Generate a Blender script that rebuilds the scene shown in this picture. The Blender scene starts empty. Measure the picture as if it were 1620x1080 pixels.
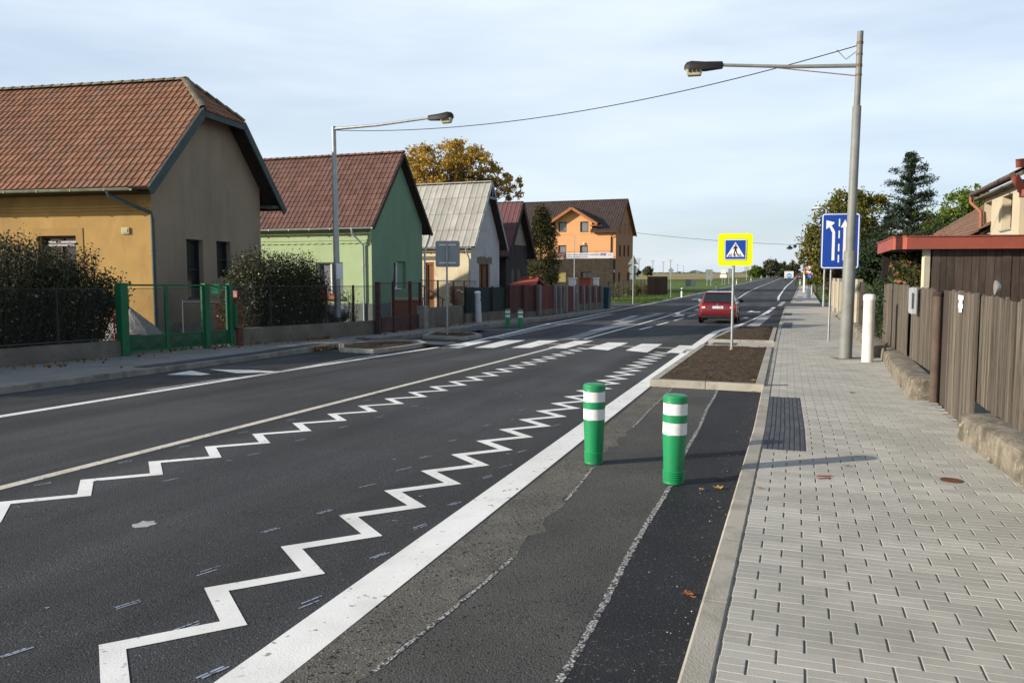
import bpy, bmesh, math, random
from mathutils import Vector, Matrix
random.seed(7)
SC = bpy.context.scene
COL = SC.collection
# ---------------------------------------------------------------- camera, sky, sun, exposure
FPX, HOR, EYE = 1260.0, 438.0, 1.7          # focal length in photo pixels, level line of the photo, eye height
PITCH = math.atan((540 - HOR) / FPX)
cam_d = bpy.data.cameras.new('camera'); cam = bpy.data.objects.new('camera', cam_d); COL.objects.link(cam)
cam_d.sensor_width = 36.0; cam_d.lens = 36.0 * FPX / 1620.0
cam_d.clip_start = 0.1; cam_d.clip_end = 9000
cam.location = (0, 0, EYE); cam.rotation_euler = (math.pi / 2 - PITCH, 0, 0)
SC.camera = cam

SUN_EL = math.radians(18.5)
SUN_AZ = math.radians(17)                    # the sun stands on the left, a little behind the viewer
to_sun = Vector((-math.cos(SUN_AZ) * math.cos(SUN_EL), -math.sin(SUN_AZ) * math.cos(SUN_EL), math.sin(SUN_EL)))
W = bpy.data.worlds.new('World'); SC.world = W; W.use_nodes = True
nt = W.node_tree; nt.nodes.clear()
def wn(t, **k):
    n = nt.nodes.new(t)
    for a, b in k.items(): setattr(n, a, b)
    return n
L = nt.links.new
sky = wn('ShaderNodeTexSky', sky_type='NISHITA', sun_disc=False, sun_elevation=SUN_EL,
         sun_rotation=math.atan2(to_sun.x, to_sun.y) % (2 * math.pi), air_density=1.0, dust_density=1.2, ozone_density=1.5)
bg1 = wn('ShaderNodeBackground'); bg1.inputs['Strength'].default_value = 0.115
L(sky.outputs[0], bg1.inputs['Color'])
tc = wn('ShaderNodeTexCoord'); sep = wn('ShaderNodeSeparateXYZ'); L(tc.outputs['Generated'], sep.inputs[0])
def wm(op, a, b=None, clamp=False):
    n = wn('ShaderNodeMath', operation=op, use_clamp=clamp)
    for i, x in enumerate((a, b)):
        if x is None: continue
        if isinstance(x, (int, float)): n.inputs[i].default_value = x
        else: L(x, n.inputs[i])
    return n.outputs[0]
comb = wn('ShaderNodeCombineXYZ')                            # flattened direction: clouds stretch along the horizon
L(sep.outputs[0], comb.inputs[0]); L(sep.outputs[1], comb.inputs[1]); L(wm('MULTIPLY', sep.outputs[2], 4.2), comb.inputs[2])
def wnoise(scale, sx, sy, detail=6, rough=0.55, rot=0.0, off=0.0):
    mp = wn('ShaderNodeMapping'); mp.inputs['Scale'].default_value = (sx, sx, sy); mp.inputs['Rotation'].default_value = (0, rot, 0)
    mp.inputs['Location'].default_value = (off, off * .7, 0)
    L(comb.outputs[0], mp.inputs[0])
    n = wn('ShaderNodeTexNoise'); n.inputs['Scale'].default_value = scale; n.inputs['Detail'].default_value = detail
    n.inputs['Roughness'].default_value = rough; L(mp.outputs[0], n.inputs['Vector'])
    return n.outputs['Fac']
n1 = wnoise(2.0, 0.8, 1.0, 7, 0.55, 0.10, 3.1)
n2 = wnoise(3.2, 0.8, 1.15, 7, 0.55, 0.12, 9.7)
f = wm('ADD', wm('MULTIPLY', n1, 0.65), wm('MULTIPLY', n2, 0.35))
ramp = wn('ShaderNodeValToRGB'); L(f, ramp.inputs[0])
ramp.color_ramp.elements[0].position = 0.36; ramp.color_ramp.elements[0].color = (0.62, 0.62, 0.62, 1)
ramp.color_ramp.elements[1].position = 0.60; ramp.color_ramp.elements[1].color = (0.93, 0.93, 0.93, 1)
n3 = wnoise(1.9, 0.75, 1.1, 7, 0.5, 0.10, 17.3)
cr = wn('ShaderNodeValToRGB'); L(n3, cr.inputs[0])           # cloud tint: white tops, grey-blue bellies
cr.color_ramp.elements[0].position = 0.36; cr.color_ramp.elements[0].color = (0.425, 0.52, 0.645, 1)
cr.color_ramp.elements[1].position = 0.60; cr.color_ramp.elements[1].color = (0.64, 0.72, 0.81, 1)
bg2 = wn('ShaderNodeBackground'); bg2.inputs['Strength'].default_value = 1.0
L(cr.outputs[0], bg2.inputs['Color'])
mixw = wn('ShaderNodeMixShader'); high = wn('ShaderNodeMapRange'); high.interpolation_type = 'SMOOTHSTEP'   # thin high haze low in the sky, cleared above the view to lessen fill
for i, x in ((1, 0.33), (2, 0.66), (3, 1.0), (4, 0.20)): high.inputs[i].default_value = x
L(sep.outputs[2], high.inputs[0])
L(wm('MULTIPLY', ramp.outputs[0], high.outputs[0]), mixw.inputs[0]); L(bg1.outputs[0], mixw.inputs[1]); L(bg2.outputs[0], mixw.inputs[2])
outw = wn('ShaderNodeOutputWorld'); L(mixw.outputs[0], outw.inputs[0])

sd = bpy.data.lights.new('sun', 'SUN'); sd.energy = 4.7; sd.angle = math.radians(0.6); sd.color = (1.0, 0.90, 0.76)
sun = bpy.data.objects.new('sun', sd); COL.objects.link(sun)
sun.rotation_euler = to_sun.to_track_quat('Z', 'Y').to_euler(); sun.location = (-40, -20, 40)
SC.view_settings.view_transform = 'Standard'; SC.view_settings.look = 'None'
SC.view_settings.exposure = 0.48; SC.view_settings.gamma = 1.0

# ---------------------------------------------------------------- terrain and measuring
A = math.atan2(457, FPX)                      # the road's heading, to the right of straight ahead
CA, SA = math.cos(A), math.sin(A)
def T(Y):                                     # the land dips gently, then rises
    a, b, s0, s1 = 35.0, 75.0, -0.0125, 0.0085
    if Y < a: return s0 * Y
    if Y < b: return s0 * Y + .5 * (s1 - s0) / (b - a) * (Y - a) ** 2
    zb = s0 * b + .5 * (s1 - s0) * (b - a)
    if Y < 300: return zb + s1 * (Y - b)
    return zb + s1 * 225 + 0.006 * (Y - 300)
def R(s, t, dz=0.0):                          # road frame (metres along, metres to the right) to a point on the land
    x = s * SA + t * CA; y = s * CA - t * SA
    return Vector((x, y, T(y) + dz))
ct_, st_ = math.cos(PITCH), math.sin(PITCH)
def ray(u, v):
    x = (u - 810) / FPX; y = (540 - v) / FPX
    return Vector((x, ct_ + y * st_, -st_ + y * ct_))
def P(u, v, Y):                               # measured point at a known distance
    d = ray(u, v); return d * (Y / d.y) + Vector((0, 0, EYE))
def G(u, v, dz=0.0):                          # measured point on the land
    d = ray(u, v); Y = prev = 0.5
    while Y < 4000:
        if EYE + d.z * Y / d.y < T(Y) + dz:
            a, b = prev, Y
            for _ in range(40):
                m = .5 * (a + b)
                if EYE + d.z * m / d.y < T(m) + dz: b = m
                else: a = m
            Y = b; break
        prev = Y; Y *= 1.02
    return d * (Y / d.y) + Vector((0, 0, EYE))
def st_of(p): return (p.x * SA + p.y * CA, p.x * CA - p.y * SA)
def lerp(a, b, k): return a + (b - a) * k
rnd = random.random
def U(a, b): return random.uniform(a, b)

# ---------------------------------------------------------------- materials
MATS = {}
def mat(name, col, rough=0.7, var=0.2, scale=3.0, bump=0.0, bscale=60.0, attr=0.0, metal=0.0, spec=0.3,
        stain=None, sscale=1.2, samt=0.5, stretch=(1, 1, 1), transl=0.0, ramp=None, fleck=None, coat=0.0, fleck2=None, sst=(1, 1, 1), track=0.0):
    if name in MATS: return MATS[name]
    m = bpy.data.materials.new(name); m.use_nodes = True; MATS[name] = m
    t = m.node_tree; b = t.nodes['Principled BSDF']; lk = t.links.new
    b.inputs['Roughness'].default_value = rough; b.inputs['Metallic'].default_value = metal
    b.inputs['Specular IOR Level'].default_value = spec
    if coat: b.inputs['Coat Weight'].default_value = coat; b.inputs['Coat Roughness'].default_value = 0.05
    tcn = t.nodes.new('ShaderNodeTexCoord'); mp = t.nodes.new('ShaderNodeMapping')
    mp.inputs['Scale'].default_value = stretch; lk(tcn.outputs['Object'], mp.inputs[0])
    mp2 = t.nodes.new('ShaderNodeMapping'); mp2.inputs['Scale'].default_value = sst; lk(tcn.outputs['Object'], mp2.inputs[0])
    def noise(sc, det=5, ro=0.6, m_=None):
        n = t.nodes.new('ShaderNodeTexNoise'); n.inputs['Scale'].default_value = sc; n.inputs['Detail'].default_value = det
        n.inputs['Roughness'].default_value = ro; lk((m_ or mp).outputs[0], n.inputs['Vector']); return n.outputs['Fac']
    def rampn(fac, els):
        r = t.nodes.new('ShaderNodeValToRGB'); lk(fac, r.inputs[0])
        while len(r.color_ramp.elements) < len(els): r.color_ramp.elements.new(0.5)
        for e, (p, c) in zip(r.color_ramp.elements, els): e.position = p; e.color = (*c, 1)
        return r.outputs[0]
    def mix(fac, a, c, mode='MIX'):
        n = t.nodes.new('ShaderNodeMix'); n.data_type = 'RGBA'; n.blend_type = mode
        for i, x in ((0, fac), (6, a), (7, c)):
            if isinstance(x, (int, float)): n.inputs[i].default_value = x
            elif isinstance(x, tuple): n.inputs[i].default_value = (*x, 1)
            else: lk(x, n.inputs[i])
        return n.outputs[2]
    lo = tuple(max(0, c * (1 - var)) for c in col); hi = tuple(min(1, c * (1 + var)) for c in col)
    if ramp:
        at = t.nodes.new('ShaderNodeAttribute'); at.attribute_name = 'rnd'
        c = rampn(at.outputs['Fac'], ramp)
    else:
        c = rampn(noise(scale), [(0.3, lo), (0.7, hi)])
    if attr:
        at = t.nodes.new('ShaderNodeAttribute'); at.attribute_name = 'rnd'
        c = mix(1.0, c, rampn(at.outputs['Fac'], [(0, (1 - attr,) * 3), (1, (1 + attr * .6,) * 3)]), 'MULTIPLY')
    if stain:
        fac = rampn(noise(sscale, 8, 0.7, mp2), [(0.48, (0, 0, 0)), (0.66, (samt,) * 3)])
        c = mix(fac, c, stain)
    for fleck in [q for q in (fleck, fleck2) if q]:                              # (colour, scale, threshold): small separate grains
        v = t.nodes.new('ShaderNodeTexNoise'); v.inputs['Scale'].default_value = fleck[1]; v.inputs['Detail'].default_value = 1
        lk(mp.outputs[0], v.inputs['Vector'])
        fac = rampn(v.outputs['Fac'], [(fleck[2], (0, 0, 0)), (min(1, fleck[2] + .06), (1, 1, 1))])
        c = mix(fac, c, fleck[0])
    if track:                                    # wheel tracks: bands that follow the road
        mp3 = t.nodes.new('ShaderNodeMapping'); mp3.vector_type = 'TEXTURE'; mp3.inputs['Rotation'].default_value = (0, 0, -A); mp3.inputs['Scale'].default_value = (1, 14, 1)
        lk(tcn.outputs['Object'], mp3.inputs[0])
        c = mix(1.0, c, rampn(noise(1.1, 4, 0.55, mp3), [(0.34, (1 - track,) * 3), (0.66, (1 + track,) * 3)]), 'MULTIPLY')
    lk(c, b.inputs['Base Color'])
    if bump:
        bn = t.nodes.new('ShaderNodeBump'); bn.inputs['Strength'].default_value = bump; bn.inputs['Distance'].default_value = 0.02
        lk(noise(bscale, 3), bn.inputs['Height']); lk(bn.outputs[0], b.inputs['Normal'])
    if transl:
        tr = t.nodes.new('ShaderNodeBsdfTranslucent'); lk(c, tr.inputs['Color'])
        ms = t.nodes.new('ShaderNodeMixShader'); ms.inputs[0].default_value = transl
        lk(b.outputs[0], ms.inputs[1]); lk(tr.outputs[0], ms.inputs[2]); lk(ms.outputs[0], t.nodes['Material Output'].inputs[0])
    return m

# ---------------------------------------------------------------- mesh builder
class MB:
    def __init__(s): s.v = []; s.f = []; s.m = []; s.r = []; s.mi = 0; s.rv = 0.5
    def face(s, pts):
        n = len(s.v); s.v += [tuple(p) for p in pts]; s.f.append(tuple(range(n, n + len(pts)))); s.m.append(s.mi); s.r.append(s.rv)
    def add(s, vs, fs):
        n = len(s.v); s.v += [tuple(p) for p in vs]
        for f in fs: s.f.append(tuple(i + n for i in f)); s.m.append(s.mi); s.r.append(s.rv)
    def box(s, x0, x1, y0, y1, z0, z1):
        s.add([(x0, y0, z0), (x1, y0, z0), (x1, y1, z0), (x0, y1, z0), (x0, y0, z1), (x1, y0, z1), (x1, y1, z1), (x0, y1, z1)],
              [(0, 3, 2, 1), (4, 5, 6, 7), (0, 1, 5, 4), (1, 2, 6, 5), (2, 3, 7, 6), (3, 0, 4, 7)])
    def prism(s, bot, top):                     # two rings of the same length, counter-clockwise from above
        n = len(bot)
        s.add(list(bot) + list(top), [tuple(range(n - 1, -1, -1)), tuple(range(n, 2 * n))] + [(i, (i + 1) % n, n + (i + 1) % n, n + i) for i in range(n)])
    def bar(s, p, q, w, h, up=(0, 0, 1)):        # rectangular bar between two points
        p, q, up = Vector(p), Vector(q), Vector(up); d = (q - p).normalized()
        a = d.cross(up)
        if a.length < 1e-5: a = d.cross(Vector((0, 1, 0)))
        a = a.normalized() * (w / 2); c = a.cross(d).normalized() * (h / 2)
        s.prism([p - a - c, p + a - c, p + a + c, p - a + c][::-1], [q - a - c, q + a - c, q + a + c, q - a + c][::-1])
    def tube(s, pts, r, n=8, cap=True):
        pts = [Vector(p) for p in pts]; k = len(pts)
        rs = r if isinstance(r, (list, tuple)) else [r] * k
        base = len(s.v); ref = None
        for i, p in enumerate(pts):
            d = (pts[min(i + 1, k - 1)] - pts[max(i - 1, 0)]).normalized()
            if ref is None: ref = Vector((0, 0, 1)) if abs(d.z) < 0.9 else Vector((1, 0, 0))
            a = d.cross(ref).normalized(); b = a.cross(d).normalized(); ref = b
            for j in range(n):
                g = 2 * math.pi * j / n
                s.v.append(tuple(p + a * (math.cos(g) * rs[i]) + b * (math.sin(g) * rs[i])))
        for i in range(k - 1):
            for j in range(n):
                s.f.append((base + i * n + j, base + i * n + (j + 1) % n, base + (i + 1) * n + (j + 1) % n, base + (i + 1) * n + j)); s.m.append(s.mi); s.r.append(s.rv)
        if cap:
            s.f.append(tuple(base + j for j in range(n - 1, -1, -1))); s.m.append(s.mi); s.r.append(s.rv)
            s.f.append(tuple(base + (k - 1) * n + j for j in range(n))); s.m.append(s.mi); s.r.append(s.rv)
    def lathe(s, prof, n=20, c=(0, 0, 0)):       # profile of (radius, z)
        base = len(s.v); k = len(prof)
        for r, z in prof:
            for j in range(n):
                g = 2 * math.pi * j / n; s.v.append((c[0] + r * math.cos(g), c[1] + r * math.sin(g), c[2] + z))
        for i in range(k - 1):
            for j in range(n):
                s.f.append((base + i * n + j, base + i * n + (j + 1) % n, base + (i + 1) * n + (j + 1) % n, base + (i + 1) * n + j)); s.m.append(s.mi); s.r.append(s.rv)
        for i, o in ((0, -1), (k - 1, 1)):
            s.f.append(tuple(base + i * n + j for j in range(n))[::o]); s.m.append(s.mi); s.r.append(s.rv)
    def ball(s, c, r, n=8, sq=(1, 1, 1)):
        pr = [(max(0.001, math.sin(math.pi * i / n)) * r, -math.cos(math.pi * i / n) * r) for i in range(n + 1)]
        b = len(s.v); s.lathe(pr, n + 4)
        for i in range(b, len(s.v)):
            x, y, z = s.v[i]; s.v[i] = (c[0] + x * sq[0], c[1] + y * sq[1], c[2] + z * sq[2])
    def leaf(s, p, size, asp=0.55, tilt=None):
        d = Vector((U(-1, 1), U(-1, 1), U(-1, 1)));
        if d.length < .05: d = Vector((1, 0, 0))
        d.normalize(); e = d.orthogonal().normalized(); e = Matrix.Rotation(U(0, 6.28), 3, d) @ e
        p = Vector(p); a = d * size * .5; b = e * size * asp * .5
        s.rv = rnd(); s.face([p - a, p + b, p + a, p - b])
    def xform(s, mtx):
        s.v = [tuple(mtx @ Vector(p)) for p in s.v]; return s
    def obj(s, name, mats, parent=None, smooth=None, bevel=0.0, loc=None):
        me = bpy.data.meshes.new(name); me.from_pydata(s.v, [], s.f); 
        mats = mats if isinstance(mats, (list, tuple)) else [mats]
        for m in mats: me.materials.append(m)
        if len(mats) > 1: me.polygons.foreach_set('material_index', s.m)
        at = me.attributes.new('rnd', 'FLOAT', 'FACE'); at.data.foreach_set('value', s.r)
        me.update()
        if smooth is not None:
            bm = bmesh.new(); bm.from_mesh(me); bmesh.ops.remove_doubles(bm, verts=bm.verts, dist=1e-5); bm.to_mesh(me); bm.free()
            me.shade_smooth(); me.set_sharp_from_angle(angle=math.radians(smooth))
        o = bpy.data.objects.new(name, me); COL.objects.link(o)
        if parent: o.parent = parent
        if loc is not None: o.location = loc
        if bevel:
            b = o.modifiers.new('bevel', 'BEVEL'); b.width = bevel; b.segments = 2; b.limit_method = 'ANGLE'
        return o
def tag(o, label, cat, group=None):
    o['label'] = label; o['category'] = cat
    if group: o['group'] = group
    return o
def struct(o, kind='structure'): o['kind'] = kind; return o
def thing(name, label, cat, loc=(0, 0, 0), rz=0.0, group=None):
    o = bpy.data.objects.new(name, None); COL.objects.link(o); o.empty_display_size = 0.2
    o.location = loc; o.rotation_euler = (0, 0, rz); return tag(o, label, cat, group)
def copy_tree(o, parent=None):
    c = o.copy(); COL.objects.link(c)
    if parent: c.parent = parent
    for ch in o.children: copy_tree(ch, c)
    return c
def text_mesh(name, s, size, m, parent, mtx, ext=0.002):
    cu = bpy.data.curves.new(name, 'FONT'); cu.body = s; cu.size = size; cu.extrude = ext; cu.align_x = 'CENTER'; cu.align_y = 'CENTER'
    o = bpy.data.objects.new(name, cu); COL.objects.link(o)
    me = bpy.data.meshes.new_from_object(o.evaluated_get(bpy.context.evaluated_depsgraph_get()))
    bpy.data.objects.remove(o); bpy.data.curves.remove(cu)
    me.name = name; me.materials.clear(); me.materials.append(m)
    t = bpy.data.objects.new(name, me); COL.objects.link(t); t.parent = parent; t.matrix_local = mtx
    return t

# ---------------------------------------------------------------- palette
ASPH = mat('asphalt', (0.049, 0.051, 0.054), 0.85, 0.25, 0.35, 0.9, 90, spec=0.25, stain=(0.080, 0.078, 0.074), sscale=0.22, samt=0.5, fleck=((0.13, 0.128, 0.122), 75, 0.645), fleck2=((0.018, 0.018, 0.019), 48, 0.64), track=0.30)
ASPH_OLD = mat('asphalt_old', (0.088, 0.086, 0.081), 0.9, 0.25, 0.8, 0.9, 90, spec=0.2, stain=(0.058, 0.057, 0.055), sscale=0.7, samt=0.7, fleck=((0.15, 0.147, 0.138), 75, 0.65), fleck2=((0.025, 0.025, 0.025), 50, 0.63))
ASPH_NEW = mat('asphalt_fresh', (0.015, 0.016, 0.019), 0.75, 0.30, 1.2, 0.9, 90, spec=0.3, stain=(0.036, 0.036, 0.037), sscale=0.8, samt=0.5, fleck=((0.12, 0.12, 0.125), 62, 0.66))
STRIP = mat('asphalt_milled', (0.150, 0.140, 0.122), 0.95, 0.3, 5, 0.9, 90, spec=0.15, stain=(0.06, 0.058, 0.052), sscale=2.5, samt=0.7, fleck=((0.25, 0.24, 0.21), 60, 0.63), fleck2=((0.03, 0.03, 0.028), 40, 0.62))
PAINT = mat('road_paint', (0.78, 0.77, 0.73), 0.7, 0.06, 8, 0.15, 90, stain=(0.45, 0.43, 0.39), sscale=2.0, samt=0.45, fleck=((0.30, 0.29, 0.27), 18, 0.68), track=0.08)
PAINT_Y = mat('road_paint_worn', (0.66, 0.61, 0.50), 0.75, 0.10, 10, 0.5, 60, stain=(0.36, 0.33, 0.27), sscale=5, samt=0.6, fleck=((0.16, 0.15, 0.13), 22, 0.64))
PAINT_OLD = mat('road_paint_old', (0.42, 0.41, 0.39), 0.8, 0.2, 10, 0.2, 80, stain=(0.07, 0.07, 0.07), sscale=5, samt=0.95)
SCUFF = mat('paint_scuff', (0.16, 0.157, 0.15), 0.9, 0.3, 12, 0.6, 80, stain=(0.05, 0.05, 0.05), sscale=9, samt=1.0, fleck=((0.50, 0.49, 0.46), 70, 0.50), fleck2=((0.04, 0.04, 0.04), 32, 0.55))
CHALK = mat('chalk', (0.30, 0.35, 0.42), 0.9, 0.3, 20, fleck=((0.06, 0.06, 0.065), 60, 0.56))
PAVER = mat('paver', (0.415, 0.40, 0.352), 0.85, 0.08, 1.0, 0.25, 140, attr=0.15, stain=(0.30, 0.29, 0.25), sscale=0.9, samt=0.75)
PAVER_D = mat('paver_dark', (0.075, 0.080, 0.092), 0.8, 0.2, 3, 0.3, 100, attr=0.25)
PAVER_F = mat('paver_far', (0.41, 0.39, 0.35), 0.85, 0.12, 1.5, 0.2, 80)
BEDDING = mat('paver_sand', (0.20, 0.19, 0.165), 0.95, 0.3, 20)
KERB = mat('kerb_concrete', (0.37, 0.345, 0.29), 0.9, 0.12, 2.5, 0.3, 90, attr=0.12, stain=(0.23, 0.21, 0.17), sscale=2.2, samt=0.95)
CONC = mat('concrete', (0.25, 0.235, 0.20), 0.95, 0.25, 3, 0.6, 40, stain=(0.11, 0.105, 0.085), sscale=1.4, samt=0.8)
CONC_D = mat('concrete_mossy', (0.15, 0.135, 0.11), 0.95, 0.3, 3, 0.7, 30, stain=(0.07, 0.065, 0.05), sscale=1.5, samt=0.8)
SANDST = mat('wall_rubble', (0.225, 0.195, 0.15), 0.95, 0.35, 6, 1.0, 45, stain=(0.085, 0.08, 0.055), sscale=3.5, samt=0.95, fleck=((0.32, 0.29, 0.235), 11, 0.64))
SOIL = mat('soil', (0.080, 0.056, 0.037), 1.0, 0.35, 6, 0.8, 60, spec=0.1, attr=0.30, stain=(0.10, 0.078, 0.055), sscale=3, samt=0.6, fleck=((0.17, 0.14, 0.10), 24, 0.66))
GALV = mat('galvanised_steel', (0.34, 0.36, 0.36), 0.5, 0.15, 6, 0.1, 40, metal=0.55, spec=0.4, stain=(0.20, 0.20, 0.19), sscale=2, samt=0.5)
POLE_G = mat('pole_grey_paint', (0.19, 0.195, 0.18), 0.55, 0.15, 2.5, 0.1, 30, spec=0.4, stain=(0.12, 0.12, 0.105), sscale=1.5, samt=0.6)
BLACK = mat('black_plastic', (0.018, 0.018, 0.02), 0.5, 0.3, 6)
RUBBER = mat('rubber', (0.02, 0.02, 0.02), 0.85, 0.2, 8)
GLASS = mat('window_glass', (0.02, 0.024, 0.028), 0.06, 0.2, 2, spec=0.6)
GLASS_B = mat('window_glass_bright', (0.16, 0.175, 0.19), 0.10, 0.15, 2, spec=0.6)
WHITE = mat('white_paint', (0.78, 0.77, 0.74), 0.5, 0.05, 5, spec=0.4, stain=(0.55, 0.53, 0.48), sscale=3, samt=0.4)
# ---------------------------------------------------------------- ground, road, pavements
def pl(*pts):                                  # piecewise-linear function of s
    def f(s):
        if s <= pts[0][0]: return pts[0][1]
        for (a, b), (c, d) in zip(pts, pts[1:]):
            if s <= c: return b + (d - b) * (s - a) / (c - a)
        return pts[-1][1]
    return f
def cst(x): return x if callable(x) else (lambda s: x)
def srange(a, b):
    out = [a]
    while out[-1] < b:
        s = out[-1]; out.append(min(b, s + (1.0 if s < 95 else s * 0.03)))
    return out
def sheet(name, m, s0, s1, tl, tr, dz, nt=4, kind='structure', skirt=0.0, mb=None):
    tl, tr = cst(tl), cst(tr); own = mb is None; mb = mb or MB(); ss = srange(s0, s1); b = len(mb.v)
    for s in ss:
        d = dz + max(0, min(0.03, (s - 22) * 0.00022)) * (1 if 0.002 < dz < 0.05 else 0)
        for j in range(nt + 1): mb.v.append(tuple(R(s, lerp(tl(s), tr(s), j / nt), d)))
    for i in range(len(ss) - 1):
        for j in range(nt):
            q = b + i * (nt + 1) + j; mb.f.append((q, q + 1, q + nt + 2, q + nt + 1)); mb.m.append(mb.mi); mb.r.append(.5)
    if skirt:
        for i in range(len(ss) - 1):
            for t0, o in ((tl, 1), (tr, -1)):
                pts = [R(ss[i], t0(ss[i]), dz), R(ss[i + 1], t0(ss[i + 1]), dz), R(ss[i + 1], t0(ss[i + 1]), dz - skirt), R(ss[i], t0(ss[i]), dz - skirt)]
                mb.face(pts[::o])
        for s, o in ((ss[0], 1), (ss[-1], -1)):
            pts = [R(s, tr(s), dz), R(s, tl(s), dz), R(s, tl(s), dz - skirt), R(s, tr(s), dz - skirt)]; mb.face(pts[::o])
    return struct(mb.obj(name, m), kind) if own else None

GRASS = mat('grass_land', (0.082, 0.112, 0.030), 0.95, 0.35, 0.25, 0.8, 3, spec=0.1, stain=(0.11, 0.12, 0.035), sscale=0.06, samt=0.7)
VERGE = mat('verge_grass', (0.095, 0.145, 0.030), 0.95, 0.35, 0.8, 0.9, 5, spec=0.1, stain=(0.13, 0.13, 0.04), sscale=0.25, samt=0.6)
STUB = mat('stubble_field', (0.30, 0.235, 0.105), 0.95, 0.18, 0.02, spec=0.1, stain=(0.17, 0.17, 0.06), sscale=0.015, samt=0.5)
YARD = mat('yard_dirt', (0.17, 0.15, 0.115), 0.95, 0.3, 1.5, 0.7, 30, stain=(0.09, 0.10, 0.05), sscale=0.5, samt=0.7)
mb = MB(); ys = [-40]
while ys[-1] < 6000: ys.append(ys[-1] + (4 if ys[-1] < 110 else ys[-1] * 0.08))
xs = [-4000, -1500, -600, -250, -120, -60, -30, -10, 0, 10, 30, 60, 120, 250, 600, 1500, 4000]
for y in ys:
    for x in xs: mb.v.append((x * (1 if y > 300 else .4), y, T(y) - 0.09))
for i in range(len(ys) - 1):
    for j in range(len(xs) - 1):
        q = i * len(xs) + j; mb.f.append((q, q + 1, q + len(xs) + 1, q + len(xs))); mb.m.append(0); mb.r.append(.5)
struct(mb.obj('ground', GRASS))
# stubble field beyond the meadow on the left
mb = MB()
for Y0, Y1 in ((250, 330), (330, 450), (450, 650), (650, 1000), (1000, 1800), (1800, 3500)):
    def fx(Y): return (-1.2 * Y, 0.335 * Y - 14 - (12 if Y < 300 else 0))
    a, b = fx(Y0), fx(Y1)
    mb.face([(a[0], Y0, T(Y0) - .02), (a[1], Y0, T(Y0) - .02), (b[1], Y1, T(Y1) - .02), (b[0], Y1, T(Y1) - .02)])
struct(mb.obj('field', STUB))
sheet('yard', YARD, -8, 58, -45, -12.5, -0.012, 16)
sheet('garden', YARD, -8, 62, 1.5, 24, -0.02, 10)
kerb_t = pl((-6, -.43), (3, -.45), (9.4, -.49), (13, -.56), (22, -.70), (33, -.85), (58, -1.12), (95, -1.3))
kin_t = lambda s: kerb_t(s) + .148
road_r = pl((-6, -.35), (60, -1.0), (90, -.72), (140, -.5), (160, -1.2), (900, -1.5))
road_l = pl((-6, -11.95), (50, -12.1), (62, -12.4), (900, -12.6))
sheet('road', ASPH, -7, 1000, road_l, road_r, 0.0, 6)
sheet('side_road', ASPH_OLD, 57.5, 68, -40, -12.3, 0.006, 8)
# right-hand lay-by: milled strip, old patch, fresh patch beside the kerb
edge_w = pl((-6, -1.9), (2.7, -2.03), (10, -2.2), (22.7, -2.58))
strip_r = pl((-6, -1.62), (2.9, -1.74), (4.5, -1.66), (6.0, -1.72), (7.6, -1.84), (10, -1.9), (13.6, -2.0))
fresh_l = pl((-6, -.80), (2.8, -.93), (6.8, -1.02), (13.3, -1.26))
mb = MB(); sheet('lay_by', None, -6, 13.62, lambda s: strip_r(s) - .02, lambda s: fresh_l(s) + .02, 0.0012, 2, mb=mb); struct(mb.obj('lay_by', ASPH_OLD))
# ragged milled strip
mb = MB(); n = 130; prev = None
for i in range(n + 1):
    s = lerp(-5, 13.64, i / n); a = R(s, edge_w(s) - .03, .0022); b = R(s, strip_r(s) + .045 * math.sin(i * 1.7) * rnd() + U(-.03, .03), .0022)
    if prev: mb.face([prev[0], prev[1], b, a])
    prev = (a, b)
struct(mb.obj('milled_strip', STRIP))
mb = MB(); prev = None
for i in range(n + 1):
    s = lerp(-5, 13.62, i / n); a = R(s, fresh_l(s) + U(-.02, .02), .0024); b = R(s, kerb_t(s) + .02, .0024)
    if prev: mb.face([prev[0], prev[1], b, a])
    prev = (a, b)
struct(mb.obj('fresh_asphalt', ASPH_NEW))
mb = MB()
for f, w, d in ((fresh_l, .020, 0.0036), (strip_r, .014, .0036)):
    prev = None
    for i in range(420):
        s = lerp(1.5, 13.5, i / 419); c = f(s) + U(-.004, .004) + .008 * math.sin(s * 2.1); ww = w * U(.75, 1.1)
        a, b = R(s, c - ww, d), R(s, c + ww, d)
        if prev and (f is fresh_l or (s > 9.5 or 3 < s < 4.6 or 6 < s < 7.2)): mb.face([prev[0], prev[1], b, a])
        prev = (a, b)
struct(mb.obj('scraped_line', SCUFF))
# far lay-by wedge behind the second bed
mb = MB(); sheet('x', None, 33.3, 52, lambda s: -2.55 + (s - 33.3) * .03, lambda s: kerb_t(s) + .02, .005, 3, mb=mb); struct(mb.obj('lay_by_far', ASPH_OLD))
mb = MB(); sheet('x', None, 33.4, 62, lambda s: -1.75 + (s - 33.3) * .015, lambda s: kerb_t(s) + .02, .009, 2, mb=mb); struct(mb.obj('fresh_asphalt_far', ASPH_NEW))

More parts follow.
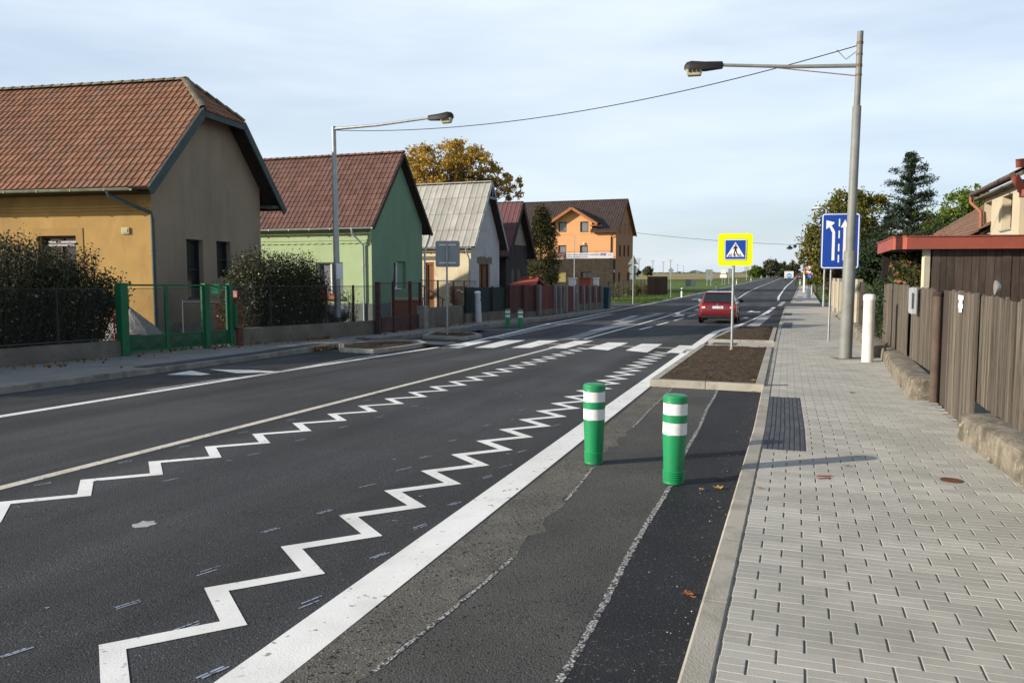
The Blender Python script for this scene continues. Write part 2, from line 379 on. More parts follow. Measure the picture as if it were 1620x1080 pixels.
# ------------- pavements
def pave_r(s): return 1.72
sheet('pavement_bed', BEDDING, -6, 63, lambda s: kin_t(s) - .02, 1.8, 0.093, 3, skirt=.12)
mb = MB(); i = 0; s = 0.6
def block(s0, s1, a, b, h, gs, gt, far):
    """one paving block: top face, bevel and sides; the joints across the pavement are tight, those along it open"""
    if far:
        mb.face([R(s0 + gs, a + gt, h), R(s0 + gs, b - gt, h), R(s1 - gs, b - gt, h), R(s1 - gs, a + gt, h)]); return
    c = .003; r = [(s0 + gs, a + gt), (s0 + gs, b - gt), (s1 - gs, b - gt), (s1 - gs, a + gt)]; m_ = [(s0 + gs + .002, a + gt + c), (s0 + gs + .002, b - gt - c), (s1 - gs - .002, b - gt - c), (s1 - gs - .002, a + gt + c)]
    vs = [R(x, y, h) for x, y in m_] + [R(x, y, h - .0022) for x, y in r] + [R(x, y, .084) for x, y in r]
    mb.add(vs, [(0, 1, 2, 3)] + [(k + 4, (k + 1) % 4 + 4, (k + 1) % 4, k) for k in range(4)] + [(k + 8, (k + 1) % 4 + 8, (k + 1) % 4 + 4, k + 4) for k in range(4)])
row = .143
while s < 48:
    t0 = kin_t(s); t = t0 + .012 - (0.117 if i % 2 else 0); tmax = pave_r(s); pan_ = 8.15 < s < 12.15; mb.mi = 0; tp = t0 + .42
    while t < tmax:
        a, b = max(t, t0 + .008), min(t + .234, tmax + .1)
        if pan_: a = max(a, tp)
        if b - a > .03:
            mb.rv = rnd(); hh = .100 + U(-.0009, .0009)
            for k in (0, .5): block(s + row * k, s + row * (k + .5), a, b, hh, .0007, .0048, s > 26)
        t += .234
    if pan_:
        mb.mi = 1
        for k in range(8): mb.rv = rnd(); a = t0 + .008 + k * (.412 / 8); block(s, s + row, a, a + .412 / 8, .1005 + U(-.001, .001), .0015, .0085 if k % 2 else .004, False)
    s += row; i += 1
struct(mb.obj('pavement', [PAVER, PAVER_D]))
mb = MB(); sheet('x', None, 48, 62.5, lambda s: kin_t(s) + .01, 2.4, 0.1, 2, mb=mb); struct(mb.obj('pavement_middle', PAVER_F))
sheet('driveway', ASPH_OLD, 62.6, 71.5, lambda s: -1.3, 5.5, 0.07, 3)
sheet('pavement_far', PAVER_F, 71.6, 150, pl((71, -.7), (150, -.2)), pl((71, 1.5), (150, 1.3)), 0.1, 2, skirt=.15)
mb = MB()
for s0, s1, a, b in ((32.7, 38, -.70, -.33), (46.7, 50.4, -.93, -.48), (75, 76.5, -.5, .1), (86, 88, -.4, .2)):
    sheet('x', None, s0, s1, a, b, .108, 1, mb=mb)
struct(mb.obj('tactile_slab', PAVER_D))
# kerbs: one stone after another
def kerb(name, pts, w=.15, h=.112, step=1.0, drop=None, m=KERB):
    mb = MB(); d = 0.0; segs = []
    for (s0, t0), (s1, t1) in zip(pts, pts[1:]):
        Ls = math.hypot(s1 - s0, t1 - t0); k = max(1, round(Ls / step))
        nx, ny = (t1 - t0) / Ls, (s1 - s0) / Ls            # road-frame normal: to the right of travel
        for i in range(k):
            a, b = (i + .004) / k, (i + 1 - .004) / k; mb.rv = rnd()
            p = [(lerp(s0, s1, a), lerp(t0, t1, a)), (lerp(s0, s1, b), lerp(t0, t1, b))]
            def q(j, off, z): return R(p[j][0] - nx * off, p[j][1] + ny * off, z)
            hh = h if not drop or not (drop[0] < p[0][0] < drop[1]) else drop[2]
            prof = [(0, -.05), (.006, hh - .015), (.02, hh), (w - .008, hh), (w, hh - .008), (w, -.05)]
            r0 = [q(0, o, z) for o, z in prof]; r1 = [q(1, o, z) for o, z in prof]
            mb.add(r0 + r1, [(i_, i_ + 1, i_ + 7, i_ + 6) for i_ in range(5)] + [(5, 4, 3, 2, 1, 0), (6, 7, 8, 9, 10, 11)])
    return struct(mb.obj(name, m))
kerb('kerb', [(s, kerb_t(s) + .012) for s in (-5, 3, 9.4, 13, 22, 33, 45, 62.4)], h=.1015, w=.138, drop=(22.3, 24.6, .098))
kerb('kerb_far', [(71.6, -.85), (110, -.65), (150, -.4)])
# left pavement (older, in the shade of the houses)
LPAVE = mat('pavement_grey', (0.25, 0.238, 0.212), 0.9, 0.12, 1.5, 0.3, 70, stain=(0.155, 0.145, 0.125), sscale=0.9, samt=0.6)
LDARK = mat('tactile_dark', (0.06, 0.065, 0.08), 0.85, 0.2, 2)
lk_t = pl((-6, -11.85), (12, -11.9), (16, -12.0), (19, -12.35), (30, -12.5), (38, -12.3), (50, -12.1), (58, -12.3))
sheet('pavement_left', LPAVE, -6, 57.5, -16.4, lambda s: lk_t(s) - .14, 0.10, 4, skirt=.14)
kerb('kerb_left', [(s, lk_t(s) - .15) for s in (-5, 12.5)], h=.115, m=CONC)
kerb('kerb_left_dropped', [(s, lk_t(s) - .15) for s in (12.5, 16, 19, 30)], h=.104, m=CONC)
kerb('kerb_left_far', [(s, lk_t(s) - .15) for s in (30, 38, 50, 57.4)], h=.125, m=CONC)
mb = MB()
sheet('x', None, 12.3, 19.2, lambda s: lk_t(s) - .62, lambda s: lk_t(s) - .17, .106, 1, mb=mb)
for pts in ([(560, 536.5), (566, 533.5), (640, 537), (700, 541), (722, 540), (716, 543), (690, 544.5), (640, 541)],
            [(722, 524), (745, 518.5), (762, 517), (770, 519), (745, 524.5), (725, 527)]):
    mb.face([G(u, v, .108) for u, v in pts][::-1])
struct(mb.obj('tactile_strip', LDARK))

# ------------- planting beds
def bed(pts, h, soil_name, dome=.03, seed=1, kw=.14):
    st = [st_of(p) for p in pts]
    if sum((b[1] - a[1]) * (b[0] + a[0]) for a, b in zip(st, st[1:] + st[:1])) > 0: st = st[::-1]
    mb = MB(); cx = sum(p[0] for p in st) / len(st); cy = sum(p[1] for p in st) / len(st)
    n = len(st); ins = []
    for i in range(n):
        p0, p1, p2 = Vector(st[i - 1]), Vector(st[i]), Vector(st[(i + 1) % n])
        e1, e2 = (p1 - p0).normalized(), (p2 - p1).normalized(); n1, n2 = Vector((-e1.y, e1.x)), Vector((-e2.y, e2.x))
        if n1.dot(Vector((cx, cy)) - p1) < 0: n1, n2 = -n1, -n2
        bis = (n1 + n2).normalized(); ins.append(tuple(p1 + bis * kw / max(.4, bis.dot(n1))))
    for i in range(n):
        a, b, c, d = st[i], st[(i + 1) % n], ins[(i + 1) % n], ins[i]
        Ls = math.hypot(b[0] - a[0], b[1] - a[1]); k = max(1, round(Ls / 1.0))
        for j in range(k):
            u0, u1 = (j + .004) / k, (j + 1 - .004) / k; mb.rv = rnd()
            q = [(lerp(a[0], b[0], u0), lerp(a[1], b[1], u0)), (lerp(a[0], b[0], u1), lerp(a[1], b[1], u1)),
                 (lerp(d[0], c[0], u1), lerp(d[1], c[1], u1)), (lerp(d[0], c[0], u0), lerp(d[1], c[1], u0))]
            mb.prism([R(x, y, -.05) for x, y in q], [R(x, y, h) for x, y in q])
    struct(mb.obj('bed_kerb', KERB if kw > .1 else CONC, bevel=.008))
    # soil: lumpy sheet
    mb = MB(); quad = ins if len(ins) == 4 else None; N, M_ = (150, 34) if quad and math.dist(quad[0], quad[1]) > math.dist(quad[1], quad[2]) else (34, 150)
    if quad is None:
        ctr = (cx, cy); rings = 22; m = len(ins); dens = 14
        rim = [(lerp(ins[i][0], ins[(i + 1) % m][0], j / dens), lerp(ins[i][1], ins[(i + 1) % m][1], j / dens)) for i in range(m) for j in range(dens)]
        for r in range(rings + 1):
            for x, y in rim:
                k = r / rings; mb.v.append(tuple(R(lerp(cx, x, k), lerp(cy, y, k), h - .015 + dome * (1 - k) + U(-.012, .012))))
        q = len(rim)
        for r in range(rings):
            for j in range(q): mb.f.append((r * q + j, r * q + (j + 1) % q, (r + 1) * q + (j + 1) % q, (r + 1) * q + j)); mb.m.append(0); mb.r.append(rnd())
    else:
        for i in range(N + 1):
            for j in range(M_ + 1):
                a, b = i / N, j / M_
                x = lerp(lerp(quad[0][0], quad[1][0], a), lerp(quad[3][0], quad[2][0], a), b); y = lerp(lerp(quad[0][1], quad[1][1], a), lerp(quad[3][1], quad[2][1], a), b)
                edge = min(a, 1 - a, b, 1 - b) * 6
                mb.v.append(tuple(R(x, y, h - .012 + dome * min(1, edge) + U(-.007, .007) + .010 * math.sin(x * 3.1) * math.sin(y * 4.3) + .006 * math.sin(x * 17 + y * 3) * math.sin(y * 13))))
        for i in range(N):
            for j in range(M_):
                q = i * (M_ + 1) + j; mb.f.append((q, q + 1, q + M_ + 2, q + M_ + 1)); mb.m.append(0); mb.r.append(rnd())
        for _ in range(900):                                # clods
            a, b = U(.02, .98), U(.02, .98)
            x = lerp(lerp(quad[0][0], quad[1][0], a), lerp(quad[3][0], quad[2][0], a), b); y = lerp(lerp(quad[0][1], quad[1][1], a), lerp(quad[3][1], quad[2][1], a), b)
            mb.rv = rnd(); c = R(x, y, h + dome * .6); r = U(.004, .016)
            vs = [c + Vector((r * U(.7, 1.2), 0, 0)), c + Vector((0, r * U(.7, 1.2), 0)), c + Vector((-r, 0, 0)), c + Vector((0, -r, 0)), c + Vector((0, 0, r * U(.6, 1))), c - Vector((0, 0, r))]
            mb.add(vs, [(0, 1, 4), (1, 2, 4), (2, 3, 4), (3, 0, 4), (1, 0, 5), (2, 1, 5), (3, 2, 5), (0, 3, 5)])
    struct(mb.obj(soil_name, SOIL, smooth=None))
bed([R(13.55, -2.40), R(13.38, -.52), R(22.2, -.68), R(22.35, -2.56)], .125, 'soil_bed', .02)
bed([R(24.6, -2.62), R(24.6, -.72), R(33.2, -.86), R(33.4, -2.40)], .125, 'soil_bed', .05)
bed([G(*p) for p in ((537, 557), (591, 559.5), (624, 556), (676, 548), (664, 543), (590, 544), (536, 550))], .112, 'soil_bed_left', .05)
bed([G(*p) for p in ((668, 535), (735, 538), (763, 534), (752, 530.5), (684, 529))], .108, 'soil_bed_left', .03)
# crossing threshold between the two right beds: drop panel
mb = MB(); sheet('x', None, 22.5, 24.5, -2.5, lambda s: kerb_t(s) + .02, .045, 2, mb=mb, skirt=.09); struct(mb.obj('crossing_ramp', PAVER_F))
mb = MB(); mb.face([R(s, t, .052) for s, t in ((22.7, -2.4), (22.7, -1.72), (24.3, -1.72), (24.3, -2.4))][::-1]); struct(mb.obj('warning_panel', PAVER_D))

# ------------- painted markings
def stroke(mb, pts, w, dz):                    # mitred polyline in the road frame
    P2 = [Vector(p) for p in pts]; n = len(P2); Lp = []
    for i, p in enumerate(P2):
        d0 = (p - P2[max(i - 1, 0)]); d1 = (P2[min(i + 1, n - 1)] - p)
        d0 = (d0 if d0.length > 1e-6 else d1).normalized(); d1 = (d1 if d1.length > 1e-6 else d0).normalized()
        n0, n1 = Vector((-d0.y, d0.x)), Vector((-d1.y, d1.x)); b = (n0 + n1).normalized(); k = (w / 2) / max(.25, b.dot(n0))
        Lp.append((p + b * k, p - b * k))
    for a, b in zip(Lp, Lp[1:]):
        mb.face([R(a[1].x, a[1].y, dz), R(b[1].x, b[1].y, dz), R(b[0].x, b[0].y, dz), R(a[0].x, a[0].y, dz)][::-1])
def zig(mb, s0, s1, tc, amp, per, w, dz, sh=0.0):
    pts = []; s = s0; k = 0
    while s < s1:
        tcs = tc(s) if callable(tc) else tc
        pts.append((s + (sh if k % 2 else 0), tcs + (amp if k % 2 else -amp))); s += per / 2; k += 1
    stroke(mb, pts, w, dz)
mb = MB(); zig(mb, 1.27, 21.2, pl((2.8, -2.83), (8, -3.07), (21, -3.38)), .188, .753, .112, .0034, .04); struct(mb.obj('zigzag_line', PAINT))
mb = MB(); zig(mb, 2.08, 21.6, -5.67, .195, .780, .105, .0034, .01); struct(mb.obj('zigzag_line', PAINT))
mb = MB(); zig(mb, 24.6, 50, pl((25, -7.05), (38, -7.95), (50, -8.25)), .26, .75, .11, .008); struct(mb.obj('zigzag_line', PAINT))
mb = MB(); zig(mb, 24.5, 48, pl((24, -9.50), (34, -10.2), (52, -11.1)), .24, .75, .10, .008); struct(mb.obj('zigzag_line', PAINT))
def line(name, m, f, s0, s1, w, dz=.0034):
    mb = MB(); f = cst(f); sheet('x', None, s0, s1, lambda s: f(s) - w(s) / 2 if callable(w) else f(s) - w / 2, lambda s: f(s) + w(s) / 2 if callable(w) else f(s) + w / 2, dz, 1, mb=mb)
    return struct(mb.obj(name, m))
line('edge_line', PAINT, pl((-5, -2.05), (2.7, -2.195), (10, -2.42), (22.9, -2.80), (28, -2.95), (31, -2.98), (34, -2.75), (38, -2.45), (44, -2.2), (51, -2.05), (58, -1.95), (63, -1.9)), -5, 63, .27)
line('edge_line', PAINT, pl((78, -2.0), (89, -2.25), (138, -2.5), (200, -2.3), (430, -1.9)), 78, 520, .22)
line('edge_line', PAINT, pl((-5, -9.95), (14, -9.82), (22, -9.55), (26, -9.9), (35, -10.9), (48, -11.6), (62, -12.03), (100, -11.7), (425, -11.6)), -5, 540, .17)
line('centre_line', PAINT_Y, pl((-5, -6.25), (5, -6.34), (12, -6.42), (22, -6.5)), -5, 22.2, .125)
line('centre_line', PAINT, pl((25.2, -6.62), (39.5, -7.0), (64, -7.7), (80, -7.75)), 25.2, 66, .13)
line('centre_line', PAINT, pl((72, -6.0), (85, -6.0), (105, -6.5), (140, -6.75), (430, -6.8)), 72, 540, .14)
mb = MB(); f = pl((31, -6.0), (50, -5.9), (70, -6.0))
for s0, s1 in ((31.4, 34.2), (35.2, 38.4), (40.2, 43.4), (45.4, 48.6)): sheet('x', None, s0, s1, lambda s: f(s) - .065, lambda s: f(s) + .065, .009, 1, mb=mb)
f2 = pl((64, -7.8), (130, -9.6))
for k in range(10): sheet('x', None, 67 + k * 5.5, 67 + k * 5.5 + 3, lambda s: f2(s) - .06, lambda s: f2(s) + .06, .014, 1, mb=mb)
struct(mb.obj('lane_dash', PAINT))
mb = MB()
zeb = [[(697, 550), (727, 550), (778, 538.7), (750, 538.7)], [(750, 550), (782, 550), (831, 538), (799.5, 538)], [(809, 550), (840, 550), (885, 538.4), (853, 538.4)],
       [(867, 550), (895, 551), (939, 539), (909.5, 539)], [(928.5, 551), (962, 554), (994, 542), (962.5, 541.4)], [(989.6, 554), (1023.5, 557.4), (1048, 544), (1015.4, 543.5)], [(1053.5, 557.4), (1088.7, 559.3), (1112, 547), (1075, 546)]]
for q in zeb: mb.face([G(u, v, .0034) for u, v in q])
struct(mb.obj('zebra_crossing', PAINT))
mb = MB(); p, q = G(851, 543.2), G(1110, 552.0); a, b = st_of(p), st_of(q); stroke(mb, [a, (lerp(a[0], b[0], .5), lerp(a[1], b[1], .5)), b], .16, .005); struct(mb.obj('guide_strip', PAINT_Y))
mb = MB()                                        # arrows and worn marks
def poly_px(*pts, dz=.0075):
    g = [G(u, v, dz) for u, v in pts]
    ar = sum(a.x * b.y - b.x * a.y for a, b in zip(g, g[1:] + g[:1]))
    mb.face(g if ar > 0 else g[::-1])
poly_px((1066, 499.5), (1072, 497.5), (1083, 497.5), (1082, 499)); poly_px((1066, 496), (1075, 495.2), (1077, 496.3), (1069, 497))
poly_px((1096, 489.6), (1104, 488.4), (1106, 489.6)); poly_px((1098, 491.5), (1108, 490), (1107, 491.6))
poly_px((1181, 493.6), (1189, 491.2), (1194, 493), (1188, 493.4)); poly_px((1192, 493), (1203, 493.2), (1202, 493.9), (1193, 493.8))
poly_px((1173, 502.6), (1180, 501.6), (1186, 502.4), (1180, 503.2)); poly_px((1093, 473.2), (1108, 472.2), (1106, 473.4), (1097, 473.9))
poly_px((1062, 500.5), (1066, 499.5), (1082, 499), (1070, 500.3))
struct(mb.obj('lane_arrow', PAINT))
mb = MB(); poly_px((264, 592.5), (302, 586), (333, 591.5), (318, 593)); poly_px((331, 584), (400, 585), (446, 588), (375, 590)); struct(mb.obj('lay_by_mark', PAINT))
mb = MB(); stroke(mb, [st_of(G(232, 618)), st_of(G(330, 603)), st_of(G(430, 590)), st_of(G(560, 566)), st_of(G(600, 561))], .10, .006)
stroke(mb, [st_of(G(940, 523)), st_of(G(1000, 512.5))], .5, .006); stroke(mb, [st_of(G(750, 522)), st_of(G(830, 521))], .25, .006)
stroke(mb, [(33.3, -1.95), (40, -1.9), (49, -1.85)], .5, .011); stroke(mb, [(66, -1.6), (76, -1.45)], .35, .011)
stroke(mb, [(38.5, -8.5), (46, -9.0)], .4, .006)
struct(mb.obj('worn_paint', PAINT_OLD))
mb = MB()
for s, t in [(2.75, -2.40), (3.2, -3.35), (3.1, -2.25 - .6), (3.75, -3.3), (3.55, -2.45), (4.55, -3.45), (4.35, -2.47), (5.1, -3.35), (5.0, -2.5), (5.9, -3.45), (5.6, -2.52), (6.55, -3.45), (6.5, -2.6), (7.1, -3.5), (7.0, -2.6), (8.0, -3.6), (7.7, -2.68),
             (9.0, -3.6), (9.3, -2.8), (10.3, -3.6), (5.0, -6.12), (5.5, -5.2), (5.9, -6.15), (6.6, -5.2), (6.7, -6.15), (7.4, -5.2), (7.6, -6.1), (8.3, -5.2), (8.5, -6.1), (9.1, -5.15), (10.1, -5.15), (10.4, -6.1), (2.55, -3.4)]:
    for o in (-.012, .012):
        k = U(-.04, .04); stroke(mb, [(s - .065 + k, t + o - .02), (s + .065 + k, t + o + .02)], U(.008, .015), .003)
for _ in range(40):
    s, t = U(2.5, 15), U(-6.2, -2.4); stroke(mb, [(s, t), (s + U(-.02, .03), t + U(.02, .05))], U(.008, .02), .003)
struct(mb.obj('chalk_marks', CHALK))
mb = MB(); c = st_of(G(230, 829)); mb.face([R(c[0] + .09 * math.cos(g) * U(.6, 1.1), c[1] + .10 * math.sin(g) * U(.6, 1.1), .003) for g in [6.28 * k / 14 for k in range(14)]][::-1]); struct(mb.obj('paint_spill', PAINT_OLD))
SPRAY = mat('spray_mark', (0.50, 0.16, 0.10), 0.9, 0.3, 10, stain=(0.36, 0.33, 0.30), sscale=12, samt=.9)
mb = MB()
for pts in ([(1290, 753), (1316, 753)], [(1292, 757), (1314, 756)], [(1253, 572), (1272, 571.5)], [(1232, 538.5), (1275, 538.5)]):
    a, b = [st_of(G(u, v, .1)) for u, v in pts]; stroke(mb, [a, b], .03, .108)
struct(mb.obj('spray_mark', SPRAY))
# drain channel in the pavement by the bed
mb = MB(); a, b = st_of(G(1193, 609, .1)), st_of(G(1247, 609, .1))
for k in range(16):
    u0, u1 = k / 16, (k + .6) / 16; mb.face([R(lerp(a[0], b[0], u) + d, lerp(a[1], b[1], u), .107) for u, d in ((u0, -.06), (u1, -.06), (u1, .06), (u0, .06))][::-1])
struct(mb.obj('drain_slots', BLACK))
# ---------------------------------------------------------------- houses
class House:
    def __init__(h, name, label, X, Y, yaw, W_, oe, og, ze, zr, Ln, group=None):
        h.X, h.Y, h.yaw, h.W, h.oe, h.og, h.L = X, Y, yaw, W_, oe, og, Ln
        h.g = T(Y) - .02; h.ze, h.zr = ze - h.g, zr - h.g
        h.c, h.s = math.cos(yaw), math.sin(yaw)
        h.sl = (h.zr - h.ze) / (W_ / 2); h.zel = h.ze - h.sl * oe; h.al = math.atan(h.sl)
        h.root = thing(name, label, 'house', (X, Y, h.g), yaw, group)
    def hit(h, u, v, face='S', off=0.0):       # measured point on a wall plane, in the house's own coordinates
        d = ray(u, v); o = Vector((0 - h.X, 0 - h.Y, EYE - h.g))
        lx = lambda p: p.x * h.c + p.y * h.s
        ly = lambda p: -p.x * h.s + p.y * h.c
        if face == 'S': t = (off - ly(o)) / ly(d); p = o + d * t; return lx(p), p.z
        t = (off - lx(o)) / lx(d); p = o + d * t; return ly(p), p.z
    def rect(h, u0, v0, u1, v1, face='S', off=0.0):
        um, vm = (u0 + u1) / 2, (v0 + v1) / 2
        a0 = h.hit(u0, vm, face, off)[0]; a1 = h.hit(u1, vm, face, off)[0]; z1 = h.hit(um, v0, face, off)[1]; z0 = h.hit(um, v1, face, off)[1]
        return (min(a0, a1), max(a0, a1), z0, z1)
def S_face(off=0.0): return lambda a, z, d: Vector((a, off + d, z))
def E_face(off=0.0): return lambda a, z, d: Vector((off - d, a, z))
def pbox(mb, pf, a0, a1, z0, z1, d0, d1):
    q = [pf(a0, z0, d0), pf(a1, z0, d0), pf(a1, z0, d1), pf(a0, z0, d1)]; r = [pf(a0, z1, d0), pf(a1, z1, d0), pf(a1, z1, d1), pf(a0, z1, d1)]
    mb.prism(q, r)
def wall(mb, pf, a0, a1, z0, z1, holes=(), depth=.16):
    As = sorted({a0, a1, *[x for q in holes for x in q[:2] if a0 < x < a1]}); Zs = sorted({z0, z1, *[x for q in holes for x in q[2:4] if z0 < x < z1]})
    for i in range(len(As) - 1):
        for j in range(len(Zs) - 1):
            ca, cz = (As[i] + As[i + 1]) / 2, (Zs[j] + Zs[j + 1]) / 2
            if any(q[0] < ca < q[1] and q[2] < cz < q[3] for q in holes): continue
            mb.face([pf(As[i], Zs[j], 0), pf(As[i + 1], Zs[j], 0), pf(As[i + 1], Zs[j + 1], 0), pf(As[i], Zs[j + 1], 0)])
    for b0, b1, y0, y1 in [q[:4] for q in holes]:
        for p, q in (((b0, y0), (b1, y0)), ((b1, y0), (b1, y1)), ((b1, y1), (b0, y1)), ((b0, y1), (b0, y0))):
            mb.face([pf(p[0], p[1], 0), pf(q[0], q[1], 0), pf(q[0], q[1], depth), pf(p[0], p[1], depth)])
def window(parent, pf, q, fm, gm=None, depth=.16, bar=.06, cols=1, rows=1, sill=None, name='window'):
    a0, a1, z0, z1 = q[:4]; mb = MB(); d0, d1 = depth - .05, depth + .02
    pbox(mb, pf, a0, a1, z0, z0 + bar, d0, d1); pbox(mb, pf, a0, a1, z1 - bar, z1, d0, d1)
    pbox(mb, pf, a0, a0 + bar, z0 + bar, z1 - bar, d0, d1); pbox(mb, pf, a1 - bar, a1, z0 + bar, z1 - bar, d0, d1)
    for c in range(1, cols): x = lerp(a0, a1, c / cols); pbox(mb, pf, x - bar * .5, x + bar * .5, z0 + bar, z1 - bar, d0 + .004, d1)
    for r in range(1, rows): z = lerp(z0, z1, r / rows); pbox(mb, pf, a0 + bar, a1 - bar, z - bar * .4, z + bar * .4, d0 + .007, d1)
    w = mb.obj(name, fm, parent)
    mb = MB(); mb.face([pf(a0 + .01, z0 + .01, d1 + .005), pf(a1 - .01, z0 + .01, d1 + .005), pf(a1 - .01, z1 - .01, d1 + .005), pf(a0 + .01, z1 - .01, d1 + .005)])
    mb.obj('pane', gm or GLASS, w)
    if sill: mb = MB(); pbox(mb, pf, a0 - .04, a1 + .04, z0 - .045, z0 - .004, -.05, depth); mb.obj('sill', sill, w)
    return w
def tiles(mb, O, Uv, Vv, N, ulo, uhi, vlen, course, tw, prof, n=5, lift=.03, mi=0, colseed=3):
    O, Uv, Vv, N = Vector(O), Vector(Uv), Vector(Vv), Vector(N); nc = max(1, int(round(vlen / course))); course = vlen / nc
    rr = random.Random(colseed); mb.mi = mi
    for i in range(nc):
        v0, v1 = i * course, min(vlen, (i + 1) * course + course * .05); a, b = ulo(v0 + course * .5), uhi(v0 + course * .5)
        if b - a < tw * .3: continue
        k0 = math.floor(a / tw); k1 = math.ceil(b / tw)
        for k in range(k0, k1):
            mb.rv = rr.random(); dz = rr.uniform(-.004, .004); row = []
            for j in range(n + 1):
                u = min(max((k + j / n) * tw, a), b); h = prof(j / n)
                row.append((u, h))
            if row[-1][0] - row[0][0] < 1e-4: continue
            base = len(mb.v)
            for u, h in row: mb.v.append(tuple(O + Uv * u + Vv * v0 + N * (h + lift + dz)))
            for u, h in row: mb.v.append(tuple(O + Uv * u + Vv * v1 + N * (h + .004)))
            for u, h in row: mb.v.append(tuple(O + Uv * u + Vv * (v0 + .004) + N * -.01))
            m = n + 1
            for j in range(n):
                mb.f.append((base + j, base + j + 1, base + m + j + 1, base + m + j)); mb.m.append(mi); mb.r.append(mb.rv)
                mb.f.append((base + 2 * m + j, base + 2 * m + j + 1, base + j + 1, base + j)); mb.m.append(mi); mb.r.append(mb.rv)
def pan(f): return .030 * max(0, math.cos((f - .15) * 2 * math.pi)) ** 1.5
def wave(f): return .022 * (1 + math.cos(f * 2 * math.pi))
def seam(f): return .030 if f < .2 or f > .999 else 0.0
def roof(h, tm, dm, tilew, course, prof, n=5, ridge=None, barge=None, lift=.03, hip=None, fas=.18, seed=3, bargew=.05, both=True, gap=None):
    """two slopes; hip=(height, inset) cuts the street end back as a half hip"""
    W_, og, oe, Ln = h.W, h.og, h.oe, h.L; V = Vector((0, math.cos(h.al), math.sin(h.al))); N = Vector((0, -math.sin(h.al), math.cos(h.al)))
    vlen = (W_ / 2 + oe) / math.cos(h.al); xr = og
    if hip:
        hz, ins = hip[0], hip[1]; vh = (hz - h.zel) / math.sin(h.al)
        uhi = lambda v: og if v < vh else lerp(og, -ins, (v - vh) / (vlen - vh)); top = -ins
    else: uhi = lambda v: og; top = og
    mb = MB()
    if gap:                                      # a dormer interrupts the slope between gap[0] and gap[1], up to height gap[2]
        vg = (gap[2] - h.zel) / math.sin(h.al)
        tiles(mb, (0, -oe, h.zel), (1, 0, 0), V, N, lambda v: -Ln - .3, lambda v: gap[0] if v < vg else uhi(v), vlen, course, tilew, prof, n, lift, colseed=seed)
        tiles(mb, (0, -oe, h.zel), (1, 0, 0), V, N, lambda v: gap[1] if v < vg else 1e3, uhi, vlen, course, tilew, prof, n, lift, colseed=seed + 4)
    else: tiles(mb, (0, -oe, h.zel), (1, 0, 0), V, N, lambda v: -Ln - .3, uhi, vlen, course, tilew, prof, n, lift, colseed=seed)
    if both: tiles(mb, (0, W_ + oe, h.zel), (1, 0, 0), (0, -V.y, V.z), (0, -N.y, N.z), lambda v: -Ln - .3, uhi, vlen, course * 1.0, tilew * 2, prof, 3, lift, colseed=seed + 1)
    if hip:
        yh = (hz - h.ze) / h.sl; p0 = Vector((og, yh, hz)); p1 = Vector((og, W_ - yh, hz)); ap = Vector((top, W_ / 2, h.zr)); mid = (p0 + p1) / 2
        Uh = (p1 - p0).normalized(); Vh = (ap - mid).normalized(); Nh = Uh.cross(Vh); vl = (ap - mid).length; hw = (p1 - p0).length / 2
        tiles(mb, mid - Vh * .12, Uh, Vh, Nh, lambda v: -hw * (1 - (v - .12) / vl), lambda v: hw * (1 - (v - .12) / vl), vl + .12, course, tilew, prof, n, lift, colseed=seed + 2)
    rt = mb.obj('roof', tm, h.root)
    # boarding under the tiles
    mb = MB(); th = .10
    for sgn in (1, -1):
        def pt(x, v, d): return Vector((x, (-oe + V.y * v - N.y * 0) if sgn > 0 else (W_ + oe - V.y * v), h.zel + V.z * v)) + Vector((0, -sgn * math.sin(h.al), math.cos(h.al))) * d
        if hip: poly = [(-Ln - .3, 0), (og - .02, 0), (og - .02, vh), (top - .02, vlen), (-Ln - .3, vlen)]
        else: poly = [(-Ln - .3, 0), (og - .02, 0), (og - .02, vlen), (-Ln - .3, vlen)]
        if sgn < 0: poly = poly[::-1]
        polys = [poly]
        if gap and sgn > 0: polys = [[(-Ln - .3, 0), (gap[0], 0), (gap[0], vlen), (-Ln - .3, vlen)], [(gap[1], 0), (og - .02, 0), (og - .02, vlen), (gap[1], vlen)], [(gap[0], vg), (gap[1], vg), (gap[1], vlen), (gap[0], vlen)]]
        for poly in polys: mb.prism([pt(x, v, -th) for x, v in poly], [pt(x, v, -.008) for x, v in poly])
    if hip:
        q = [p0 - Vector((.03, 0, .02)), p1 - Vector((.03, 0, .02)), ap - Vector((.03, 0, .02))]; mb.prism([p - Nh * .1 for p in q], q)
    mb.obj('soffit', dm, rt)
    if ridge:
        mb = MB()
        def caps(a, b, r=.13):
            a, b = Vector(a), Vector(b); k = max(1, round((b - a).length / .38)); d = (b - a).normalized(); sd = d.cross(Vector((0, 0, 1))).normalized(); up = sd.cross(d)
            for i in range(k):
                mb.rv = rnd(); q0 = a + d * ((b - a).length * i / k); q1 = a + d * ((b - a).length * (i + 1) / k + .03); r0 = []; r1 = []
                for j in range(7):
                    g = math.pi * (j / 6) ; w0, w1 = r * .92, r * 1.10
                    r0.append(q0 + sd * math.cos(g) * w0 + up * (math.sin(g) * w0 * .75 - .03)); r1.append(q1 + sd * math.cos(g) * w1 + up * (math.sin(g) * w1 * .75 - .02))
                mb.add(r0 + r1, [(j, j + 1, j + 8, j + 7) for j in range(6)] + [tuple(range(7, 14))])
        caps((-Ln - .3, W_ / 2, h.zr + .03), (top, W_ / 2, h.zr + .03))
        if hip: caps(p0 + Vector((.03, 0, .03)), ap + Vector((0, 0, .03))); caps(p1 + Vector((.03, 0, .03)), ap + Vector((0, 0, .03)))
        mb.obj('ridge_tile', ridge, rt)
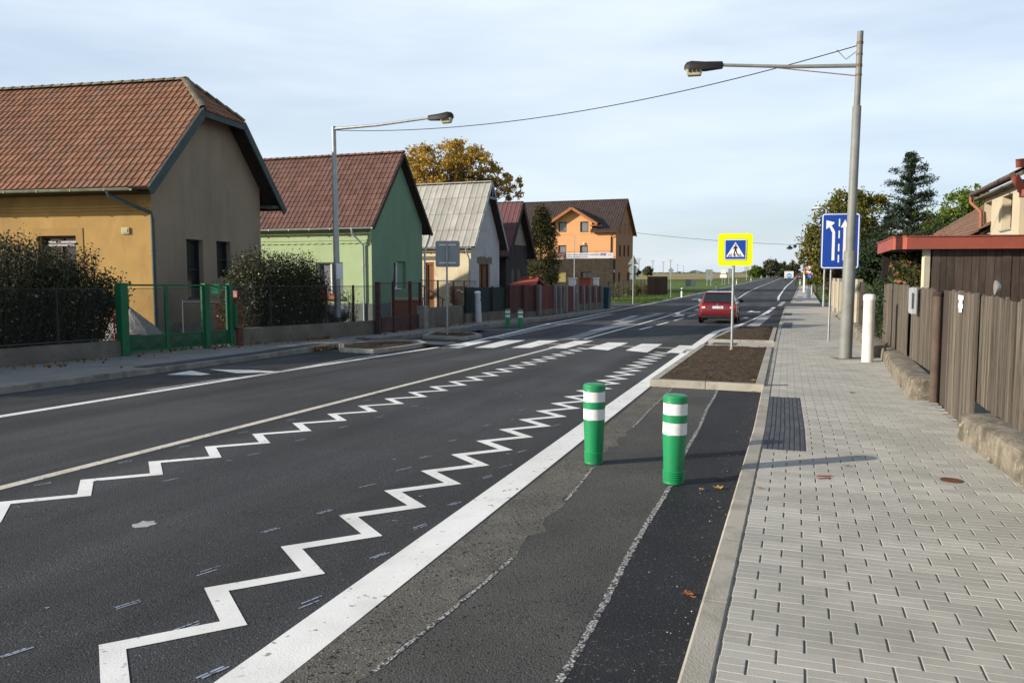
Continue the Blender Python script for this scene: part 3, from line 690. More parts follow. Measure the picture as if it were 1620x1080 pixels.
    if barge:
        mb = MB(); e = og + bargew * .5
        for sgn in (1, -1):
            f = (lambda y: y) if sgn > 0 else (lambda y: W_ - y)
            a = Vector((e, f(-oe), h.zel - fas * .45)); zt = (hz if hip else h.zr); yt = (yh if hip else W_ / 2)
            b = Vector((e, f(yt), zt - fas * .55)); mb.bar(a, b, bargew, fas, up=(0, -sgn * math.sin(h.al), math.cos(h.al)))
        if hip: mb.bar((e, yh - .05, hz - fas * .5), (e, W_ - yh + .05, hz - fas * .5), bargew, fas)
        mb.obj('bargeboard', barge, rt)
    return rt
def body(h, wm, gm, s_holes=(), e_holes=(), depth=.16, hip=None, gcap=None, gz=None):
    mb = MB(); wall(mb, S_face(), -h.L, 0, 0, h.ze, s_holes, depth)
    mb.face([(-h.L, h.W, 0), (0, h.W, 0), (0, h.W, h.ze), (-h.L, h.W, h.ze)][::-1])
    mb.face([(-h.L, 0, 0), (-h.L, h.W, 0), (-h.L, h.W, h.ze), (-h.L, h.W / 2, h.zr), (-h.L, 0, h.ze)])
    o = mb.obj('wall', wm, h.root)
    mb = MB(); wall(mb, E_face(), 0, h.W, 0, gz or h.ze, e_holes, depth)
    if hip: yh = (hip - h.ze) / h.sl; top = [(0, h.ze), (h.W, h.ze), (h.W - yh, hip), (yh, hip)]
    else: top = [(0, h.ze), (h.W, h.ze), (h.W / 2, h.zr)]
    if gz: top = [(0, gz), (h.W, gz)] + top[1:] + [(0, h.ze)]
    if gcap is None: mb.face([(0, y, z) for y, z in top])
    else:
        m2 = MB(); m2.face([(0, y, z) for y, z in top]); m2.obj('gable', gcap, h.root)
    mb.obj('gable_wall', gm, h.root)
def gutter(h, m, x0, x1, off=.07, r=.065, y=None, droop=0.0):
    mb = MB(); y = -h.oe - off if y is None else y; pts = []
    n = 8; base = []
    for x in (x0, x1):
        for j in range(n + 1):
            g = math.pi + math.pi * j / n; base.append((x, y + r * math.cos(g), h.zel - .03 + r * math.sin(g) - (droop if x == x1 else 0)))
    mb.add(base, [(j, j + 1, j + n + 2, j + n + 1) for j in range(n)])
    mb.tube([(x0, y - r, h.zel - .03), (x1, y - r, h.zel - .03 - droop)], .012, 6)
    k = x0 + .4
    while k < x1: mb.box(k, k + .03, y - r - .008, y + r, h.zel - .11, h.zel - .02); k += 1.1
    return mb.obj('gutter', m, h.root)
def pipe(h, m, pts, r=.05):
    mb = MB(); mb.tube(pts, r, 10)
    zs = [p[2] for p in pts]; p = pts[-1]
    for k in (.25, .75):
        z = lerp(pts[-2][2], p[2], k); mb.lathe([(r + .012, -.02), (r + .012, .02)], 10, (lerp(pts[-2][0], p[0], k), lerp(pts[-2][1], p[1], k), z))
    return mb.obj('downpipe', m, h.root, smooth=40)

YEL = mat('plaster_ochre', (0.42, 0.262, 0.090), 0.95, 0.12, 1.2, 0.5, 60, stain=(0.30, 0.19, 0.075), sscale=1.1, samt=0.75, sst=(1, 1, .35))
TAUPE = mat('plaster_taupe', (0.275, 0.22, 0.155), 0.95, 0.09, 0.9, 0.4, 60, stain=(0.195, 0.16, 0.115), sscale=1.1, samt=0.6, sst=(1, 1, .3))
TILE_R = mat('tile_terracotta', (0.245, 0.115, 0.066), 0.85, 0.15, 2.5, 0.3, 60, attr=0.24, stain=(0.155, 0.11, 0.08), sscale=1.2, samt=0.55)
TILE_B = mat('tile_red_brown', (0.140, 0.072, 0.056), 0.7, 0.15, 2.0, 0.2, 60, attr=0.25, stain=(0.09, 0.045, 0.035), sscale=0.8, samt=0.4)
RIDGE = mat('ridge_lichen', (0.15, 0.125, 0.085), 0.95, 0.3, 6, 0.5, 30, attr=0.3, stain=(0.22, 0.20, 0.13), sscale=6, samt=0.6)
TEAL = mat('painted_teal_wood', (0.045, 0.066, 0.066), 0.7, 0.2, 5, 0.2, 30, stain=(0.085, 0.10, 0.095), sscale=5, samt=0.4)
TEAL_P = mat('painted_teal_pipe', (0.05, 0.078, 0.075), 0.6, 0.2, 5, stain=(0.10, 0.07, 0.05), sscale=3, samt=.4)
DKWOOD = mat('dark_wood', (0.040, 0.030, 0.024), 0.9, 0.3, 3, 0.3, 40, stretch=(1, 1, .2))
BRN_F = mat('brown_frame', (0.07, 0.030, 0.016), 0.6, 0.2, 6)
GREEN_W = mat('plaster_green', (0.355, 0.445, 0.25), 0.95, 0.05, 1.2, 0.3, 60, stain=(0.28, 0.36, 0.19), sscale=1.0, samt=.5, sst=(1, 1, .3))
GREEN_SHADE = mat('plaster_green_shaded', (0.155, 0.26, 0.17), 0.95, 0.05, 1.0, 0.3, 60, stain=(0.12, 0.205, 0.14), sscale=1.0, samt=.5, sst=(1, 1, .3))  # same green plaster, the gable's shade painted into a darker colour
PLINTH = mat('plinth_grey', (0.13, 0.145, 0.14), 0.9, 0.15, 3)
ZINC = mat('zinc', (0.42, 0.45, 0.47), 0.45, 0.12, 4, metal=0.5, spec=0.5)

# --- ochre house with the terracotta half-hipped roof
h = House('ochre_house', 'ochre house with terracotta half-hipped roof and grey-brown street gable', -10.38, 23.16, -0.209, 6.077, 0.80, 0.54, 4.99, 8.02, 12)
q = h.rect(62, 373, 122, 445); e1 = h.rect(296, 379, 322, 474, 'E'); e2 = h.rect(343, 382, 365, 440, 'E')
hipz = 6.85 - h.g
body(h, YEL, TAUPE, [q], [e1, e2], .22, hip=hipz)
roof(h, TILE_R, DKWOOD, .21, .335, pan, 5, RIDGE, TEAL, hip=(hipz, .80), fas=.26, bargew=.06)
mb = MB(); c = h.hit(120, 332)[1]
pbox(mb, S_face(), -12, 0, c - .05, c + .03, -.05, .02); pbox(mb, S_face(), -12, .0, c + .03, c + .10, -.10, .02); mb.obj('cornice', YEL, h.root, bevel=.01)
mb = MB(); fr = h.rect(52, 361, 131, 361.5)
pbox(mb, S_face(), fr[0], fr[1], q[3], fr[3], -.02, .05); pbox(mb, S_face(), fr[0], q[0], q[2], q[3], -.02, .05); pbox(mb, S_face(), q[1], fr[1], q[2], q[3], -.02, .05)
mb.obj('window_surround', mat('plaster_ochre_dull', (0.36, 0.225, 0.075), .95, .1, 2), h.root)
w = window(h.root, S_face(), q, BRN_F, GLASS, .20, .08, 2, 1)
mb = MB()
for k in range(2): pbox(mb, S_face(), q[0] + .22, q[1] - .06, q[3] - .21 - k * .09, q[3] - .15 - k * .09, .12, .14)
mb.obj('blind', mat('blind_grey', (0.40, 0.38, 0.38), .6, .1, 4), w)
for e in (e1, e2): window(h.root, E_face(), e, mat('black_frame', (0.02, 0.02, 0.024), .6, .2, 5), GLASS, .20, .06, 1, 2)
mb = MB(); v = h.rect(193.5, 360, 205.5, 370); pbox(mb, S_face(), *v, -.05, .02); pbox(mb, S_face(), v[0] + .04, v[1] - .04, v[2] + .04, v[3] - .04, -.065, -.05); mb.obj('vent_box', mat('vent_yellowed', (0.45, 0.40, 0.25), .7, .1, 6), h.root)
mb = MB(); pbox(mb, S_face(), -12, .03, 0, .62, -.035, .02); pbox(mb, E_face(), -.035, h.W, 0, .62, -.03, .02); mb.obj('plinth', CONC, h.root)
gutter(h, mat('gutter_old_green', (0.25, 0.28, 0.19), .6, .2, 3, stain=(0.13, 0.09, 0.055), sscale=2.5, samt=.7), -12.2, h.og - .55, droop=.02)
yg = -h.oe - .07
pipe(h, TEAL_P, [(-.75, yg, h.zel - .08), (-.72, yg + .02, h.zel - .22), (.06, -.12, h.zel - .66), (.09, -.10, h.zel - .85), (.09, -.10, .1)], .055)
mb = MB()
mb.box(-.02, h.og - .04, h.W + .02, h.W + .70, h.ze - .80, h.ze - .72)
mb.obj('rafter_end', TEAL, h.root)
mb = MB(); mb.box(-12, -.01, -h.oe + .06, -.004, h.zel - .12, h.zel - .09); mb.obj('eaves_shade_board', DKWOOD, h.root)  # dark board added to deepen the shade under the eaves
ochre = h

# --- green house
h = House('green_house', 'light green house with dark green shaded gable and red-brown tile roof', -6.404, 36.537, -0.332, 5.349, .48, .34, 4.506, 7.661, 11)
q = h.rect(500, 415, 543, 472); e1 = h.rect(622, 413.5, 642, 456, 'E')
body(h, GREEN_W, GREEN_SHADE, [q], [e1], .24)
roof(h, TILE_B, DKWOOD, .24, .36, pan, 5, mat('ridge_brown', (0.14, 0.07, 0.05), .8, .2, 4, attr=.3), DKWOOD, fas=.16, seed=9)
c = h.hit(500, 385)[1]; mb = MB()
for k in range(60):
    a = -11 + k * .183; pbox(mb, S_face(), a, a + .186, c - .02 - .02 * (k % 2), c + .10, -.05, .02)
pbox(mb, S_face(), -11, 0, c + .10, h.zel + .12, -.08, .0); mb.obj('cornice', GREEN_W, h.root)
window(h.root, S_face(), q, WHITE, GLASS_B, .20, .06, 2, 1, sill=WHITE)
window(h.root, E_face(), (e1[0], e1[0] + (e1[1] - e1[0]) * .52, e1[2], e1[3]), WHITE, GLASS, .20, .06, 1, 1, sill=WHITE)
mb = MB(); pbox(mb, E_face(), e1[0] + (e1[1] - e1[0]) * .52, e1[1], e1[2], e1[3], .14, .26); mb.obj('window_reveal', GREEN_SHADE, h.root)
mb = MB(); pbox(mb, S_face(), -11, .02, 0, .95, -.03, .02); pbox(mb, E_face(), -.03, h.W, 0, .95, -.03, .02); mb.obj('plinth', PLINTH, h.root)
gutter(h, ZINC, -11, h.og - .02)
yg = -h.oe - .07
x1 = h.hit(577, 440)[0]; pipe(h, ZINC, [(x1 - .33, yg, h.zel - .08), (x1 - .31, yg + .03, h.zel - .30), (x1, -.09, h.zel - .80), (x1, -.09, .1)], .05)
pipe(h, ZINC, [(.20, h.W + h.oe + .05, h.zel - .05), (.18, h.W + h.oe, h.zel - .25), (.10, h.W + .10, h.zel - .9), (.10, h.W + .10, .1)], .05)
mb = MB(); a = h.hit(527, 475)[0]; z = q[2]
mb.box(q[0], q[1] - .1, -.22, -.06, z - .02, z + .16); mb.obj('flower_box', mat('terracotta_box', (0.32, 0.10, 0.05), .8, .15, 5), h.root)
mb = MB()
for _ in range(160): mb.leaf((U(q[0], q[1] - .1), U(-.25, -.04), z + U(.14, .40)), U(.05, .09), .8)
mb.obj('flowers', mat('geranium', (1, 1, 1), .8, ramp=[(0, (0.04, 0.10, 0.02)), (.45, (0.05, 0.14, 0.03)), (.5, (0.55, 0.02, 0.02)), (1, (0.7, 0.04, 0.03))]), h.root)
green = h

# --- white house, corrugated asbestos roof
CREAM = mat('plaster_cream_old', (0.60, 0.52, 0.36), 0.95, 0.10, 1.5, 0.4, 40, stain=(0.36, 0.27, 0.16), sscale=0.9, samt=0.6)
GREYW = mat('plaster_grey_white', (0.42, 0.42, 0.42), 0.95, 0.07, 1.5, 0.4, 40, stain=(0.28, 0.28, 0.285), sscale=0.8, samt=0.6)
ASB = mat('fibre_cement_sheet', (0.365, 0.355, 0.32), 0.95, 0.10, 1.5, 0.3, 30, attr=0.16, stain=(0.24, 0.232, 0.205), sscale=0.9, samt=0.6)
ROUGH = mat('bare_lintel', (0.17, 0.135, 0.10), 1.0, 0.3, 8, 0.9, 30)
OLDDOOR = mat('brown_door', (0.17, 0.075, 0.03), 0.7, 0.25, 3, stretch=(4, 4, .5))
h = House('whitewashed_house', 'old whitewashed house with pale fibre-cement sheet roof', -2.44, 47.6, -0.359, 4.595, .39, .44, 4.062, 7.533, 7)
d1 = h.rect(672, 415, 687, 492); e1 = h.rect(758, 417, 775, 472, 'E')
body(h, CREAM, GREYW, [d1], [e1], .2)
roof(h, ASB, DKWOOD, .40, 1.25, seam, 5, None, mat('zinc_trim', (0.24, 0.26, 0.28), .5, .15, 4, metal=.4), lift=.03, fas=.14, seed=5)
mb = MB(); mb.bar((-h.L, h.W / 2, h.zr + .02), (h.og, h.W / 2, h.zr + .02), .3, .06); mb.obj('ridge_cap', ASB, h.root)
w = window(h.root, S_face(), d1, mat('orange_brown_frame', (0.25, 0.085, 0.025), .6, .2, 4), OLDDOOR, .15, .14, 1, 1, name='door')
w = window(h.root, E_face(), e1, BRN_F, OLDDOOR, .17, .10, 2, 1)
mb = MB(); l = h.rect(754.5, 407, 778, 417, 'E'); n = 12
for k in range(n): pbox(mb, E_face(), lerp(l[0], l[1], k / n), lerp(l[0], l[1], (k + 1) / n), l[2] + U(-.05, .05), l[3] + U(-.04, .06), -.006, .01)
mb.obj('lintel', ROUGH, h.root)
mb = MB(); l = h.rect(672, 404, 690, 413); pbox(mb, S_face(), l[0] - .2, l[1] + .3, l[2] + .05, l[3] - .05, -.006, .01); mb.obj('lintel', ROUGH, h.root)
mb = MB(); mb.box(-7, 0, -.06, 0, h.ze - .42, h.ze - .26); mb.obj('cornice', CREAM, h.root)
gutter(h, ZINC, -7, h.og - .25); yg = -h.oe - .07
pipe(h, ZINC, [(-.12, yg, h.zel - .08), (-.1, yg + .04, h.zel - .3), (-.08, -.08, h.zel - .7), (-.08, -.08, .1)], .05)
mb = MB(); mb.bar((h.og + .03, h.W / 2 - .6, h.zr - 1.0), (h.og + .03, h.W / 2 + .6, h.zr - 1.0), .05, .16); mb.bar((h.og + .03, h.W / 2, h.zr - .9), (h.og + .03, h.W / 2, h.zr - .15), .05, .1, up=(0, 1, 0)); mb.obj('collar_board', mat('weathered_board', (0.20, 0.21, 0.22), .9, .2, 6), h.root)
white = h

# --- dark timber house, red metal roof
DARKB = mat('dark_boards', (0.045, 0.040, 0.042), 0.9, 0.25, 3, 0.3, 30, attr=0.3)
h = House('dark_timber_house', 'dark boarded house with dull red metal roof', -0.42, 52.81, -0.386, 3.98, .51, .47, 3.774, 6.803, 7)
e1, e2 = h.rect(809.5, 425, 815.5, 451, 'E'), h.rect(819, 425, 825, 451, 'E')
body(h, DARKB, DARKB, [], [e1, e2], .1, gcap=mat('gable_render', (0.26, 0.22, 0.19), .95, .12, 2), gz=h.ze + .1)
roof(h, mat('metal_red', (0.125, 0.056, 0.056), 0.55, 0.15, 1.5, stain=(0.10, 0.04, 0.04), sscale=1, samt=.5), DKWOOD, .33, 2.0, seam, 5, None, DKWOOD, fas=.30, seed=6)
mb = MB()
for k in range(26):
    a = k * h.W / 26; mb.rv = rnd(); pbox(mb, E_face(), a + .006, a + .145, .0, h.ze + .1 - .01, -.02, -.002) if not (e1[0] - .15 < a < e2[1] + .02) else pbox(mb, E_face(), a + .006, a + .145, e1[3] + .02, h.ze + .09, -.02, -.002)
mb.obj('cladding', DARKB, h.root)
for e in (e1, e2): window(h.root, E_face(), e, mat('taupe_frame', (0.16, 0.13, 0.11), .8, .2, 4), mat('board_up', (0.14, 0.11, 0.095), .9, .2, 5), .08, .05)
gutter(h, BLACK, -7, h.og - .1)
mb = MB(); mb.box(.02, .5, -.6, .1, 0, 1.45); mb.obj('porch_wall', mat('sand_brick', (0.30, 0.19, 0.10), .95, .3, 6, .4, 20), h.root)

# --- orange building
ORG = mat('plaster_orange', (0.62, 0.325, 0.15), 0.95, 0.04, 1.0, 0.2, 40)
ORG_SHADE = mat('plaster_orange_shaded', (0.34, 0.175, 0.085), 0.95, 0.05, 1.0, 0.2, 40)  # orange plaster darkened: the shade of the road side is in the colour
TILE_D = mat('tile_dark_brown', (0.060, 0.042, 0.036), 0.6, 0.15, 2.0, attr=0.2)
CLAD = mat('stone_cladding_dark', (0.034, 0.027, 0.020), 0.95, 0.35, 3, 0.8, 6, stain=(0.055, 0.045, 0.032), sscale=2, samt=.6)
OSOF = mat('orange_soffit', (0.33, 0.13, 0.05), .8, .1, 4)
h = House('orange_building', 'three-storey orange building with dark brown roof and gabled dormer', 13.0, 100.365, -0.358, 10.18, .47, .363, 7.73, 11.774, 18)
sh = [h.rect(883, 388, 895.8, 404), h.rect(917.5, 388, 930, 404)]
gf = [h.rect(880, 430, 895, 446), h.rect(919, 430, 936, 446)]
eh = [h.rect(u - 1.4, 388, u + 1.4, 406, 'E') for u in (981.0, 987.7, 994.0)] + [h.rect(u - 1.6, 431, u + 1.6, 446, 'E') for u in (979.5, 993.5)]
dw = [h.rect(883.6, 351, 896.4, 367.2), h.rect(918, 350.5, 931, 367.2)]
body(h, ORG, ORG_SHADE, sh + dw, eh, .18)
dx0, dx1 = h.hit(878, 350)[0], h.hit(936.5, 350)[0]
rt = roof(h, TILE_D, OSOF, .33, .42, wave, 6, TILE_D, BRN_F, fas=.22, seed=8, bargew=.08, gap=(dx0 + .1, dx1 - .1, h.hit(906, 352)[1]))
for q in sh: window(h.root, S_face(), q, BRN_F, GLASS_B, .16, .12)
for q in eh: window(h.root, E_face(), q, BRN_F, BRN_F, .14, .08)
for u in (982.0, 988.3, 995.0):
    q = h.rect(u - 1.3, 353, u + 1.3, 370, 'E'); window(h.root, E_face(-.0 + .03), q, BRN_F, BRN_F, .05, .08)
# dormer, flush with the wall
dx0, dx1 = h.hit(878, 350)[0], h.hit(936.5, 350)[0]; zt = h.hit(906, 331)[1]; zev = h.hit(906, 350)[1]; xm = (dx0 + dx1) / 2
mb = MB(); pf = S_face(-.03); wall(mb, pf, dx0, dx1, h.zel - .25, zev, dw, .16)
mb.face([(dx0, -.03, zev), (dx1, -.03, zev), (xm, -.03, zt)])
yb = (zev - h.ze) / h.sl
for x, o in ((dx0, 1), (dx1, -1)): mb.face([(x, -.03, h.zel), (x, -.03, zev), (x, yb, zev), (x, 0, h.ze)][::o])
dm = mb.obj('dormer', ORG, h.root)
for q in dw: window(dm, S_face(-.03), q, BRN_F, GLASS_B, .14, .12, name='dormer_window')
mb = MB(); ang = math.atan2(zt - zev, xm - dx0); ovh = .9; Ld = (xm - dx0 + ovh) / math.cos(ang); zlow = zev - math.tan(ang) * ovh
yr = (zt + .25 - h.ze) / h.sl
for sg in (1, -1):
    Vv = Vector((sg * math.cos(ang), 0, math.sin(ang))); Nn = Vector((-sg * math.sin(ang), 0, math.cos(ang)))
    O = Vector((xm - sg * (xm - dx0 + ovh), -.75, zlow + .25))
    tiles(mb, O, (0, 1, 0), Vv, Nn, lambda v: 0, lambda v: max(.3, .75 + (zlow + .25 + math.sin(ang) * v - h.ze) / h.sl), Ld, .42, .33, wave, 5, .03)
dr = mb.obj('dormer_roof', TILE_D, dm)
mb = MB()
for sg in (1, -1):
    a = Vector((xm - sg * (xm - dx0 + ovh), -.72, zlow + .08)); b = Vector((xm, -.72, zlow + .08 + math.sin(ang) * Ld))
    mb.bar(a, b, .5, .32, up=(-sg * math.sin(ang), 0, math.cos(ang)))
    a2 = a + Vector((sg * .3, .0, 0)); mb.box(min(a.x, a.x + sg * 1.0), max(a.x, a.x + sg * 1.0), -.70, -.05, zlow - .12, zlow + .02)
mb.obj('dormer_trim', OSOF, dm)
mb = MB()
for x0, x1 in ((-18, dx0 - .05), (dx1 + .05, .2)): mb.box(x0, x1, -.42, .0, h.zel - .02, h.zel + .12)
for x0, x1 in ((-18.2, dx0 - .05), (dx1 + .05, h.og)): mb.box(x0, x1, -h.oe - .15, -h.oe + .02, h.zel - .12, h.zel + .02)
mb.obj('eaves_board', BRN_F, h.root)
xx = h.hit(967, 390)[0]
pipe(h, BRN_F, [(-.15, -.55, h.zel - .05), (-.3, -.45, h.zel - .35), (xx, -.1, h.zel - .7), (xx, -.1, h.zel - 3.6)], .07)
# ground-floor extension with stone cladding and a terrace railing
zx = h.hit(920, 410)[1]
mb = MB(); pf = S_face(-1.2); gf = [h.rect(880, 430, 895, 446, 'S', -1.2), h.rect(919, 430, 936, 446, 'S', -1.2)]
wall(mb, pf, -18, -.05, 0, zx, gf, .25); mb.face([(-.05, -1.2, 0), (-.05, 0, 0), (-.05, 0, zx), (-.05, -1.2, zx)]); mb.face([(-18, -1.2, zx), (-.05, -1.2, zx), (-.05, 0, zx), (-18, 0, zx)])
ex = mb.obj('extension', CLAD, h.root)
window(ex, pf, gf[0], mat('olive_blind', (0.24, 0.21, 0.08), .8, .1, 4), mat('olive_blind', (0.24, 0.21, 0.08)), .2, .15); window(ex, pf, gf[1], BLACK, GLASS, .2, .12, 2)
mb = MB(); pf = S_face(-1.2)
zr_ = h.hit(920, 398)[1]
pbox(mb, pf, -18, -.2, zr_ - .03, zr_, 0, .04)
for k in range(11): pbox(mb, pf, -18 + k * 1.75, -17.96 + k * 1.75, zx, zr_, 0, .04)
mb.obj('railing', BRN_F, h.root)
b = h.rect(896, 400, 970, 408.6, 'S', -1.25); b2 = h.rect(868, 400, 895.5, 408.6, 'S', -1.25)
mb = MB(); pf = S_face(-1.25); pbox(mb, pf, *b, 0, .03); bn = mb.obj('banner', mat('banner_white', (0.50, 0.52, 0.56), .6, .05, 2), h.root)
mb = MB(); pbox(mb, pf, *b2, 0, .03); pbox(mb, pf, b2[1] - .001, b2[1] + .01, b2[2], b2[3], 0, .03); bk = mb.obj('banner', mat('banner_black', (0.03, 0.02, 0.02), .6, .1, 2), h.root)
hb = b[3] - b[2]
def on_S(x, z, off): return Matrix.Translation((x, off, z)) @ Matrix.Rotation(math.pi / 2, 4, 'X')
TXT = mat('banner_text', (0.05, 0.07, 0.14), .7)
text_mesh('lettering', '\u2022 laserov\u00fdch desek, plastov\u00fdch a ocelov\u00fdch p\u00e1sk\u016f', hb * .42, TXT, bn, on_S(b[0] + (b[1] - b[0]) * .36, b[3] - hb * .30, -1.262))
text_mesh('lettering', '\u2022 tiskov\u00e9 a knih\u00e1rny pr\u00e1ce', hb * .42, TXT, bn, on_S(b[0] + (b[1] - b[0]) * .21, b[3] - hb * .72, -1.262))
lb = (b[0] + (b[1] - b[0]) * .74, b[0] + (b[1] - b[0]) * .85, b[2] + hb * .48, b[2] + hb * .9)
mb = MB(); pbox(mb, pf, *lb, -.012, 0); mb.obj('logo_plate', mat('logo_blue', (0.03, 0.06, 0.22), .6), bn)
text_mesh('lettering', 'grafika', hb * .30, mat('banner_letter_white', (0.7, 0.7, 0.72), .7), bn, on_S((lb[0] + lb[1]) / 2, (lb[2] + lb[3]) / 2, -1.27))
text_mesh('lettering', 'print', hb * .30, mat('banner_letter_pink', (0.45, 0.12, 0.22), .7), bn, on_S(b[0] + (b[1] - b[0]) * .93, b[2] + hb * .62, -1.262))
text_mesh('lettering', 'TISK\u00c1RNA', hb * .58, mat('banner_letter_red', (0.55, 0.18, 0.15), .7), bk, on_S(b2[0] + (b2[1] - b2[0]) * .54, b2[3] - hb * .36, -1.262))
text_mesh('lettering', 'knihy, grafika', hb * .26, mat('banner_letter_white', (0.7, 0.7, 0.72), .7), bk, on_S(b2[0] + (b2[1] - b2[0]) * .66, b2[2] + hb * .2, -1.262))
mb = MB(); mb.ball((h.hit(924.5, 385)[0], -.12, h.hit(924.5, 385)[1]), .14, 6); pbox(mb, E_face(), -.9, -.6, 2.6, 2.9, -.02, .1); mb.obj('wall_lamp', WHITE, h.root)
orange = h

# --- right-hand side: flat-roofed timber shed, beige house, low tiled roof
OLDW = mat('weathered_planks', (0.150, 0.127, 0.100), 0.95, 0.45, 3.0, 0.5, 30, attr=0.42, stretch=(11, 11, .45), stain=(0.06, 0.05, 0.04), sst=(10, 10, .5), sscale=1.0, samt=0.8)
SHEDW = mat('dark_planks', (0.068, 0.050, 0.041), 0.95, 0.35, 3.0, 0.4, 30, attr=0.40, stretch=(9, 9, .45), stain=(0.12, 0.10, 0.085), sscale=1.0, samt=0.55)
REDM = mat('fascia_red', (0.30, 0.075, 0.05), 0.55, 0.10, 1.5, 0.1, 10, stain=(0.22, 0.065, 0.045), sscale=1.0, samt=.6)
BEIGE = mat('plaster_beige', (0.50, 0.43, 0.305), 0.95, 0.05, 1.5, 0.3, 50)
DARKR = mat('interior_shade', (0.02, 0.017, 0.015), .95, .2, 3)  # near-black colour stands in for the shade inside the porch
C0 = P(1416, 374, 18.0); ztop = C0.z; sh = thing('timber_shed', 'dark plank shed with a red sheet-metal flat roof edge behind the fence', 'shed', (C0.x, C0.y, T(C0.y)), 0)
sd_ = Vector((SA, CA, 0)); fd = Vector((.985, -.172, 0)); zt = ztop - T(C0.y)
def sp(a, b, z): p = fd * a + sd_ * b; return Vector((p.x, p.y, z))
zb = zt - .285
mb = MB(); ch = .35                                  # roof with a canted corner
ring = [(-.0, ch), (ch * .8, 0), (7, 0), (7, 4.1), (-.0, 4.1)]
mb.prism([sp(a, b, zb + .06) for a, b in ring], [sp(a, b, zt - .02) for a, b in ring]); rf = mb.obj('roof', mat('roof_felt', (0.12, 0.11, 0.10), .9, .2, 3), sh)
mb = MB()
for (a, b), (c, d), n in (((-.0, 4.1), (-.0, ch), 3), ((-.0, ch), (ch * .8, 0), 1), ((ch * .8, 0), (7, 0), 4)):
    for k in range(n):
        a0, b0, a1, b1 = lerp(a, c, k / n), lerp(b, d, k / n), lerp(a, c, (k + .998) / n), lerp(b, d, (k + .998) / n); z = U(-.008, .008)
        p, q = sp(a0, b0, 0), sp(a1, b1, 0); nn = (q - p).cross(Vector((0, 0, -1))).normalized() * .02
        mb.prism([p + Vector((0, 0, zb)) + nn * -1, q + Vector((0, 0, zb)) - nn, q + Vector((0, 0, zb)) + nn, p + Vector((0, 0, zb)) + nn][::-1], [p + Vector((0, 0, zt + z)) - nn * 1, q + Vector((0, 0, zt + z)) - nn, q + Vector((0, 0, zt + z)) + nn, p + Vector((0, 0, zt + z)) + nn][::-1])
        for off in (.015,): mb.bar(p + Vector((0, 0, zt + z)), q + Vector((0, 0, zt + z)), .09, .022)
mb.obj('fascia', REDM, sh)
mb = MB(); x = .83
while x < 6.9:
    w = U(.13, .19); mb.rv = rnd(); dp = U(.0, .02); a, b = sp(x, .22 - dp, 0), sp(x + w - .008, .22 - dp, 0)
    mb.prism([a, b, b + sd_ * .03, a + sd_ * .03], [p + Vector((0, 0, zb + .08)) for p in (a, b, b + sd_ * .03, a + sd_ * .03)]); x += w
mb.obj('planks', SHEDW, sh)
mb = MB(); a = sp(.66, .18, 0); mb.box(a.x, a.x + .13, a.y, a.y + .12, 0, zb + .05); mb.obj('post', mat('cream_post', (0.55, 0.49, 0.36), .8, .1, 5), sh)
mb = MB(); mb.prism([sp(a, b, 0) for a, b in ((1.0, .3), (6.9, .3), (6.9, 4), (1.0, 4))], [sp(a, b, zb + .05) for a, b in ((1.0, .3), (6.9, .3), (6.9, 4), (1.0, 4))]); mb.prism([sp(a, b, 0) for a, b in ((.1, 3.9), (1, 3.9), (1, 4), (.1, 4))], [sp(a, b, zb + .05) for a, b in ((.1, 3.9), (1, 3.9), (1, 4), (.1, 4))])
mb.obj('back_wall', DARKR, sh)
# beige house: its long wall runs along the road
s0, s1, tW = 22.9, 27.0, 5.0
org = R(s0, tW); bh = thing('beige_house', 'beige house with brown-red eaves and two narrow windows above the red-edged shed', 'house', (org.x, org.y, org.z), -A)
gz0 = org.z; ztp = 3.97 - gz0
def Wf(off=0.0): return lambda a, z, d: Vector((off + d, a, z))      # wall facing the road; a runs away along the road
def bhit(u, v, off=0.0):
    d = ray(u, v); o = -Vector((org.x, org.y, org.z - EYE)); lx = lambda p: p.x * CA - p.y * SA; ly = lambda p: p.x * SA + p.y * CA
    t = (off - lx(o)) / lx(d); p = o + d * t; return ly(p), p.z
def brect(u0, v0, u1, v1):
    um, vm = (u0 + u1) / 2, (v0 + v1) / 2; a0, a1 = bhit(u1, vm)[0], bhit(u0, vm)[0]; return (a0, a1, bhit(um, v1)[1], bhit(um, v0)[1])
wh = [brect(1556.5, 320, 1568, 369), brect(1585, 309, 1601, 362)]
mb = MB(); pf = Wf(); wall(mb, pf, 0, s1 - s0, 0, ztp, wh, .28); mb.face([(0, s1 - s0, 0), (0, s1 - s0, ztp), (4, s1 - s0, ztp), (4, s1 - s0, 0)]); mb.face([(0, 0, 0), (4, 0, 0), (4, 0, ztp), (0, 0, ztp)])
mb.obj('wall', BEIGE, bh)
for q in wh:
    window(bh, pf, q, BRN_F, GLASS, .26, .06, 1, 1, sill=ZINC)
mb = MB(); e0, e1_ = -.65, s1 - s0 + .30; rise = 1.6
tiles(mb, (-.27, 0, ztp + .20), (0, 1, 0), Vector((math.cos(.5), 0, math.sin(.5))), Vector((-math.sin(.5), 0, math.cos(.5))), lambda v: e0, lambda v: e1_, 3.2, .34, .24, pan, 4, .03)
rf = mb.obj('roof', TILE_B, bh)
mb = MB(); v = Vector((math.cos(.5), 0, math.sin(.5))); n_ = Vector((-math.sin(.5), 0, math.cos(.5)))
q = [Vector((-.27, e0, ztp + .18)), Vector((-.27, e1_, ztp + .18)), Vector((-.27, e1_, ztp + .18)) + v * 3.2, Vector((-.27, e0, ztp + .18)) + v * 3.2][::-1]; mb.prism([p - n_ * .10 for p in q], [p + n_ * .005 for p in q])
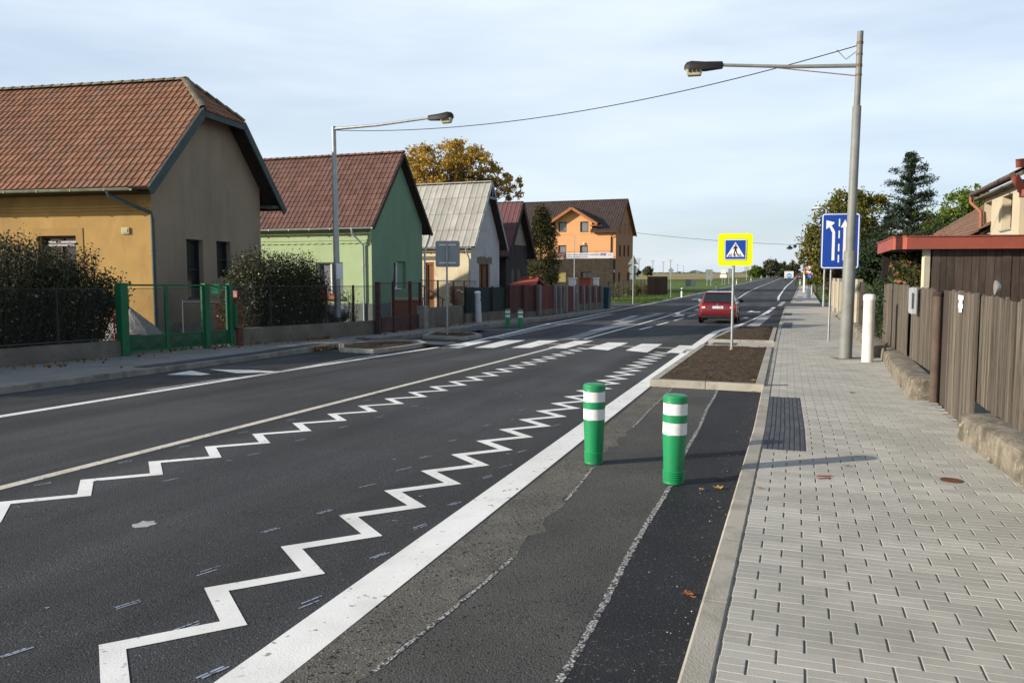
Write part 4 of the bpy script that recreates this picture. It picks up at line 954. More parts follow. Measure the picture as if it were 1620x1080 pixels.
mb.box(-.25, .25, e0, e1_, ztp + .002, ztp + .05); mb.obj('soffit', mat('soffit_brown', (0.13, 0.11, 0.09), .9, .2, 4), rf)
mb = MB(); mb.tube([(-.33, e0, ztp + .16), (-.33, e1_, ztp + .16)], .06, 8); mb.obj('gutter', mat('gutter_brown', (0.10, 0.065, 0.055), .6, .2, 4), bh, smooth=50)
mb = MB(); mb.tube([(-.33, e1_ - .05, ztp + .12), (-.32, e1_ - .05, ztp - .06), (-.10, e1_ - .36, ztp - .36), (-.09, e1_ - .36, ztp - .6), (-.09, e1_ - .36, .1)], .05, 8); mb.obj('downpipe', mat('copper_red_pipe', (0.27, 0.105, 0.06), .6, .15, 5), bh, smooth=50)
mb = MB(); gy = -.75
mb.box(.0, 3.5, gy - 2.6, gy, 0, ztp - .35); mb.prism([(.0, gy - 2.6, ztp - .35), (3.5, gy - 2.6, ztp - .35), (3.5, gy, ztp - .35), (.0, gy, ztp - .35)], [(1.0, gy - 2.6, ztp + 1.5), (3.5, gy - 2.6, ztp + 1.5), (3.5, gy, ztp + 1.5), (1.0, gy, ztp + 1.5)])
mb.obj('timber_annex', SHEDW, bh)
mb = MB(); mb.bar((-.12, gy + .1, ztp - .3), (1.5, gy + .1, ztp + 2.1), .05, .24, up=(-.7, 0, .6)); mb.bar((-.28, gy + .05, ztp + .42), (.35, gy + .05, ztp + .46), .05, .20); mb.bar((-.30, gy - .0, ztp + .12), (-.05, gy, ztp - .35), .06, .18)
mb.bar((-.12, gy + .1, ztp - .3), (-.12, gy - 2.6, ztp - .3), .10, .16); mb.obj('bargeboard', REDM, bh)
# low barn roof further back
org2 = R(34, 7.0); ba = thing('tiled_barn', 'low barn with brown tile roof behind the red-edged shed', 'barn', (org2.x, org2.y, org2.z), -A)
mb = MB(); zb2 = 3.0 - org2.z
sv = Vector((.84, 0, .54)); tiles(mb, (-2.6, 0, zb2 - .2), (0, 1, 0), sv, Vector((-.54, 0, .84)), lambda v: -8, lambda v: 8, 5.6, .34, .24, pan, 4, .04)
mb.obj('roof', mat('tile_barn', (0.20, 0.115, 0.075), .9, .2, 2, attr=.3, stain=(0.12, 0.085, 0.06), sscale=1, samt=.6), ba)
mb = MB(); mb.box(-2.2, 4, -7.6, 7.8, 0, zb2 - .05); mb.prism([(-2.2, -7.6, zb2 - .05), (4, -7.6, zb2 - .05), (4, 7.8, zb2 - .05), (-2.2, 7.8, zb2 - .05)], [(1.8, -7.6, zb2 + 2.45), (2.2, -7.6, zb2 + 2.45), (2.2, 7.8, zb2 + 2.45), (1.8, 7.8, zb2 + 2.45)]); mb.obj('wall', CONC, ba)
# ---------------------------------------------------------------- street furniture
def sign_plate(mb, w, h, r=.06, t=.012, y=0.0, cx=0, cz=0):     # rounded plate facing -y
    ring = []
    for sx, sz, g0 in ((1, 1, 0), (-1, 1, 90), (-1, -1, 180), (1, -1, 270)):
        for k in range(6):
            g = math.radians(g0 + k * 18); ring.append((cx + sx * (w / 2 - r) + r * math.cos(g), cz + sz * (h / 2 - r) + r * math.sin(g)))
    mb.prism([(x, y + t, z) for x, z in ring][::-1], [(x, y, z) for x, z in ring][::-1])
def disc(mb, r, y, t=.01, cx=0, cz=0, n=28):
    ring = [(cx + r * math.cos(6.2832 * k / n), cz + r * math.sin(6.2832 * k / n)) for k in range(n)]
    mb.prism([(x, y + t, z) for x, z in ring][::-1], [(x, y, z) for x, z in ring][::-1])
def flat(mb, pts, y): mb.face([(x, y, z) for x, z in pts])
FLUO = mat('fluorescent_yellow', (0.72, 0.86, 0.0), 0.55, 0.02, 2, spec=0.3)
SBLUE = mat('sign_blue', (0.010, 0.060, 0.34), 0.45, 0.05, 2, spec=0.35)
SWHITE = mat('sign_white', (0.80, 0.80, 0.80), 0.5, 0.02, 2)
SBLACK = mat('sign_black', (0.012, 0.012, 0.013), 0.5, 0.1, 4)
SRED = mat('sign_red', (0.50, 0.02, 0.02), 0.5, 0.05, 2)
SBACK = mat('sign_back_grey', (0.24, 0.26, 0.265), 0.6, 0.06, 3, metal=.2)

# pedestrian crossing sign
g = R(20.6, -1.6, .12); t = thing('crossing_sign', 'fluorescent yellow-green square sign with blue pedestrian crossing panel, standing in the front soil bed', 'road sign', g, -A * .55)
mb = MB(); mb.tube([(0, .06, -.05), (0, .06, 2.75)], .034, 14); mb.obj('pole', GALV, t, smooth=40)
mb = MB(); mb.lathe([(.05, 0), (.05, .05), (.036, .09)], 12, (0, .06, -.01)); mb.obj('foot', mat('rusty_cap', (0.30, .22, .16), .8, .3, 8), t)
zc = 2.375 - g.z
mb = MB(); sign_plate(mb, .83, .80, .075, .012, 0, .03, zc); mb.obj('panel', FLUO, t)
mb = MB(); sign_plate(mb, .545, .525, .04, .006, -.008, .03, zc); bp = mb.obj('border', SBLACK, t)
mb = MB(); sign_plate(mb, .53, .51, .035, .006, -.012, .03, zc); mb.obj('rim', SWHITE, bp)
mb = MB(); sign_plate(mb, .485, .465, .02, .006, -.016, .03, zc); mb.obj('blue_field', SBLUE, bp)
mb = MB(); flat(mb, [(.03 - .222, zc - .175), (.03 + .222, zc - .175), (.03, zc + .185)], -.0185); mb.obj('triangle', SWHITE, bp)
mb = MB(); y = -.0205; X = lambda a: .03 + a
ring = [(X(.004 + .019 * math.cos(6.28 * k / 12)), zc + .117 + .022 * math.sin(6.28 * k / 12)) for k in range(12)]; flat(mb, ring, y)
flat(mb, [(X(-.028), zc + .088), (X(.030), zc + .088), (X(.026), zc - .01), (X(-.022), zc - .01)], y)
flat(mb, [(X(-.028), zc + .088), (X(-.022), zc + .055), (X(-.052), zc + .005), (X(-.064), zc + .015)], y); flat(mb, [(X(.03), zc + .088), (X(.058), zc + .03), (X(.046), zc + .018), (X(.022), zc + .05)], y)
flat(mb, [(X(-.022), zc - .008), (X(.006), zc - .008), (X(-.030), zc - .152), (X(-.055), zc - .152)], y); flat(mb, [(X(-.002), zc - .008), (X(.026), zc - .008), (X(.064), zc - .152), (X(.040), zc - .152)], y)
for a in (-.165, -.115, -.010, .092, .142): 
    k = .16 * a; flat(mb, [(X(a - .014), zc - .168), (X(a + .014), zc - .168), (X(a * .78 + .010), zc - .105), (X(a * .78 - .010), zc - .105)], y - .0006)
mb.obj('walking_figure', SBLACK, bp)
for dz in (-.25, .25): mb = MB(); mb.box(-.25, .31, .012, .028, zc + dz - .02, zc + dz + .02); mb.lathe([(.042, -.03), (.042, .03)], 12, (0, .06, zc + dz)); mb.obj('bracket', GALV, t)

# lane sign behind the lamp post
g = G(1311, 540, .1); t = thing('lane_sign', 'tall blue lane arrow sign with white border partly hidden by the lamp post', 'road sign', g, -A * .5)
mb = MB()
zc = 2.74 - g.z
mb.tube([(0, .05, -.05), (.02, .05, zc + .6)], .03, 10); mb.obj('pole', GALV, t, smooth=40)
mb = MB(); mb.tube([(.47, .05, -.05), (.47, .05, zc + .6)], .03, 10); mb.obj('pole', GALV, t, smooth=40)
mb = MB(); sign_plate(mb, 1.07, 1.62, .09, .02, 0, .23, zc); mb.obj('panel', SBLUE, t)
mb = MB()
def frame_ring(w, h, r, k, y, cx, cz):
    o = []; i_ = []
    for sx, sz, g0 in ((1, 1, 0), (-1, 1, 90), (-1, -1, 180), (1, -1, 270)):
        for q in range(5):
            a = math.radians(g0 + q * 22.5); o.append((cx + sx * (w / 2 - r) + r * math.cos(a), cz + sz * (h / 2 - r) + r * math.sin(a))); rr = r - k
            i_.append((cx + sx * (w / 2 - r) + rr * math.cos(a), cz + sz * (h / 2 - r) + rr * math.sin(a)))
    n = len(o)
    for q in range(n): mb.face([(o[q][0], y, o[q][1]), (o[(q + 1) % n][0], y, o[(q + 1) % n][1]), (i_[(q + 1) % n][0], y, i_[(q + 1) % n][1]), (i_[q][0], y, i_[q][1])][::-1])
frame_ring(1.03, 1.58, .075, .032, -.003, .23, zc); mb.obj('border', SWHITE, t)
mb = MB(); cx = .23; y = -.004
def sg(*pts): flat(mb, [(cx + a * .93, zc + b) for a, b in pts], y)
sg((-.245, -.56), (-.16, -.56), (-.16, .27), (-.245, .24)); sg((-.245, .24), (-.16, .27), (-.275, .455), (-.335, .41))
sg((-.43, .60), (-.43, .34), (-.20, .50), (-.19, .545))
sg((.085, -.56), (.165, -.56), (.165, .40), (.085, .40)); sg((.0, .39), (.25, .39), (.125, .62))
sg((.165, -.22), (.165, -.10), (.30, .10), (.36, .06)); sg((.25, .02), (.44, -.06), (.44, .20), (.34, .16))
for b in (-.62, -.30, .08, .42): sg((-.06, b - .0), (-.02, b), (-.02, b + .22), (-.06, b + .22))
mb.obj('arrow', SWHITE, t)
for dz in (-.5, .5): mb = MB(); mb.box(-.2, .64, .02, .04, zc + dz - .02, zc + dz + .02); mb.obj('bracket', GALV, t)

# back of the opposite crossing sign
g = G(708, 529, .1); t = thing('crossing_sign', 'grey back of a square sign on a thin pole, facing away beside the green house', 'road sign', g, -A * .2)
zc = (1.7 + 36 / FPX * g.y) - g.z
mb = MB(); mb.tube([(0, -.045, -.05), (0, -.045, zc + .32)], .032, 12); mb.obj('pole', GALV, t, smooth=40)
mb = MB(); sign_plate(mb, .82, .87, .07, .015, 0, 0.02, zc); mb.obj('panel', SBACK, t, bevel=.004)
for dz in (-.30, .30): mb = MB(); mb.box(-.27, .31, -.022, -.002, zc + dz - .025, zc + dz + .025); mb.obj('bracket', mat('bracket_alu', (.5, .52, .53), .4, .1, 5, metal=.6), t)

# triangle and disc seen from behind near the side road
g = R(66, -13.2, .05); t = thing('priority_sign', 'grey backs of a triangle and a disc on one pole near the side road', 'road sign', g, -A * .3)
zt_ = 1.7 + 33 / FPX * g.y - g.z
mb = MB(); mb.tube([(0, -.04, -.05), (0, -.04, zt_ + .05)], .05, 10); mb.obj('pole', GALV, t, smooth=40)
LG = mat('sign_back_light', (0.34, 0.37, 0.36), .5, .05, 3, metal=.3)
k = g.y / FPX
mb = MB(); tri = [(-8.6 * k, zt_ - 13.5 * k), (8.6 * k, zt_ - 13.5 * k), (.6 * k, zt_), (-.6 * k, zt_)]; mb.prism([(x, .02, z) for x, z in tri][::-1], [(x, 0, z) for x, z in tri][::-1]); mb.obj('triangle_plate', LG, t)
mb = MB(); disc(mb, 7.2 * k, 0, .02, 0, zt_ - 21.5 * k); mb.obj('disc_plate', LG, t)
mb = MB(); sign_plate(mb, 10.5 * k, 7.5 * k, .05, .02, 0, 0, zt_ - 33 * k); mb.obj('small_plate', LG, t)

# bollards
BGREEN = mat('bollard_green', (0.010, 0.245, 0.085), 0.42, 0.06, 3, spec=0.45, stain=(0.035, 0.15, 0.07), sscale=5, samt=.45, bump=.06, bscale=30)
REFL = mat('bollard_white_band', (0.74, 0.74, 0.73), 0.45, 0.03, 4, stain=(.58, .57, .54), sscale=7, samt=.4)
b0 = thing('bollard', 'green plastic bollard with two white bands, standing closer to the wide white edge line', 'bollard', R(7.39, -1.84, .005), 0, 'green and white plastic bollards')
r0, r1 = .083, .105; HB = .775
def rr(z): return lerp(r0, r1, min(1, z / .5)) if z < .5 else r1
prof = [(r0 * .6, 0)]
z = .0
prof += [(r0 + .004, .002), (r0 + .006, .012)]
for k in range(5): z = .02 + k * .020; prof += [(rr(z) + .001, z), (rr(z) + .007, z + .005), (rr(z) + .007, z + .012), (rr(z) + .001, z + .017)]
prof += [(rr(.14), .14), (rr(.3), .30), (rr(.44), .42), (rr(.44), .425), (r1 - .004, .43), (r1 - .004, .535), (r1 + .001, .538), (r1 + .002, .60), (r1 - .004, .603), (r1 - .004, .70),
         (r1 + .001, .704), (r1 + .004, .712), (r1 + .001, .722), (r1 + .004, .732), (r1 + .001, .742), (r1 + .003, .752), (r1 - .004, .765), (r1 * .8, .772), (r1 * .4, .776), (.005, .777)]
mb = MB(); mb.lathe(prof, 28); mb.obj('body', BGREEN, b0, smooth=35)
for za, zb_ in ((.432, .535), (.603, .702)):
    mb = MB(); mb.lathe([(r1 - .003, za), (r1 - .001, za + .002), (r1 - .001, zb_ - .002), (r1 - .003, zb_)], 28); mb.obj('reflective_band', REFL, b0, smooth=35)
for (s, tt), lb in (((6.86, -1.0), 'green plastic bollard with two white bands, standing on the fresh black asphalt beside the kerb'),
                    ((31.3, -11.54), 'left one of the two green bollards with white bands across the road'), ((31.0, -10.87), 'right one of the two green bollards with white bands across the road')):
    c = copy_tree(b0); c.location = R(s, tt, .005); c['label'] = lb; c.rotation_euler = (U(-.02, .02), U(-.015, .015), U(0, 3))

# street lamps
LAMPBLK = mat('lamp_housing', (0.015, 0.014, 0.014), 0.6, 0.2, 4)
LENS = mat('lamp_lens_yellowed', (0.42, 0.38, 0.24), 0.35, 0.15, 10, spec=.5)
def lamp_head(root, tip, d, L_=.86):
    d = Vector(d).normalized(); sd = d.cross(Vector((0, 0, 1))).normalized(); up = sd.cross(d); a = Vector(tip)
    def q(x, y, z): return a + d * x + sd * y + up * z
    mb = MB(); st = [(0, .055, -.06, .06), (.02, .07, -.075, .075), (.45 * L_, .12, -.10, .085), (.80 * L_, .145, -.085, .115), (.93 * L_, .12, -.07, .09), (.985 * L_, .07, -.06, .03)]
    rings = []
    for x, w, zl, zh in st: rings.append([q(x, -w, zl * .6), q(x, -w * .95, zl), q(x, w * .95, zl), q(x, w, zl * .6), q(x, w * .9, zh * .6), q(x, w * .5, zh), q(x, -w * .5, zh), q(x, -w * .9, zh * .6)])
    vs = [p for r in rings for p in r]; n = 8; fs = [tuple(range(7, -1, -1)), tuple(range(len(vs) - 8, len(vs)))]
    for i in range(len(st) - 1):
        for j in range(n): fs.append((i * n + j, i * n + (j + 1) % n, (i + 1) * n + (j + 1) % n, (i + 1) * n + j))
    mb.add(vs, fs); hd = mb.obj('lamp_head', LAMPBLK, root, smooth=50)
    mb = MB(); x0, x1, w = .52 * L_, .95 * L_, .115
    mb.prism([q(x0 + .03, -w * .7, -.215), q(x1 - .05, -w * .7, -.215), q(x1 - .05, w * .7, -.215), q(x0 + .03, w * .7, -.215)], [q(x0, -w, -.06), q(x1, -w, -.06), q(x1, w, -.06), q(x0, w, -.06)])
    lens = mb.obj('lens', LENS, hd, bevel=.02)
    mb = MB()
    for sgn in (-1, 1):
        for k in range(3):
            xa = lerp(x0 + .05, x1 - .14, k / 2); yy = w * 1.0 * sgn
            pts = [q(xa, yy * .98, -.085), q(xa + .06, yy * .98, -.085), q(xa + .06, yy * .90, -.15), q(xa, yy * .90, -.15)]
            off = sd * sgn * .012; mb.face([p + off for p in pts][::sgn])
    mb.obj('louvre', SBLACK, hd)
g = G(1337, 567, .1)
lr = thing('street_lamp', 'tall grey street lamp on the right pavement with a long arm reaching over the road', 'street lamp', g, 0, 'street lamps with dark heads')
lean = Vector((.013, 0, 1)); zp = 7.005 - g.z
mb = MB(); pr = [(.150, -.05), (.140, .02), (.136, 1.2), (.133, 2.36), (.112, 2.40)]; mb.tube([lean * z for r, z in pr], [r for r, z in pr], 20)
mb.tube([lean * 2.39, lean * (5.40 - g.z), lean * (5.43 - g.z)], [.096, .092, .075], 18); mb.tube([lean * (5.42 - g.z), lean * zp], [.066, .063], 16); mb.obj('pole', POLE_G, lr, smooth=40)
mb = MB(); d = Vector((-CA, SA, 0)); za = 6.28 - g.z; p0 = lean * za; p1 = p0 + d * 2.93 + Vector((0, 0, .27)); mb.tube([p0, p0 + d * 1.4 + Vector((0, 0, .10)), p1], [.045, .04, .036], 12); mb.obj('arm', POLE_G, lr, smooth=40)
mb = MB(); q0 = lean * (za - .22); mb.tube([q0, p0 + d * 1.8 + Vector((0, 0, .12))], .012, 6); mb.lathe([(.072, -.03), (.072, .03)], 12, lean * (za)); mb.lathe([(.072, -.02), (.072, .02)], 12, lean * (za - .2)); mb.lathe([(.07, -.02), (.07, .02)], 12, lean * (za + .24)); mb.lathe([(.07, -.03), (.072, .0), (.07, .03)], 12, lean * (za + .48)); mb.obj('brace', mat('rusty_band', (0.20, 0.12, 0.07), .8, .4, 8), lr)
lamp_head(lr, p1 - d * .05, d + Vector((0, 0, .03)), .88)
mb = MB(); mb.box(-.3, .42, -.22, .2, -.02, .012); mb.obj('base_patch', mat('patched_mortar', (0.20, 0.175, 0.14), .95, .3, 6), lr)
cable_a = g + lean * (6.72 - g.z)
g = G(535, 531, .1)
ll = thing('street_lamp', 'grey street lamp on the far pavement with a white notice on its pole', 'street lamp', g, 0, 'street lamps with dark heads')
zp = 6.525 - g.z; lean = Vector((-.004, 0, 1))
mb = MB(); mb.tube([lean * z for z in (-.05, 1.2, 2.6, zp - 1.0)], [.115, .105, .098, .085], 18); mb.tube([lean * (zp - 1.0), lean * zp], [.072, .07], 14); mb.obj('pole', GALV, ll, smooth=40)
mb = MB(); mb.lathe([(.17, -.02), (.16, .08), (.125, .12)], 18); mb.obj('foot', mat('brick_red_collar', (0.36, 0.115, 0.075), .9, .2, 6), ll)
mb = MB(); mb.lathe([(.112, .28), (.113, .62)], 18); mb.obj('paint_band', mat('flaked_black', (0.05, 0.05, 0.05), .8, .3, 6, stain=(.3, .3, .3), sscale=6, samt=.9), ll)
d = Vector((CA, -SA, 0)); p0 = lean * (zp - .08); p1 = p0 + d * 3.42 + Vector((0, 0, .12))
mb = MB(); mb.tube([p0, p0 + d * 1.6 + Vector((0, 0, .02)), p1], [.05, .042, .036], 12); mb.obj('arm', GALV, ll, smooth=40)
lamp_head(ll, p1 - d * .05, d + Vector((0, 0, .03)), .84)
mb = MB(); mb.box(-.0, .22, -.115, -.105, 1.86, 2.36); mb.obj('notice', SWHITE, ll)
cable_b = g + lean * (zp - .12)
mb = MB(); pts = []
for k in range(41):
    u = k / 40; p = lerp(cable_a, cable_b, u); p = p + Vector((0, 0, -.55 * 4 * u * (1 - u))); pts.append(p)
mb.tube(pts, .011, 6); mb.tube([cable_a + Vector((.05, 0, -.05)), cable_a + Vector((-.25, .1, -.28)), cable_a + Vector((-.42, .2, -.05))], .008, 5)
tag(mb.obj('overhead_cable', BLACK), 'thin black cable sagging across the road between the two big lamp poles', 'cable')
def small_lamp(p, z, lb):
    t = thing('street_lamp', lb, 'street lamp', p, -A, 'slim street lamps along the far pavement'); z -= p.z
    mb = MB(); mb.tube([(0, 0, -.05), (0, 0, 1.2), (0, 0, z - .1)], [.10, .075, .06], 10); mb.tube([(0, 0, z - .12), (-.15, 0, z), (-.4, 0, z + .05)], .05, 8); mb.obj('pole', GALV, t, smooth=40)
    mb = MB(); mb.ball((-.62, 0, z + .04), .36, 8, (1, .45, .30)); mb.obj('lamp_head', mat('lamp_white', (0.62, 0.62, 0.58), .4, .05, 3), t, smooth=60)
g = P(1304, 440, 60); p = Vector((g.x, 60, T(60))); small_lamp(p, 1.7 + 107 / FPX * 60, 'slim white-headed street lamp rising behind the blue lane sign')
g = P(1285, 440, 90); p = Vector((g.x, 90, T(90))); small_lamp(p, 1.7 + 76 / FPX * 90, 'slim white-headed street lamp beside the round red-ringed sign, the farther one')

# posts
g = G(1372, 572, .1); t = thing('pipe_post', 'thick white round post on the right pavement beside the lamp post', 'post', g)
mb = MB(); mb.lathe([(.12, -.05), (.118, .02), (.116, 1.33), (.118, 1.335)], 24); mb.obj('tube', mat('post_white', (0.70, 0.68, 0.63), .5, .05, 4, stain=(0.50, 0.42, 0.30), sscale=3, samt=.5), t, smooth=40)
mb = MB(); mb.lathe([(.127, 1.32), (.127, 1.40), (.11, 1.435), (.06, 1.45), (.003, 1.453)], 24); mb.obj('cap', WHITE, t, smooth=40)
g = G(757, 509.5, .1); t = thing('pipe_post', 'pale grey round post standing by the fence across the road', 'post', g, 0)
t.rotation_euler = (0, -.03, 0)
mb = MB(); mb.lathe([(.15, -.05), (.14, .9), (.125, 1.32)], 20); mb.obj('tube', mat('post_pale', (0.50, 0.51, 0.53), .6, .1, 3, stain=(.35, .36, .37), sscale=2, samt=.6), t, smooth=40)
mb = MB(); mb.lathe([(.145, 1.31), (.145, 1.37), (.1, 1.41), (.003, 1.42)], 20); mb.obj('cap', SWHITE, t, smooth=40)
mb = MB(); mb.box(.10, .15, -.07, .05, .95, 1.05); mb.obj('sticker', SBLUE, t)
# round red-ringed sign with blue route plate
g = G(1279, 474, .1); t = thing('prohibition_sign', 'round red-ringed white sign with a small blue 12 plate, down the far pavement', 'road sign', g, -A * .8)
k = g.y / FPX; zc = 1.7 + 11.5 * k - g.z
mb = MB(); mb.tube([(0, .06, 0), (0, .06, zc + .3)], .045, 10); mb.obj('pole', GALV, t, smooth=40)
mb = MB(); mb.lathe([(.19, -.05), (.19, .75), (.14, .95), (.06, 1.0)], 14, (0, .06, 0)); mb.obj('foot', mat('concrete_white', (0.55, 0.55, 0.53), .8, .1, 4), t, smooth=40)
mb = MB(); disc(mb, 7.1 * k, 0, .02, 0, zc); pl_ = mb.obj('panel', SWHITE, t)
mb = MB(); n = 32
for j in range(n):
    a, b = 6.2832 * j / n, 6.2832 * (j + 1) / n; R0, R1 = 6.9 * k, 5.3 * k
    mb.face([(R0 * math.cos(b), -.004, zc + R0 * math.sin(b)), (R0 * math.cos(a), -.004, zc + R0 * math.sin(a)), (R1 * math.cos(a), -.004, zc + R1 * math.sin(a)), (R1 * math.cos(b), -.004, zc + R1 * math.sin(b))])
mb.obj('ring', SRED, pl_)
mb = MB(); flat(mb, [(-.20, zc - .02), (.02, zc - .02), (.02, zc + .03), (-.20, zc + .03)], -.005); flat(mb, [(0, zc + .02), (.2, zc + .09), (.2, zc + .05), (0, zc - .02)], -.006); disc(mb, .055, -.008, .003, -.12, zc - .08, 12); disc(mb, .055, -.008, .003, .10, zc - .08, 12); flat(mb, [(.05, zc - .02), (.21, zc - .06), (.21, zc - .03), (.05, zc + .02)], -.0065)
mb.obj('cart_symbol', SBLACK, pl_)
mb = MB(); sign_plate(mb, 10 * k, 6.4 * k, .04, .02, 0, 0, zc - 11.3 * k); q = mb.obj('route_plate', SBLUE, t)
text_mesh('lettering', '12', 5.6 * k, SWHITE, q, Matrix.Translation((0, -.004, zc - 11.3 * k)) @ Matrix.Rotation(math.pi / 2, 4, 'X'))
g = G(1272, 462, .1); t = thing('marker_post', 'white marker post with a yellow top on the far pavement', 'post', g); k = g.y / FPX; zt_ = 1.7 + 9 * k - g.z
mb = MB(); mb.tube([(0, 0, 0), (0, 0, zt_ - .3)], .14, 10); mb.obj('tube', WHITE, t, smooth=40)
mb = MB(); mb.tube([(0, 0, zt_ - .3), (0, 0, zt_)], .15, 10); mb.obj('cap', mat('cap_yellow', (0.65, 0.42, 0.03), .6, .1, 3), t, smooth=40)

# white delineator posts along the road
gp = []
for (u, v), lb in zip([(1078, 470.5), (1132.5, 457.5), (1165, 449.5), (1188, 444), (1204, 439.7), (1213, 437.5), (1265.5, 450)],
                  ['nearest white delineator post on the left verge, opposite the red car', 'white delineator post on the left verge just left of the yellow-green sign', 'white delineator post on the left verge just right of the yellow-green sign',
                   'white delineator post on the left verge, second beyond the yellow-green sign', 'white delineator post on the left verge near the roadside trees', 'farthest white delineator post on the left verge', 'white delineator post on the right edge of the road past the pavement']):
    g = G(u, v); t = thing('delineator_post', lb, 'marker post', g, -A, 'white delineator posts along the road')
    mb = MB(); mb.prism([(-.07, -.05, -.1), (.07, -.05, -.1), (.05, .06, -.1), (-.05, .06, -.1)], [(-.07, -.05, .95), (.07, -.05, 1.03), (.05, .06, 1.03), (-.05, .06, .95)]); mb.obj('post', SWHITE, t)
    mb = MB(); mb.box(-.075, .075, -.056, .066, .68, .86); mb.obj('black_band', SBLACK, t)

# signs in the meadow
def field_sign(name, lb, u, v, parts, rz=-A * .6, legs=((0, 0),), mm=LG, cat='road sign'):
    g = G(u, v); k = g.y / FPX; t = thing(name, lb, cat, g, rz)
    top = max(p[3] + p[2] / 2 for p in parts)
    mb = MB()
    for a, _ in legs: mb.tube([(a * k, .06, -.1), (a * k, .06, top * k)], max(.035, .45 * k), 8)
    mb.obj('pole', GALV, t, smooth=40)
    for w, kind, h_, zc, cx, mt in parts:
        mb = MB()
        if kind == 'd': ring = [(cx * k, (zc - w / 2) * k), (cx * k + w / 2 * k, zc * k), (cx * k, (zc + w / 2) * k), (cx * k - w / 2 * k, zc * k)]; mb.prism([(x, .02, z) for x, z in ring][::-1], [(x, 0, z) for x, z in ring][::-1])
        else: sign_plate(mb, w * k, h_ * k, .05, .02, 0, cx * k, zc * k)
        mb.obj('panel', mt, t)
    return t
def FP(*a): return [(w, kd, h_, zc, cx, mt) for w, kd, h_, zc, cx, mt in a]
class _P(tuple): pass
def fs(name, lb, u, v, *a, **k):
    parts = [(w, kd, h_, zc, cx, mt) for w, kd, h_, zc, cx, mt in a]
    g = G(u, v); kk = g.y / FPX; t = thing(name, lb, k.get('cat', 'road sign'), g, k.get('rz', -A * .6))
    top = max(zc + h_ / 2 for w, kd, h_, zc, cx, mt in parts) - 1
    mb = MB()
    for l in k.get('legs', (0,)): mb.tube([(l * kk, .06, -.1), (l * kk, .06, top * kk)], max(.035, .4 * kk), 8)
    mb.obj('pole', GALV, t, smooth=40)
    for w, kd, h_, zc, cx, mt in parts:
        mb = MB()
        if kd == 'd': ring = [(cx * kk, (zc - h_ / 2) * kk), (cx * kk + w / 2 * kk, zc * kk), (cx * kk, (zc + h_ / 2) * kk), (cx * kk - w / 2 * kk, zc * kk)]; mb.prism([(x, .02, z) for x, z in ring][::-1], [(x, 0, z) for x, z in ring][::-1])
        else: sign_plate(mb, w * kk, h_ * kk, .05, .02, 0, cx * kk, zc * kk)
        mb.obj('panel', mt, t)
    return t
fs('diamond_sign', 'grey back of a diamond-shaped sign on a pole in the meadow near the garden fence', 1061, 470, (9.5, 'd', 9.5, 42, 0, LG), rz=-.1)
GB = mat('panel_grey_green', (0.23, 0.25, 0.24), .7, .1, 3)
PW = mat('panel_pale', (0.40, 0.42, 0.39), .7, .08, 3)
fs('notice_board', 'low weathered double board, half grey half white, standing in the meadow', 1093, 458, (9, 's', 11.5, 10.5, -4.2, GB), (6.5, 's', 12, 10.5, 4.2, PW), legs=(-6, 3), cat='notice board')
fs('notice_board', 'grey upright double board in the meadow left of the yellow-green sign', 1121.5, 452, (5.2, 's', 16.5, 17.5, -2.8, GB), (5.2, 's', 16.5, 17.5, 2.8, GB), legs=(-3, 3), cat='notice board')
fs('direction_sign', 'pale direction board above a white pointed plate beside the yellow-green sign', 1143, 451, (10, 's', 7.5, 21.5, 1, PW), (12, 's', 4, 14, 1, SWHITE), legs=(-1, 4), rz=-.9)
fs('notice_board', 'tall grey board on one pole close behind the yellow-green sign', 1153, 449, (5.5, 's', 12, 18, 1.5, GB), cat='notice board')
fs('town_sign', 'small pale sign on a pole to the right of the yellow-green sign', 1181, 443, (7, 's', 5, 18.5, 0, PW))
# flagpole by the orange building
g = P(908.5, 445, 84); t = thing('flagpole', 'thin bare flagpole standing before the orange building', 'pole', (g.x, 84, T(84)))
mb = MB(); mb.tube([(0, 0, 0), (0, 0, 1.7 + 63 / FPX * 84 - T(84))], [.07, .03], 8); mb.obj('shaft', GALV, t, smooth=40)
mb = MB(); mb.ball((0, 0, 1.74 + 63 / FPX * 84 - T(84)), .06, 6); mb.obj('knob', GALV, t, smooth=60)
# far power poles
wp = []
for i, (u, vt, vb, hh) in enumerate([(1010.5, 410, 435.5, 8.5), (1032.5, 413, 434.5, 8.5), (1049, 414.5, 433.5, 8.5), (1060.5, 412, 433, 8.5), (1072, 419, 432, 8.5), (1081, 421, 432, 8.5)]):
    Y = hh * FPX / (vb - vt); g = P(u, vb, Y); z0 = min(T(Y), g.z); lb = ['nearest grey power pole beside the orange building', 'second power pole along the field', 'third power pole along the field', 'power pole right behind the diamond sign back', 'fifth power pole, faint over the field', 'farthest faint power pole over the field'][i]
    t = thing('power_pole', lb, 'power pole', (g.x, Y, z0), 0, 'power poles crossing the field'); H_ = g.z + hh - z0
    mb = MB(); mb.tube([(0, 0, 0), (0, 0, H_)], [.28, .18], 8); mb.obj('pole', mat('far_pole', (0.26, 0.25, 0.25), .9, .1, 2), t)
    mb = MB(); mb.box(-1.1, 1.1, -.08, .08, H_ - .15, H_); mb.box(-.8, .8, -.08, .08, H_ - 1.1, H_ - .95)
    for x in (-1, 0, 1): mb.box(x - .1, x + .1, -.1, .1, H_, H_ + .5)
    mb.obj('crossarm', mat('far_pole_dark', (0.22, 0.22, 0.24), .9, .1, 2), t)
